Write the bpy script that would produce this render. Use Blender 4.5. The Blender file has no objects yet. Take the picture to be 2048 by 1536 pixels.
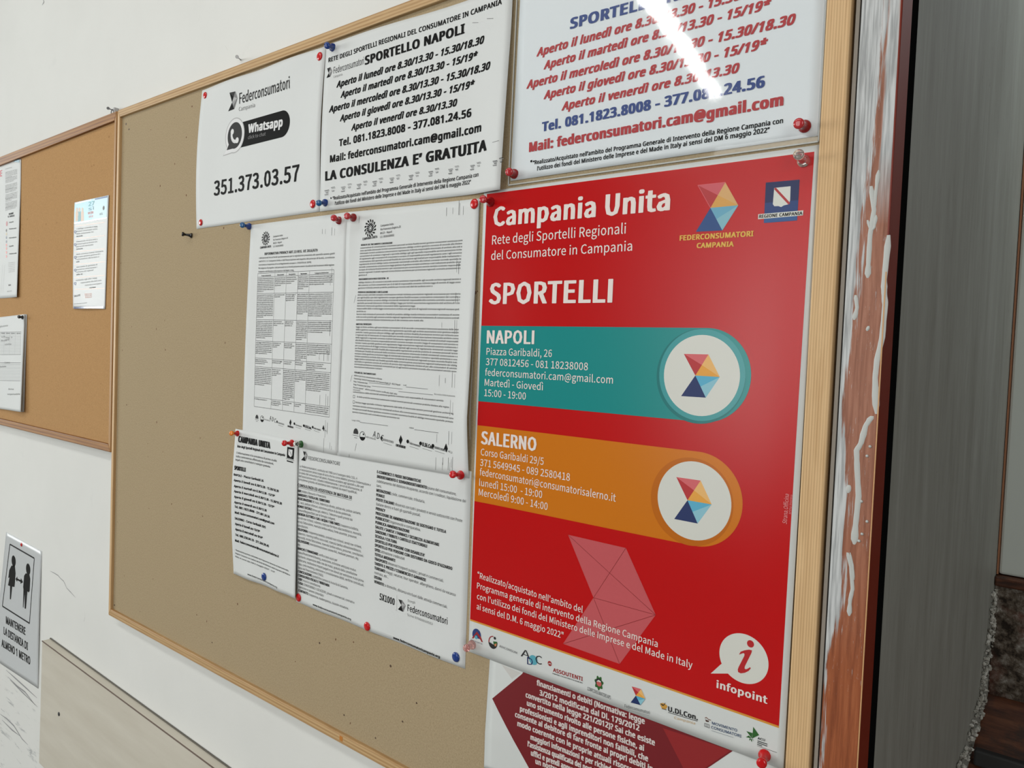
import bpy, bmesh, math, random
import numpy as np
from mathutils import Vector, Matrix
from mathutils.geometry import tessellate_polygon

# ------------------------------------------------------------------ camera, light, exposure
S = bpy.context.scene
COL = bpy.data.collections.new('scene'); S.collection.children.link(COL)
ZO = 1.70                                   # height of the poster's top edge above the floor
F_PX, YAW, PITCH, ROLL = 1517.2064, .6772, -.0396, .0393
CAM = np.array([.4069, -.6125, -.1614 + ZO])
FW = np.array([-math.sin(YAW)*math.cos(PITCH), math.cos(YAW)*math.cos(PITCH), math.sin(PITCH)])
_r0 = np.array([math.cos(YAW), math.sin(YAW), 0.]); _u0 = np.cross(_r0, FW)
RT = math.cos(ROLL)*_r0 + math.sin(ROLL)*_u0
UP = -math.sin(ROLL)*_r0 + math.cos(ROLL)*_u0
cd = bpy.data.cameras.new('camera'); cam = bpy.data.objects.new('camera', cd); COL.objects.link(cam)
cd.sensor_width = 36; cd.lens = F_PX/2048*36; cd.clip_start = .02; cd.clip_end = 60
M = Matrix.Identity(4)
for i in range(3):
    M[i][0], M[i][1], M[i][2], M[i][3] = RT[i], UP[i], -FW[i], CAM[i]
cam.matrix_world = M
S.camera = cam
S.view_settings.view_transform = 'Standard'; S.view_settings.look = 'None'
S.view_settings.gamma = 1; S.view_settings.use_curve_mapping = False
S.view_settings.exposure = -0.07
w = bpy.data.worlds.new('world'); S.world = w; w.use_nodes = True
w.node_tree.nodes['Background'].inputs[0].default_value = (.75, .85, 1, 1)
w.node_tree.nodes['Background'].inputs[1].default_value = .6

def area(name, loc, aim, sx, sy, power, color):
    l = bpy.data.lights.new(name, 'AREA'); l.shape = 'RECTANGLE'; l.size = sx; l.size_y = sy
    l.energy = power; l.color = color
    o = bpy.data.objects.new(name, l); COL.objects.link(o); o.location = loc
    o.rotation_euler = (Vector(aim)-Vector(loc)).to_track_quat('-Z', 'Y').to_euler()
    return o
# daylight through the windows of the room (behind and to the left of the camera), and of the recess, plus two added fill lights
area('daylight_left', (-5.2, -2.6, 1.95), (0, -1.2, 1.5), 2.6, 1.5, 135, (.96, 1, .99))
area('daylight_back', (-1.05, -4.35, 1.75), (-.8, 0, 1.7), 1.5, 1.7, 36, (.97, 1, 1))
area('fill_right', (2.5, -2.2, 1.8), (.1, 0, 1.5), 1.5, 1.6, 48, (1, .99, .96))  # added fill from the right, stands for no known window
area('fill_overhead', (-.6, -1.25, 2.90), (-.6, -1.15, 0), 2.4, .30, 19, (1, .99, .96))  # added overhead fill, no fixture built for it
area('daylight_recess', (.52, .43, 1.9), (.30, .43, 1.75), .06, .9, .62, (.86, .97, 1))

# ------------------------------------------------------------------ helpers
def un(px, py, Y=0.):
    """point of the vertical plane y = Y seen at a place in the photograph (2048 x 1536)"""
    d = FW + RT*(px-1024)/F_PX - UP*(py-768)/F_PX
    return CAM + d*(Y-CAM[1])/d[1]
def ray(px, py):
    d = FW + RT*(px-1024)/F_PX - UP*(py-768)/F_PX
    return d
def link(o):
    COL.objects.link(o); return o
def tag(o, label=None, cat=None, group=None, kind=None):
    if label: o['label'] = label
    if cat: o['category'] = cat
    if group: o['group'] = group
    if kind: o['kind'] = kind
    return o
def empty(name, loc):
    o = bpy.data.objects.new(name, None); o.empty_display_size = .02; link(o); o.location = loc; return o
def child(o, parent):
    o.parent = parent
    o.matrix_parent_inverse = Matrix.Translation(parent.location).inverted() if parent else Matrix()
    return o
def mesh_obj(name, verts, faces, mat, parent=None, smooth=False):
    me = bpy.data.meshes.new(name)
    me.from_pydata([tuple(map(float, v)) for v in verts], [], [tuple(map(int, f)) for f in faces]); me.update()
    if mat: me.materials.append(mat)
    if smooth:
        for p in me.polygons: p.use_smooth = True
    o = bpy.data.objects.new(name, me); link(o)
    if parent: child(o, parent)
    return o
def bm_obj(name, bm, mat, parent=None, smooth=False):
    me = bpy.data.meshes.new(name); bm.to_mesh(me); bm.free()
    if mat: me.materials.append(mat)
    if smooth:
        for p in me.polygons: p.use_smooth = True
    o = bpy.data.objects.new(name, me); link(o)
    if parent: child(o, parent)
    return o
def add_box(bm, x0, x1, y0, y1, z0, z1, bev=0.):
    r = bmesh.ops.create_cube(bm, size=1)
    vs = r['verts']
    for v in vs:
        v.co = Vector(((x0+x1)/2+v.co.x*(x1-x0), (y0+y1)/2+v.co.y*(y1-y0), (z0+z1)/2+v.co.z*(z1-z0)))
    if bev:
        es = list({e for v in vs for e in v.link_edges})
        bmesh.ops.bevel(bm, geom=es, offset=bev, segments=2, affect='EDGES', profile=.5)
def box(name, x0, x1, y0, y1, z0, z1, mat, parent=None, bev=0.):
    bm = bmesh.new(); add_box(bm, x0, x1, y0, y1, z0, z1, bev); return bm_obj(name, bm, mat, parent)
def prism(name, pts, y0, y1, mat, parent=None, bev=0.):
    """polygon in the x-z plane, extruded from y0 (front) to y1"""
    bm = bmesh.new(); n = len(pts)
    a = [bm.verts.new((p[0], y0, p[1])) for p in pts]; b = [bm.verts.new((p[0], y1, p[1])) for p in pts]
    bm.faces.new(a); bm.faces.new(b[::-1])
    for i in range(n): bm.faces.new((a[i], b[i], b[(i+1) % n], a[(i+1) % n]))
    bmesh.ops.recalc_face_normals(bm, faces=bm.faces)
    if bev: bmesh.ops.bevel(bm, geom=list(bm.edges), offset=bev, segments=2, affect='EDGES', profile=.5)
    return bm_obj(name, bm, mat, parent)
def lathe(prof, n=20):
    """profile of (radius, height) turned about z -> verts, faces"""
    V, Fc = [], []
    for r, h in prof:
        for k in range(n):
            a = 2*math.pi*k/n; V.append((r*math.cos(a), r*math.sin(a), h))
    for i in range(len(prof)-1):
        for k in range(n):
            Fc.append((i*n+k, i*n+(k+1) % n, (i+1)*n+(k+1) % n, (i+1)*n+k))
    Fc.append(tuple(range(n))[::-1]); Fc.append(tuple((len(prof)-1)*n+k for k in range(n)))
    return V, Fc

# ------------------------------------------------------------------ materials
def lin(c):
    return tuple(((x/255)/12.92 if x/255 <= .04045 else ((x/255+.055)/1.055)**2.4) for x in c)
class Mat:
    def __init__(s, name, col=(.5, .5, .5), rough=.6, spec=.3, **k):
        s.m = bpy.data.materials.new(name); s.m.use_nodes = True; s.t = s.m.node_tree
        s.b = s.t.nodes['Principled BSDF']
        s.set('Base Color', (*col, 1)); s.set('Roughness', rough); s.set('Specular IOR Level', spec)
        for a, v in k.items(): s.set(a.replace('_', ' '), v)
    def set(s, a, v): s.b.inputs[a].default_value = v
    def n(s, typ, **k):
        x = s.t.nodes.new(typ)
        for a, v in k.items():
            if a == 'inp':
                for q, z in v.items(): x.inputs[q].default_value = z
            else: setattr(x, a, v)
        return x
    def l(s, a, b): s.t.links.new(a, b)
    def coord(s, scale=(1, 1, 1), rot=(0, 0, 0), loc=(0, 0, 0)):
        g = s.n('ShaderNodeNewGeometry'); m = s.n('ShaderNodeMapping')
        m.inputs['Scale'].default_value = scale; m.inputs['Rotation'].default_value = rot; m.inputs['Location'].default_value = loc
        s.l(g.outputs['Position'], m.inputs['Vector']); return m.outputs['Vector']
    def noise(s, vec, scale, detail=3, rough=.5, dist=0):
        x = s.n('ShaderNodeTexNoise', inp={'Scale': scale, 'Detail': detail, 'Roughness': rough, 'Distortion': dist})
        s.l(vec, x.inputs['Vector']); return x.outputs['Fac']
    def ramp(s, fac, stops, interp='LINEAR'):
        r = s.n('ShaderNodeValToRGB'); r.color_ramp.interpolation = interp
        e = r.color_ramp.elements
        while len(e) < len(stops): e.new(.5)
        for q, (p, c) in zip(e, stops):
            q.position = p; q.color = (*c, 1) if len(c) == 3 else c
        s.l(fac, r.inputs['Fac']); return r.outputs['Color']
    def mix(s, fac, a, b, mode='MIX'):
        x = s.n('ShaderNodeMix', data_type='RGBA', blend_type=mode)
        for sock, v in ((x.inputs[0], fac), (x.inputs[6], a), (x.inputs[7], b)):
            if isinstance(v, (int, float)): sock.default_value = v
            elif isinstance(v, tuple): sock.default_value = (*v, 1)
            else: s.l(v, sock)
        return x.outputs[2]
    def math(s, op, a, b=0., c=None, clamp=False):
        x = s.n('ShaderNodeMath', operation=op); x.use_clamp = clamp
        for i, v in enumerate((a, b) if c is None else (a, b, c)):
            if isinstance(v, (int, float)): x.inputs[i].default_value = v
            else: s.l(v, x.inputs[i])
        return x.outputs[0]
    def col(s, c): s.l(c, s.b.inputs['Base Color'])
    def bump(s, h, strength=.3, dist=.001):
        x = s.n('ShaderNodeBump', inp={'Strength': strength, 'Distance': dist}); s.l(h, x.inputs['Height'])
        s.l(x.outputs['Normal'], s.b.inputs['Normal'])
G = lambda v: (v, v, v)
def plain(name, rgb, rough=.6, spec=.3, **k): return Mat(name, rgb, rough, spec, **k).m

def wall_mat():
    m = Mat('white_plaster', rough=.85, spec=.2)
    a = m.noise(m.coord((1, 1, 1)), 2.2, 4, .6); b = m.noise(m.coord((1, 1, 1), loc=(3, 1, 5)), 14, 4, .6)
    c = m.ramp(a, [(.3, (.69, .69, .66)), (.7, (.745, .745, .715))])
    # grey stains and rubbed marks low on the wall
    s = m.noise(m.coord((1.6, 1, 9), rot=(0, .12, 0)), 7, 6, .72, .3)
    g = m.n('ShaderNodeSeparateXYZ'); geo = m.n('ShaderNodeNewGeometry'); m.l(geo.outputs['Position'], g.inputs[0])
    low = m.math('MULTIPLY', m.math('SUBTRACT', ZO-.90, g.outputs['Z'], clamp=True), 9, clamp=True)
    lft = m.math('MULTIPLY', m.math('SUBTRACT', -1.28, g.outputs['X'], clamp=True), 9, clamp=True)
    lft = m.math('MULTIPLY', lft, m.math('MULTIPLY', m.math('ADD', g.outputs['X'], 1.85, clamp=True), 4, clamp=True))
    f = m.math('MULTIPLY', m.math('MULTIPLY', low, lft), m.math('MULTIPLY', m.math('SUBTRACT', s, .56, clamp=True), 9, clamp=True))
    c = m.mix(f, c, (.36, .37, .37))
    f2 = m.math('MULTIPLY', m.math('SUBTRACT', b, .66, clamp=True), 1.6, clamp=True)
    c = m.mix(f2, c, (.55, .55, .55))
    m.col(c); m.bump(m.noise(m.coord(), 40, 5, .6), .12, .002)
    return m.m
def cork_mat(name, dark, mid, light, speck):
    m = Mat(name, rough=.9, spec=.15)
    a = m.noise(m.coord((1, 1, 1)), 560, 5, .8, .3)
    c = m.ramp(a, [(.30, dark), (.5, mid), (.72, light)])
    b = m.noise(m.coord((1.0, 1, 1.0)), 22, 3, .6)
    c = m.mix(m.math('MULTIPLY', m.math('SUBTRACT', b, .4, clamp=True), .9, clamp=True), c, mid)
    v = m.n('ShaderNodeTexVoronoi', inp={'Scale': 95.0, 'Randomness': 1.0}); m.l(m.coord((1, 1, .7)), v.inputs['Vector'])
    sp = m.noise(m.coord((1, 1, 1), loc=(7, 2, 2)), 60, 2)
    k = m.math('MULTIPLY', m.math('LESS_THAN', v.outputs['Distance'], .13), m.math('GREATER_THAN', sp, .63))
    c = m.mix(k, c, speck)
    m.col(c); m.bump(a, .3, .0005)
    return m.m
def wood_mat(name, base, dark, axis, scale=1., rough=.5):
    """long grain along x or z"""
    m = Mat(name, rough=rough, spec=.3)
    st = (3, 90, 90) if axis == 'x' else (90, 90, 3)
    st = tuple(v*scale for v in st)
    a = m.noise(m.coord(st), 3.0, 5, .65, .9)
    wv = m.n('ShaderNodeTexWave', wave_type='BANDS', bands_direction='Z' if axis == 'x' else 'X',
             inp={'Scale': (150.0 if axis == 'z' else 70.0)*scale, 'Distortion': 1.6, 'Detail': 2.0, 'Detail Scale': .6})
    m.l(m.coord((.05, 1, 1) if axis == 'x' else (1, 1, .05)), wv.inputs['Vector'])
    f = m.math('ADD', m.math('MULTIPLY', a, .74), m.math('MULTIPLY', wv.outputs['Fac'], .26))
    m.col(m.ramp(f, [(.25, dark), (.62, base), (.9, tuple(min(1, v*1.12) for v in base))]))
    m.bump(f, .1, .0005)
    return m.m
def casing_mat():
    """brown varnished wood with smeared white paint, thickest at the top left"""
    m = Mat('painted_casing_wood', rough=.45, spec=.4)
    grain = m.noise(m.coord((160, 60, 8)), 2.2, 5, .65, .5)
    big = m.noise(m.coord((60, 10, 7)), 1.4, 3, .6)
    up = m.n('ShaderNodeSeparateXYZ'); geo = m.n('ShaderNodeNewGeometry'); m.l(geo.outputs['Position'], up.inputs[0])
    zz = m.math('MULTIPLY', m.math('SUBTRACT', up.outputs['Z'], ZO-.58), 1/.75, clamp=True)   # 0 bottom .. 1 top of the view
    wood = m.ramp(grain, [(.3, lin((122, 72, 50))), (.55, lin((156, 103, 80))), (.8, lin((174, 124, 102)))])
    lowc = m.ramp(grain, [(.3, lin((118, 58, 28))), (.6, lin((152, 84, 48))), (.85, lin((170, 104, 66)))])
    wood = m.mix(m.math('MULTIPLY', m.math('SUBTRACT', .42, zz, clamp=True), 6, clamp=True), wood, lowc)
    u = m.math('MULTIPLY', m.math('SUBTRACT', up.outputs['X'], .2386), 1/.0282)
    # width of the smear as a function of height
    fc = m.n('ShaderNodeFloatCurve'); cv = fc.mapping.curves[0]
    pts = [(0, .16), (.06, .16), (.13, .04), (.24, .06), (.30, .34), (.40, .42), (.52, .27), (.62, .33), (.70, .40), (.80, .62), (.90, .66), (1, .85)]
    cv.points[0].location = pts[0]; cv.points[1].location = pts[-1]
    for p in pts[1:-1]: cv.points.new(*p)
    fc.mapping.update(); m.l(zz, fc.inputs['Value'])
    edge = m.math('ADD', m.math('SUBTRACT', fc.outputs['Value'], u), m.math('MULTIPLY', m.math('SUBTRACT', big, .5), .9))
    edge = m.math('ADD', edge, m.math('MULTIPLY', m.math('SUBTRACT', grain, .5), .55))
    mask = m.math('MULTIPLY', edge, 14, clamp=True)
    band = m.math('ADD', m.math('SUBTRACT', .17, m.math('ABSOLUTE', m.math('SUBTRACT', u, .84))), m.math('MULTIPLY', m.math('SUBTRACT', big, .5), .35))
    band = m.math('MULTIPLY', m.math('MULTIPLY', band, 18, clamp=True), m.math('MULTIPLY', m.math('SUBTRACT', zz, .70, clamp=True), 14, clamp=True))
    mask = m.math('MAXIMUM', mask, band)
    scr = m.noise(m.coord((300, 60, 26)), 3.2, 4, .7)
    spots = m.math('MULTIPLY', m.math('MULTIPLY', m.math('SUBTRACT', scr, .64, clamp=True), 16, clamp=True), m.math('GREATER_THAN', zz, .22))
    mask = m.math('MAXIMUM', mask, m.math('MULTIPLY', spots, .7))
    thin = m.ramp(m.noise(m.coord((220, 60, 10)), 2.6, 3), [(.35, lin((150, 152, 152))), (.6, lin((196, 198, 198)))])
    m.col(m.mix(mask, wood, thin))
    m.bump(m.math('ADD', m.math('MULTIPLY', mask, .6), m.math('MULTIPLY', grain, .4)), .35, .0008)
    return m.m
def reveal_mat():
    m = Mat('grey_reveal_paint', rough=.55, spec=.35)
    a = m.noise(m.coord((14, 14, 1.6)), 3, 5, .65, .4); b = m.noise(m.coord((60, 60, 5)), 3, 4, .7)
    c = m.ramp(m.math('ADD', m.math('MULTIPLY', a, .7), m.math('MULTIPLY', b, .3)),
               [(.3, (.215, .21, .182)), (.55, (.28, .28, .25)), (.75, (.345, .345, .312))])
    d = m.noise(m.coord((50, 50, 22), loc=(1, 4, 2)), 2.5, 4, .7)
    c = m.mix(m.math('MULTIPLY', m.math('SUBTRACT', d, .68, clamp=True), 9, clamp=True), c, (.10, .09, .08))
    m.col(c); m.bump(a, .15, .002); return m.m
def grime_mat():
    m = Mat('crumbling_plaster', rough=.85, spec=.2)
    a = m.noise(m.coord((1, 1, 1)), 75, 5, .7, .1); b = m.noise(m.coord((1, 1, 1), loc=(2, 0, 4)), 16, 4, .6)
    c = m.ramp(a, [(.38, (.02, .014, .010)), (.5, (.09, .07, .052)), (.62, (.20, .18, .155)), (.74, (.5, .5, .47))])
    c = m.mix(m.math('MULTIPLY', m.math('SUBTRACT', b, .52, clamp=True), 7, clamp=True), c, (.10, .03, .018))
    m.col(c); m.bump(a, .8, .006); return m.m
WHITE_WALL = wall_mat()
CORK = cork_mat('beige_fibreboard', lin((142, 124, 96)), lin((166, 148, 118)), lin((182, 164, 134)), lin((104, 72, 50)))
CORK2 = cork_mat('orange_cork', lin((158, 120, 78)), lin((178, 138, 92)), lin((190, 152, 104)), lin((138, 100, 62)))
PINE_V = wood_mat('pine_upright', lin((213, 179, 134)), lin((186, 148, 102)), 'z')
PINE_H = wood_mat('pine_crosswise', lin((194, 162, 118)), lin((158, 118, 72)), 'x')
OAK_H = wood_mat('oak_crosswise', lin((160, 112, 58)), lin((112, 66, 26)), 'x', .7)
OAK_V = wood_mat('oak_upright', lin((176, 134, 84)), lin((150, 108, 62)), 'z', .7)
def sill_mat():
    m = Mat('dark_sill_wood', rough=.45, spec=.4)
    a = m.noise(m.coord((10, 60, 60)), 2.2, 5, .7, .3); b = m.noise(m.coord(), 30, 4, .6)
    c = m.ramp(a, [(.32, (.028, .010, .005)), (.5, (.085, .028, .012)), (.72, (.15, .055, .025))])
    c = m.mix(m.math('MULTIPLY', m.math('SUBTRACT', b, .55, clamp=True), 5, clamp=True), c, (.02, .015, .012))
    m.col(c); m.bump(a, .3, .002); return m.m
SILL_WOOD = sill_mat()
CASING = casing_mat(); REVEAL = reveal_mat(); GRIME = grime_mat()
RED_EDGE = plain('red_edge_paint', lin((126, 36, 14)), .4, .4)
PAPER = plain('copier_paper', (.66, .675, .665), .65, .25)
PAPER_L = plain('laminated_paper', (.76, .79, .81), .5, .2)
POSTER_W = plain('coated_poster_paper', (.62, .64, .625), .4, .45)
BLACK = plain('black_print', G(.008), .6, .06)
GREY1 = plain('dark_grey_print', G(.045), .6, .06)
GREY2 = plain('mid_grey_print', G(.22), .6, .2)
GREY3 = plain('pale_grey_print', G(.42), .6, .2)
BODY = plain('copied_body_print', G(.05), .6, .06)
GAP_SHADE = plain('gap_shade', G(.006), .9, .0)
PANEL = None
def panel_mat():
    m = Mat('greige_laminate', rough=.45, spec=.35)
    a = m.noise(m.coord((1.5, 1, 12)), 3, 4, .6)
    m.col(m.ramp(a, [(.3, lin((196, 189, 174))), (.7, lin((206, 200, 186)))])); return m.m
PANEL = panel_mat()
STEEL = plain('dull_steel', G(.25), .35, .5, Metallic=.9)
def film_mat():
    m = bpy.data.materials.new('clear_laminate_film'); m.use_nodes = True; t = m.node_tree
    for n in list(t.nodes): t.nodes.remove(n)
    o = t.nodes.new('ShaderNodeOutputMaterial'); mx = t.nodes.new('ShaderNodeMixShader')
    tr = t.nodes.new('ShaderNodeBsdfTransparent'); gl = t.nodes.new('ShaderNodeBsdfGlossy')
    tr.inputs[0].default_value = (.97, .98, .98, 1); gl.inputs['Roughness'].default_value = .045
    fr = t.nodes.new('ShaderNodeFresnel'); fr.inputs[0].default_value = 1.5
    g = t.nodes.new('ShaderNodeNewGeometry'); nz = t.nodes.new('ShaderNodeTexNoise'); nz.inputs['Scale'].default_value = 20
    nz.inputs['Detail'].default_value = 2; nz.inputs['Roughness'].default_value = .6
    b = t.nodes.new('ShaderNodeBump'); b.inputs['Strength'].default_value = .16; b.inputs['Distance'].default_value = .0012
    bi = t.nodes.new('ShaderNodeMath'); bi.operation = 'MULTIPLY_ADD'; bi.inputs[1].default_value = 1/1.5-1.5; bi.inputs[2].default_value = 1.5
    t.links.new(g.outputs['Backfacing'], bi.inputs[0]); t.links.new(bi.outputs[0], fr.inputs[0])
    t.links.new(g.outputs['Position'], nz.inputs['Vector']); t.links.new(nz.outputs['Fac'], b.inputs['Height'])
    t.links.new(b.outputs['Normal'], gl.inputs['Normal']); t.links.new(fr.outputs[0], mx.inputs[0])
    t.links.new(tr.outputs[0], mx.inputs[1]); t.links.new(gl.outputs[0], mx.inputs[2]); t.links.new(mx.outputs[0], o.inputs[0])
    return m
FILM = film_mat()
_ink = {}
def ink(rgb, rough=.45, spec=.45):
    """printed colour, given as the sRGB it has in flat light"""
    k = (rgb, rough, spec)
    if k not in _ink: _ink[k] = plain('ink_%d_%d_%d' % rgb, lin(rgb), rough, spec)
    return _ink[k]

def gloss_ink(name, rgb, rough=.27):
    """coated print: diffuse colour under a smooth clear layer"""
    m = bpy.data.materials.new(name); m.use_nodes = True; t = m.node_tree
    for n in list(t.nodes): t.nodes.remove(n)
    o = t.nodes.new('ShaderNodeOutputMaterial'); mx = t.nodes.new('ShaderNodeMixShader'); fr = t.nodes.new('ShaderNodeFresnel')
    df = t.nodes.new('ShaderNodeBsdfDiffuse'); gl = t.nodes.new('ShaderNodeBsdfGlossy'); gl.distribution = 'BECKMANN'
    gl.inputs['Roughness'].default_value = rough; fr.inputs[0].default_value = 1.46; df.inputs[0].default_value = (*lin(rgb), 1)
    t.links.new(fr.outputs[0], mx.inputs[0]); t.links.new(df.outputs[0], mx.inputs[1]); t.links.new(gl.outputs[0], mx.inputs[2]); t.links.new(mx.outputs[0], o.inputs[0])
    return m

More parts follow.
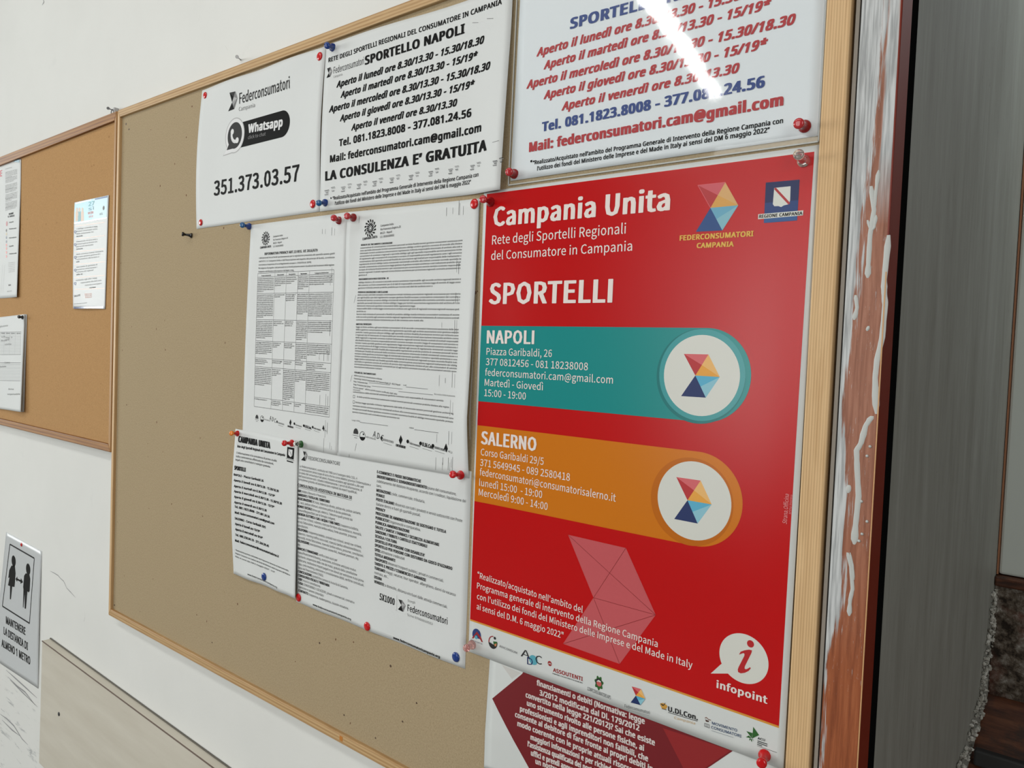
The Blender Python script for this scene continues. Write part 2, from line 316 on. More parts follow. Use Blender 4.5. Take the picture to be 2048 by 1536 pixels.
# glyph outlines of two sans-serif faces, per character: advance, outline points, triangles; capitals are 250 high
CHARS = ''.join(chr(i) for i in range(33, 127) if chr(i) not in '\\^`{}~$#&<>|[]=') + 'àèéìòù“”’•È–'
GLYPHS_A = (91, [
(94,(25,19,27,8,27,30,28,250,32,1,32,37,37,70,38,-4,38,41,47,-5,47,42,55,-4,55,41,57,70,62,1,62,37,66,250,67,8,67,30,69,19),(6,16,3,6,13,16,8,12,10,5,12,8,5,15,12,2,15,5,2,18,15,0,18,2,0,19,18,1,19,0,1,17,19,4,17,1,4,14,17,7,14,4,7,11,14,9,11,7)),
(143,(23,250,30,160,49,160,56,250,87,250,94,160,113,160,120,250),(1,3,0,1,2,3,5,7,4,5,6,7)),
(291,(17,176,20,208,20,142,30,233,30,118,43,176,44,151,44,200,45,248,46,102,49,133,49,218,57,122,57,228,63,0,68,97,68,119,68,232,68,254,80,122,80,228,88,133,88,218,90,0,91,248,92,102,94,150,94,200,95,176,108,233,108,118,118,142,118,208,121,176,170,75,173,108,174,42,182,133,183,17,196,75,197,50,197,100,198,148,199,2,201,250,202,33,202,117,210,22,210,128,221,-4,221,18,221,131,221,153,228,250,233,22,233,128,242,32,242,117,244,148,245,2,246,50,246,100,248,75,260,133,261,17,270,42,270,108,274,75),(8,24,18,14,53,44,14,23,53,3,24,8,3,29,24,1,13,3,13,17,3,17,29,3,17,20,29,20,32,29,1,11,13,22,32,20,1,7,11,27,32,22,27,33,32,0,7,1,0,5,7,28,33,27,2,5,0,2,6,5,26,33,28,26,31,33,42,58,52,2,10,6,21,31,26,37,58,42,37,63,58,4,10,2,21,30,31,4,12,10,19,30,21,35,48,37,48,51,37,51,63,37,51,55,63,55,66,63,35,46,48,57,66,55,4,16,12,16,30,19,4,30,16,9,30,4,9,25,30,35,41,46,61,66,57,34,41,35,61,67,66,15,25,9,34,39,41,62,67,61,36,39,34,36,40,39,60,67,62,60,65,67,36,45,40,56,65,60,56,64,65,38,45,36,38,47,45,54,64,56,38,50,47,50,64,54,38,64,50,43,64,38,43,59,64,49,59,43)),
(79,(23,250,30,160,49,160,56,250),(1,3,0,1,2,3)),
(105,(14,96,15,68,15,124,20,41,20,152,26,15,26,179,36,-10,36,204,45,96,46,70,48,138,50,-34,50,228,51,43,58,178,58,16,66,-55,66,250,67,-8,73,216,80,-32,94,-55,94,250),(13,23,18,13,20,23,8,20,13,8,15,20,6,15,8,4,15,6,4,11,15,2,11,4,2,9,11,0,9,2,0,10,9,1,10,0,1,14,10,3,14,1,3,16,14,5,16,3,5,19,16,7,19,5,7,21,19,12,21,7,12,22,21,17,22,12)),
(105,(10,250,11,-55,26,228,26,-32,38,-8,38,203,40,-55,40,250,47,16,47,178,54,43,54,151,56,-34,56,228,58,70,58,124,60,96,69,-10,69,204,79,15,79,179,86,41,86,152,90,68,90,124,91,96),(2,7,0,2,13,7,2,18,13,5,18,2,5,20,18,9,20,5,9,22,20,11,22,9,11,24,22,15,24,11,15,25,24,16,25,15,14,25,16,14,23,25,10,23,14,10,21,23,8,21,10,8,19,21,4,19,8,4,17,19,3,17,4,3,12,17,1,12,3,1,6,12)),
(193,(14,186,19,218,37,125,68,108,78,180,78,266,86,199,95,170,106,199,113,266,114,180,125,108,155,125,173,218,178,186),(6,9,5,6,8,9,0,6,1,8,14,13,0,8,6,0,14,8,4,14,0,4,10,14,2,7,4,7,10,4,7,12,10,2,3,7,11,12,7)),
(200,(18,111,18,136,87,39,87,111,87,136,87,208,112,39,112,111,112,136,112,208,182,111,182,136),(4,9,5,4,8,9,0,4,1,0,8,4,0,11,8,0,10,11,2,7,3,2,6,7)),
(94,(14,-45,18,-32,21,-17,24,-2,27,14,30,28,32,40,37,-45,43,-32,48,-18,54,-4,59,10,64,24,65,40,67,37),(5,13,6,5,14,13,5,12,14,4,12,5,4,11,12,3,11,4,3,10,11,2,10,3,2,9,10,1,9,2,1,8,9,0,8,1,0,7,8)),
(113,(14,80,14,108,99,80,99,108),(0,3,1,0,2,3)),
(94,(25,19,27,8,27,30,32,1,32,37,38,-4,38,41,46,-5,46,42,55,-4,55,41,62,1,62,37,67,8,67,30,69,19),(6,10,8,4,10,6,4,12,10,2,12,4,2,14,12,0,14,2,0,15,14,1,15,0,1,13,15,3,13,1,3,11,13,5,11,3,5,9,11,7,9,5)),
(130,(4,0,34,0,97,250,127,250),(0,3,2,0,1,3)),
(200,(17,125,19,163,20,88,26,195,26,56,36,220,38,31,48,125,49,94,49,157,52,238,53,68,53,182,54,12,60,48,60,202,70,34,70,216,73,250,74,0,83,26,83,225,100,-4,100,23,100,228,100,254,117,26,117,225,120,-1,126,250,130,34,130,216,138,5,140,48,140,202,146,238,147,68,147,182,151,94,151,157,152,125,152,16,162,220,164,31,173,49,174,195,178,71,181,163,182,96,183,125),(18,29,25,10,29,18,10,35,29,5,35,10,5,24,35,24,42,35,5,21,24,27,42,24,5,17,21,31,42,27,3,17,5,31,45,42,3,15,17,34,45,31,3,12,15,37,45,34,1,12,3,37,47,45,1,9,12,39,47,37,0,9,1,39,49,47,0,7,9,40,49,39,2,7,0,2,8,7,38,49,40,38,48,49,38,46,48,2,11,8,36,46,38,4,11,2,36,44,46,4,14,11,33,44,36,6,14,4,33,43,44,6,16,14,30,43,33,6,20,16,26,43,30,13,20,6,26,41,43,13,23,20,23,41,26,13,41,23,13,32,41,19,32,13,19,28,32,22,28,19)),
(200,(31,198,47,177,74,198,80,204,86,208,90,212,94,0,94,175,94,184,94,192,94,199,95,205,95,211,96,218,99,250,124,0,124,250),(0,16,14,0,13,16,13,15,16,0,5,13,12,15,13,0,4,5,11,15,12,0,3,4,10,15,11,0,2,3,9,15,10,0,1,2,8,15,9,7,15,8,6,15,7)),
(200,(17,0,17,26,20,224,30,232,36,204,41,239,50,214,54,245,56,28,56,30,64,221,67,250,79,226,81,252,82,92,96,227,96,254,100,110,108,81,114,224,114,125,118,252,126,140,126,99,128,216,134,154,136,246,137,204,139,169,140,185,142,116,152,236,154,133,163,222,164,150,170,206,170,168,172,187,182,0,182,28),(13,21,16,11,21,13,11,26,21,7,26,11,7,31,26,5,31,7,3,31,5,3,33,31,2,15,3,15,33,3,2,12,15,19,33,15,2,10,12,24,33,19,4,6,2,6,10,2,24,35,33,27,35,24,27,37,35,29,37,27,29,36,37,28,36,29,25,36,28,25,34,36,22,34,25,22,32,34,20,32,22,20,30,32,17,30,20,17,23,30,14,23,17,14,18,23,1,18,14,1,9,18,1,8,9,1,39,8,1,38,39,0,38,1)),
(200,(16,10,16,39,17,228,32,4,32,238,32,32,32,206,42,212,48,0,50,27,50,246,51,218,54,116,54,142,61,222,66,-3,68,24,72,225,72,252,78,116,78,142,83,227,84,-4,85,22,95,254,96,228,98,144,98,115,113,148,114,26,114,225,115,-1,116,111,121,130,121,132,125,155,129,218,130,249,130,106,133,36,134,165,136,136,138,206,139,6,139,176,140,97,141,190,144,51,146,86,147,124,148,72,148,142,154,236,157,17,159,151,166,111,166,162,168,216,170,32,171,176,172,192,177,94,178,50,180,71),(18,37,24,10,37,18,10,52,37,4,52,10,2,52,4,2,25,52,25,30,52,30,57,52,6,7,2,7,11,2,11,14,2,14,17,2,17,21,2,21,25,2,36,57,30,42,57,36,42,60,57,46,60,42,46,59,60,44,59,46,40,59,44,40,56,59,35,56,40,35,54,56,28,54,35,28,51,54,26,51,28,20,51,26,20,41,51,12,20,13,12,41,20,12,34,41,12,33,34,12,49,33,12,19,49,19,55,49,27,55,19,32,55,27,38,55,32,38,61,55,45,61,38,48,61,45,48,63,61,50,63,48,47,63,50,47,62,63,39,62,47,39,58,62,0,5,1,29,58,39,29,53,58,0,9,5,0,16,9,23,53,29,0,23,16,0,53,23,0,43,53,3,43,0,3,31,43,8,31,3,15,31,8,15,22,31)),
(200,(7,57,7,83,38,84,112,191,116,197,120,204,124,212,125,252,127,0,127,57,127,84,127,163,127,172,127,180,128,187,128,218,128,194,128,200,128,207,128,213,129,218,157,0,157,57,157,84,157,252,193,57,193,84),(1,15,7,15,24,7,15,20,24,20,23,24,1,6,15,19,23,20,18,23,19,1,5,6,17,23,18,1,4,5,16,23,17,1,3,4,14,23,16,1,2,3,13,23,14,12,23,13,11,23,12,10,23,11,1,10,2,1,23,10,1,26,23,1,25,26,0,25,1,8,22,9,8,21,22)),
(200,(22,10,22,39,28,132,35,4,36,32,38,250,44,122,50,0,52,124,53,27,58,150,64,126,64,222,65,151,68,-3,70,24,74,152,76,127,84,153,86,128,87,-4,87,23,96,153,104,24,114,-1,114,124,120,28,120,151,132,36,134,114,137,6,141,144,141,46,145,98,147,60,149,77,156,19,158,134,163,222,163,250,169,35,170,120,178,56,178,102,180,80),(2,12,5,12,39,5,12,38,39,2,10,12,18,27,22,16,27,18,13,27,16,13,31,27,10,31,13,2,31,10,2,37,31,2,19,37,19,41,37,6,8,2,8,11,2,11,17,2,17,19,2,25,41,19,29,41,25,29,43,41,33,43,29,33,44,43,35,44,33,35,42,44,34,42,35,32,42,34,32,40,42,28,40,32,0,4,1,26,40,28,26,36,40,0,9,4,23,36,26,0,15,9,21,36,23,0,21,15,0,36,21,0,30,36,3,30,0,3,24,30,7,24,3,14,24,7,14,20,24)),
(200,(19,107,20,128,21,80,22,150,26,58,26,170,32,189,34,39,41,207,44,24,50,127,50,86,51,75,52,147,52,98,52,127,53,222,54,64,55,166,56,12,57,108,58,53,58,135,61,183,64,43,66,118,66,142,68,236,69,198,71,3,72,34,74,148,76,126,80,211,81,28,85,153,86,245,87,-2,90,131,92,24,94,220,97,156,104,22,104,-4,105,132,108,252,111,156,112,226,124,26,126,129,127,-1,132,154,134,254,134,228,140,36,141,118,142,253,142,228,146,7,149,148,150,55,150,253,150,102,150,227,153,80,158,226,158,252,162,19,164,137,164,224,164,250,174,36,175,122,181,56,182,103,184,80),(45,56,52,45,61,56,45,66,61,45,70,66,36,70,45,36,65,70,65,69,70,27,57,36,57,63,36,63,65,36,16,53,27,53,57,27,16,47,53,16,40,47,8,40,16,8,33,40,8,28,33,6,28,8,6,23,28,5,23,6,5,18,23,3,18,5,3,13,18,41,51,46,35,51,41,35,59,51,31,59,35,1,13,3,26,59,31,26,68,59,1,10,13,22,68,26,22,44,68,44,72,68,15,44,22,15,44,38,49,72,44,15,32,38,55,72,49,0,10,1,0,15,10,0,32,15,0,25,32,55,74,72,62,74,55,0,20,25,0,14,20,2,14,0,62,75,74,64,75,62,2,11,14,2,12,11,4,12,2,60,75,64,60,73,75,4,17,12,4,21,17,7,21,4,60,71,73,54,71,60,7,24,21,7,30,24,9,30,7,48,71,54,48,67,71,9,34,30,9,39,34,42,67,48,9,42,39,19,42,9,19,67,42,19,58,67,29,58,19,29,50,58,37,50,29,37,43,50)),
(200,(16,222,16,250,48,0,82,0,150,222,183,226,183,250),(0,6,1,0,5,6,0,4,5,4,3,5,2,3,4)),
(200,(17,64,19,80,20,44,24,94,25,194,27,28,27,180,28,212,31,167,33,105,35,226,38,156,39,14,44,115,46,238,47,146,47,64,49,76,50,47,53,86,55,4,55,192,56,124,57,181,57,138,58,208,60,96,60,33,62,171,62,246,68,219,69,104,69,163,69,130,76,-2,77,24,78,156,80,252,80,111,82,226,89,150,94,118,100,229,100,254,100,21,100,116,101,-4,101,144,113,150,115,110,118,226,120,252,123,24,123,156,124,-2,127,132,128,102,132,163,132,219,138,95,138,171,139,247,139,33,140,140,141,208,142,124,143,181,144,5,144,192,146,86,149,47,151,76,151,148,153,64,154,238,155,116,160,15,161,157,165,226,166,106,168,167,172,212,172,28,173,180,175,194,175,94,180,45,181,81,183,65),(37,51,43,37,61,51,29,61,37,29,74,61,14,74,29,14,78,74,10,42,14,42,78,14,10,39,42,50,78,42,50,81,78,7,39,10,7,30,39,58,81,50,7,25,30,64,81,58,4,25,7,64,84,81,4,21,25,68,84,64,6,21,4,68,83,84,6,23,21,66,83,68,60,83,66,6,28,23,8,28,6,60,80,83,57,80,60,8,32,28,57,77,80,11,32,8,11,36,32,53,77,57,53,72,77,15,36,11,15,40,36,48,72,53,15,47,40,47,72,48,47,63,72,24,47,15,24,63,47,24,55,63,33,55,24,33,65,55,22,65,33,22,75,65,13,41,22,41,75,22,13,38,41,45,75,41,49,75,45,49,79,75,9,38,13,9,31,38,56,79,49,56,85,79,3,31,9,3,26,31,59,85,56,3,19,26,69,85,59,69,87,85,1,19,3,1,17,19,71,87,69,71,88,87,0,17,1,73,88,71,0,16,17,73,86,88,70,86,73,2,16,0,2,18,16,62,86,70,2,27,18,62,82,86,5,27,2,5,35,27,52,82,62,52,76,82,12,35,5,12,44,35,44,76,52,12,76,44,12,67,76,20,67,12,20,54,67,34,54,20,34,46,54)),
(200,(18,169,20,147,20,194,26,128,28,214,36,0,36,26,37,113,40,231,42,-2,42,24,48,170,50,23,51,-3,51,148,52,195,52,102,55,243,59,22,60,-3,60,132,62,213,66,22,67,-4,69,96,74,121,75,251,78,224,89,24,89,94,94,-2,96,118,97,228,97,254,104,94,107,30,110,226,112,119,114,252,116,5,116,97,121,222,121,39,125,124,126,102,130,216,130,247,132,52,134,14,136,108,136,132,138,207,140,66,143,115,144,197,144,142,145,238,146,84,148,186,148,28,149,122,149,103,149,152,150,175,151,122,151,164,158,226,160,43,168,211,169,61,175,80,176,192,179,101,180,170,181,122,182,143),(26,38,33,26,46,38,17,46,26,17,56,46,8,56,17,8,66,56,4,27,8,27,32,8,32,66,8,36,66,32,41,66,36,41,68,66,4,21,27,45,68,41,51,68,45,2,21,4,2,15,21,51,71,68,54,71,51,58,71,54,2,11,15,0,11,2,58,73,71,63,73,58,65,73,63,0,14,11,65,75,73,1,14,0,62,75,65,55,75,62,1,20,14,3,20,1,55,74,75,50,74,55,43,74,50,3,25,20,7,25,3,37,60,43,60,64,43,64,74,43,37,53,60,61,74,64,61,72,74,7,31,25,31,53,37,7,53,31,7,49,53,16,49,7,16,44,49,57,72,61,24,44,16,24,40,44,57,70,72,24,34,40,29,34,24,52,70,57,52,69,70,47,69,52,47,67,69,42,67,47,42,59,67,35,59,42,28,59,35,28,48,59,5,10,6,5,12,10,22,48,28,5,18,12,5,22,18,5,48,22,5,39,48,5,30,39,9,30,5,9,23,30,13,23,9,19,23,13)),
(94,(25,19,25,169,27,8,27,30,27,158,27,180,32,1,32,37,32,150,32,187,38,-4,38,41,38,146,38,191,46,-5,46,42,46,145,46,192,55,-4,55,41,55,146,55,191,62,1,62,37,62,150,62,187,67,8,67,30,67,158,67,180,69,19,69,169),(11,19,15,7,19,11,7,23,19,3,23,7,3,27,23,0,27,3,0,30,27,2,30,0,2,26,30,6,26,2,6,22,26,10,22,6,10,18,22,14,18,10,13,21,17,9,21,13,9,25,21,5,25,9,5,29,25,1,29,5,1,31,29,4,31,1,4,28,31,8,28,4,8,24,28,12,24,8,12,20,24,16,20,12)),
(94,(11,-45,13,-35,16,-24,18,-13,21,-2,23,10,24,169,26,21,26,158,26,180,27,31,29,40,31,150,31,187,34,-45,38,146,38,191,40,-32,45,-18,46,145,46,192,51,-4,54,146,54,191,56,10,60,24,62,40,62,150,62,187,64,37,66,158,66,180,68,169),(10,26,11,10,29,26,10,25,29,7,25,10,7,24,25,5,24,7,5,21,24,4,21,5,3,21,4,3,18,21,2,18,3,2,17,18,1,17,2,1,14,17,0,14,1,16,23,20,13,23,16,13,28,23,9,28,13,9,31,28,6,31,9,6,32,31,8,32,6,8,30,32,12,30,8,12,27,30,15,27,12,15,22,27,19,22,15)),
(152,(4,236,15,212,19,243,28,218,35,248,40,222,41,19,42,8,42,30,47,1,47,37,49,70,49,80,50,92,52,103,53,252,54,-4,54,41,55,226,55,112,61,121,63,-5,63,42,68,130,71,-4,71,41,71,226,73,254,74,70,74,76,74,86,76,94,78,1,78,37,78,139,79,101,82,8,82,30,84,108,84,19,89,224,90,150,91,116,100,158,102,125,102,218,103,250,106,166,110,174,111,206,113,182,113,136,114,192,124,145,125,237,132,155,138,166,138,218,142,178,143,192),(15,46,27,4,46,15,4,54,46,2,54,4,0,54,2,0,57,54,1,3,0,3,5,0,5,18,0,18,26,0,26,40,0,40,57,0,45,57,40,45,59,57,49,59,45,52,59,49,52,58,59,50,58,52,48,58,50,48,56,58,47,56,48,43,56,47,43,55,56,41,55,43,41,53,55,34,53,41,34,51,53,23,51,34,23,44,51,20,44,23,20,42,44,19,42,20,19,38,42,14,38,19,14,35,38,13,35,14,13,31,35,13,30,31,12,30,13,12,29,30,11,29,12,11,28,29,17,25,22,10,25,17,10,33,25,8,33,10,8,37,33,6,37,8,6,39,37,7,39,6,7,36,39,9,36,7,9,32,36,16,32,9,16,24,32,21,24,16)),
(315,(20,98,23,130,24,60,30,158,36,28,43,184,46,99,48,126,48,67,54,150,55,3,58,41,60,207,64,172,73,20,77,191,81,-16,81,225,90,103,92,125,94,4,94,77,95,206,100,144,105,56,106,238,110,160,113,-27,116,218,118,102,119,117,120,-5,120,83,122,130,122,43,125,172,126,70,128,142,136,247,137,62,137,152,141,224,143,180,146,38,150,158,150,60,152,-31,152,-8,163,40,164,182,165,160,168,64,169,227,169,250,172,160,172,-7,173,-30,177,47,179,74,179,159,180,182,186,92,186,158,188,57,189,113,191,156,192,-3,193,-27,195,180,195,248,196,69,196,224,197,69,201,58,208,177,208,48,211,2,211,-22,214,90,214,92,214,94,214,97,215,102,216,75,218,174,219,242,220,40,221,66,221,215,227,-17,227,7,228,61,234,38,236,60,240,231,241,200,246,62,248,40,254,69,257,180,259,216,260,46,261,79,266,92,267,156,269,108,270,125,271,54,274,198,280,66,285,177,286,79,291,94,292,152,294,109,294,125),(38,69,53,38,85,69,25,85,38,25,94,85,17,94,25,17,52,94,52,71,94,71,100,94,17,41,52,12,41,17,12,28,41,88,100,71,12,22,28,88,108,100,95,108,88,5,22,12,5,15,22,99,108,95,99,110,108,5,13,15,3,13,5,42,60,49,42,68,60,104,110,99,35,68,42,35,74,68,104,113,110,35,84,74,35,62,84,62,65,84,65,82,84,3,9,13,26,50,35,50,54,35,54,59,35,59,62,35,26,44,50,23,44,26,1,9,3,23,40,44,64,82,65,106,113,104,106,115,113,23,37,40,1,7,9,19,37,23,19,33,37,19,30,33,0,7,1,0,6,7,105,115,106,18,30,19,105,114,115,18,29,30,61,82,64,105,112,114,103,112,105,21,29,18,21,32,29,61,81,82,0,8,6,2,8,0,61,80,81,61,79,80,103,111,112,102,111,103,58,79,61,58,78,79,58,83,78,21,36,32,98,111,102,98,109,111,24,36,21,58,87,83,51,70,58,70,72,58,72,87,58,24,39,36,96,109,98,51,63,70,73,87,72,2,11,8,73,91,87,96,107,109,45,63,51,24,45,39,93,107,96,73,93,91,4,11,2,24,63,45,73,107,93,75,107,73,24,57,63,34,57,24,75,101,107,86,101,75,34,48,57,86,97,101,43,48,34,4,14,11,92,97,86,10,14,4,10,20,14,76,89,90,10,31,20,16,31,10,66,89,76,55,89,66,16,47,31,47,89,55,16,89,47,27,89,16,27,77,89,27,67,77,27,56,67,46,56,27)),
(224,(0,0,32,0,62,78,72,106,98,251,100,181,102,186,104,191,106,198,108,204,110,212,111,218,113,213,115,206,117,199,120,191,122,185,123,181,126,251,151,106,161,78,191,0,224,0),(0,18,4,0,11,18,11,22,18,0,10,11,12,22,11,13,22,12,0,9,10,14,22,13,0,8,9,15,22,14,0,7,8,0,6,7,16,22,15,0,5,6,17,22,16,0,3,5,19,22,17,0,2,3,2,19,3,2,20,19,20,22,19,0,1,2,21,22,20)),
(228,(34,0,34,250,66,26,66,117,66,144,66,223,106,250,107,223,112,144,114,117,116,26,122,0,134,116,134,221,139,146,144,30,146,246,147,2,150,112,153,131,153,133,153,214,156,154,162,105,162,40,164,202,165,167,167,137,168,128,168,184,168,8,169,97,172,54,174,86,175,74,176,236,179,143,181,122,186,18,188,152,192,114,194,217,195,162,198,32,199,174,200,188,201,103,206,50,207,89,209,71),(0,5,1,5,6,1,5,16,6,5,35,16,5,7,35,7,41,35,0,4,5,13,41,7,21,41,13,21,45,41,25,45,21,29,45,25,29,44,45,26,44,29,26,42,44,22,42,26,22,39,42,14,39,22,14,36,39,8,36,14,0,3,4,3,8,4,3,36,8,3,27,36,3,20,27,3,19,20,3,28,19,3,37,28,3,9,37,9,40,37,0,2,3,12,40,9,18,40,12,18,46,40,23,46,18,31,46,23,31,48,46,33,48,31,33,49,48,34,49,33,32,49,34,32,47,49,24,47,32,24,43,47,15,43,24,15,38,43,10,38,15,0,10,2,0,38,10,0,30,38,0,17,30,0,11,17)),
(221,(21,125,23,152,24,89,29,177,34,57,39,199,50,31,52,218,54,125,56,147,57,96,60,167,64,72,68,184,69,233,72,12,76,51,78,199,90,244,90,210,93,36,101,0,105,219,114,251,114,27,122,224,136,-4,141,24,141,226,142,254,156,-3,157,25,157,225,160,252,172,-1,172,27,172,222,178,250,186,217,186,2,186,30,196,245,198,212,201,7,201,34,210,239),(23,33,29,23,37,33,18,37,23,18,41,37,18,45,41,14,45,18,14,32,45,32,36,45,36,38,45,38,42,45,7,25,14,25,28,14,28,32,14,7,22,25,7,19,22,5,19,7,5,17,19,3,17,5,3,13,17,3,11,13,1,11,3,1,9,11,0,9,1,0,8,9,2,8,0,2,10,8,2,12,10,4,12,2,4,16,12,6,16,4,6,20,16,6,24,20,40,43,44,15,24,6,35,43,40,15,27,24,31,43,35,27,43,31,15,43,27,21,43,15,21,39,43,21,34,39,26,34,21,26,30,34)),
(256,(34,0,34,250,66,27,66,223,100,27,104,0,106,223,111,250,134,220,142,4,144,33,146,246,158,213,174,14,176,52,176,200,176,236,190,181,195,83,198,157,200,32,201,126,201,219,219,57,219,195,230,89,230,164,234,128),(0,3,1,3,7,1,3,11,7,3,16,11,3,6,16,6,22,16,0,2,3,8,22,6,12,22,8,12,24,22,15,24,12,17,24,15,17,26,24,19,26,17,19,27,26,21,27,19,21,25,27,18,25,21,18,23,25,14,23,18,14,20,23,10,20,14,4,20,10,4,13,20,0,4,2,0,13,4,0,9,13,0,5,9)),
(195,(34,0,34,250,66,28,66,117,66,144,66,222,167,117,167,144,174,0,174,28,174,222,174,250),(0,5,1,5,11,1,5,10,11,0,4,5,0,3,4,3,7,4,3,6,7,0,2,3,0,9,2,0,8,9)),
(182,(34,0,34,250,66,0,66,106,66,134,66,222,167,106,167,134,174,222,174,250),(0,5,1,5,9,1,5,8,9,0,4,5,0,3,4,3,7,4,3,6,7,0,2,3)),
(255,(21,125,25,88,25,162,35,56,37,193,52,31,54,125,56,218,57,97,57,154,64,72,66,179,76,12,76,52,79,199,81,238,94,36,98,214,105,0,113,250,118,27,122,223,141,-4,142,104,142,132,148,24,149,226,151,254,164,24,166,-3,167,225,171,252,176,26,184,222,188,28,188,0,191,250,198,30,198,104,200,217,208,4,209,245,214,212,226,239,229,10,229,132),(19,31,27,19,36,31,19,41,36,15,41,19,15,43,41,15,30,43,30,33,43,33,39,43,39,42,43,7,26,15,26,30,15,7,21,26,7,17,21,4,17,7,4,14,17,4,11,14,2,11,4,2,9,11,0,9,2,0,6,9,23,45,24,23,38,45,38,44,45,1,6,0,1,8,6,37,44,38,1,10,8,3,10,1,3,13,10,5,13,3,5,16,13,5,20,16,12,20,5,34,44,37,32,44,34,12,25,20,28,44,32,25,44,28,12,44,25,18,44,12,18,40,44,18,35,40,22,35,18,22,29,35)),
(260,(34,0,34,250,66,0,66,116,66,144,66,250,194,0,194,116,194,144,194,250,225,0,225,250),(0,5,1,0,4,5,8,11,9,8,10,11,0,3,4,3,8,4,3,7,8,7,10,8,0,2,3,6,10,7)),
(119,(14,0,14,18,14,232,14,250,44,25,44,225,75,25,75,225,104,0,104,18,104,232,104,250),(2,11,3,2,10,11,5,10,2,5,7,10,4,7,5,4,6,7,1,6,4,1,9,6,0,9,1,0,8,9)),
(96,(-27,-62,-27,-35,-22,-64,-22,-37,-16,-65,-16,-38,-9,-66,-9,-38,-2,-39,-2,-66,6,-38,14,-35,17,-65,22,-30,27,-23,31,-12,32,2,32,250,33,-59,46,-50,56,-36,62,-18,64,4,64,250),(16,23,17,16,22,23,16,21,22,15,21,16,14,21,15,14,20,21,13,20,14,11,20,13,0,3,1,10,20,11,10,19,20,0,5,3,0,7,5,8,19,10,0,8,7,0,19,8,0,18,19,0,12,18,2,12,0,4,12,2,4,9,12,6,9,4)),
(217,(34,0,34,250,66,0,66,97,66,127,66,250,76,139,87,150,91,120,98,162,108,174,114,141,176,250,180,0,213,250,217,0),(0,5,1,0,4,5,10,14,12,10,11,14,9,11,10,7,11,9,6,11,7,6,15,11,4,8,6,8,15,6,0,3,4,3,8,4,13,15,8,0,2,3)),
(184,(34,0,34,250,66,28,66,250,175,0,175,28),(0,3,1,0,2,3,0,5,2,0,4,5)),
(318,(34,0,34,250,60,219,61,211,62,201,62,219,62,190,63,178,63,0,63,152,63,165,80,250,144,0,158,45,159,45,170,0,238,250,252,0,252,154,252,166,253,178,253,190,254,219,254,201,254,211,255,219,284,0,284,250),(0,2,1,2,11,1,2,5,11,5,13,11,14,22,16,22,27,16,22,25,27,25,26,27,0,3,2,12,13,5,14,15,22,24,26,25,0,4,3,23,26,24,0,6,4,21,26,23,0,7,6,20,26,21,19,26,20,0,10,7,18,26,19,0,9,10,17,26,18,0,8,9,12,14,13,12,15,14)),
(266,(34,0,34,250,60,208,61,199,62,188,62,208,62,177,62,165,63,0,63,140,63,152,70,250,196,0,203,97,203,109,203,250,203,84,204,43,204,72,204,60,205,50,205,43,232,0,232,250),(0,2,1,2,11,1,2,5,11,5,17,11,14,23,15,14,22,23,0,3,2,12,17,5,0,4,3,0,6,4,0,7,6,0,10,7,0,9,10,0,8,9,13,22,14,16,22,13,18,22,16,19,22,18,20,22,19,21,22,20,12,21,17,12,22,21)),
(274,(21,126,23,98,24,162,28,73,34,193,37,51,50,32,50,218,54,125,57,96,57,155,64,71,64,180,66,17,72,238,74,51,74,200,86,6,90,36,90,214,102,250,110,-1,111,27,112,223,137,-4,137,24,137,226,137,254,163,27,164,-1,172,250,174,220,183,36,187,6,199,51,199,200,200,238,206,17,210,71,214,168,217,96,219,125,223,32,223,219,236,51,239,193,245,73,249,162,250,98,252,125),(20,30,27,20,36,30,14,36,20,14,43,36,7,26,14,26,43,14,7,23,26,31,43,26,7,19,23,35,43,31,35,45,43,4,19,7,4,16,19,4,12,16,39,45,35,39,47,45,2,12,4,2,10,12,41,47,39,0,10,2,41,49,47,0,8,10,1,8,0,1,9,8,40,49,41,40,48,49,3,9,1,40,46,48,3,11,9,38,46,40,5,11,3,38,44,46,5,15,11,34,44,38,32,44,34,5,18,15,6,18,5,32,42,44,6,22,18,28,42,32,13,22,6,28,37,42,13,25,22,25,37,28,13,37,25,17,37,13,17,33,37,21,33,17,21,29,33,24,29,21)),
(212,(34,0,34,250,66,0,66,97,66,124,66,223,91,124,94,97,97,223,100,250,112,126,120,99,126,220,130,130,142,104,142,245,144,136,146,211,154,146,158,196,159,112,160,158,162,175,172,231,172,122,182,134,188,208,189,147,193,161,194,176),(0,5,1,5,9,1,5,15,9,5,23,15,5,8,23,8,12,23,12,26,23,0,4,5,17,26,12,19,26,17,19,29,26,22,29,19,22,28,29,21,28,22,21,27,28,18,27,21,18,25,27,16,25,18,13,25,16,13,24,25,10,24,13,6,24,10,0,3,4,3,6,4,3,24,6,3,20,24,3,14,20,3,11,14,3,7,11,0,2,3)),
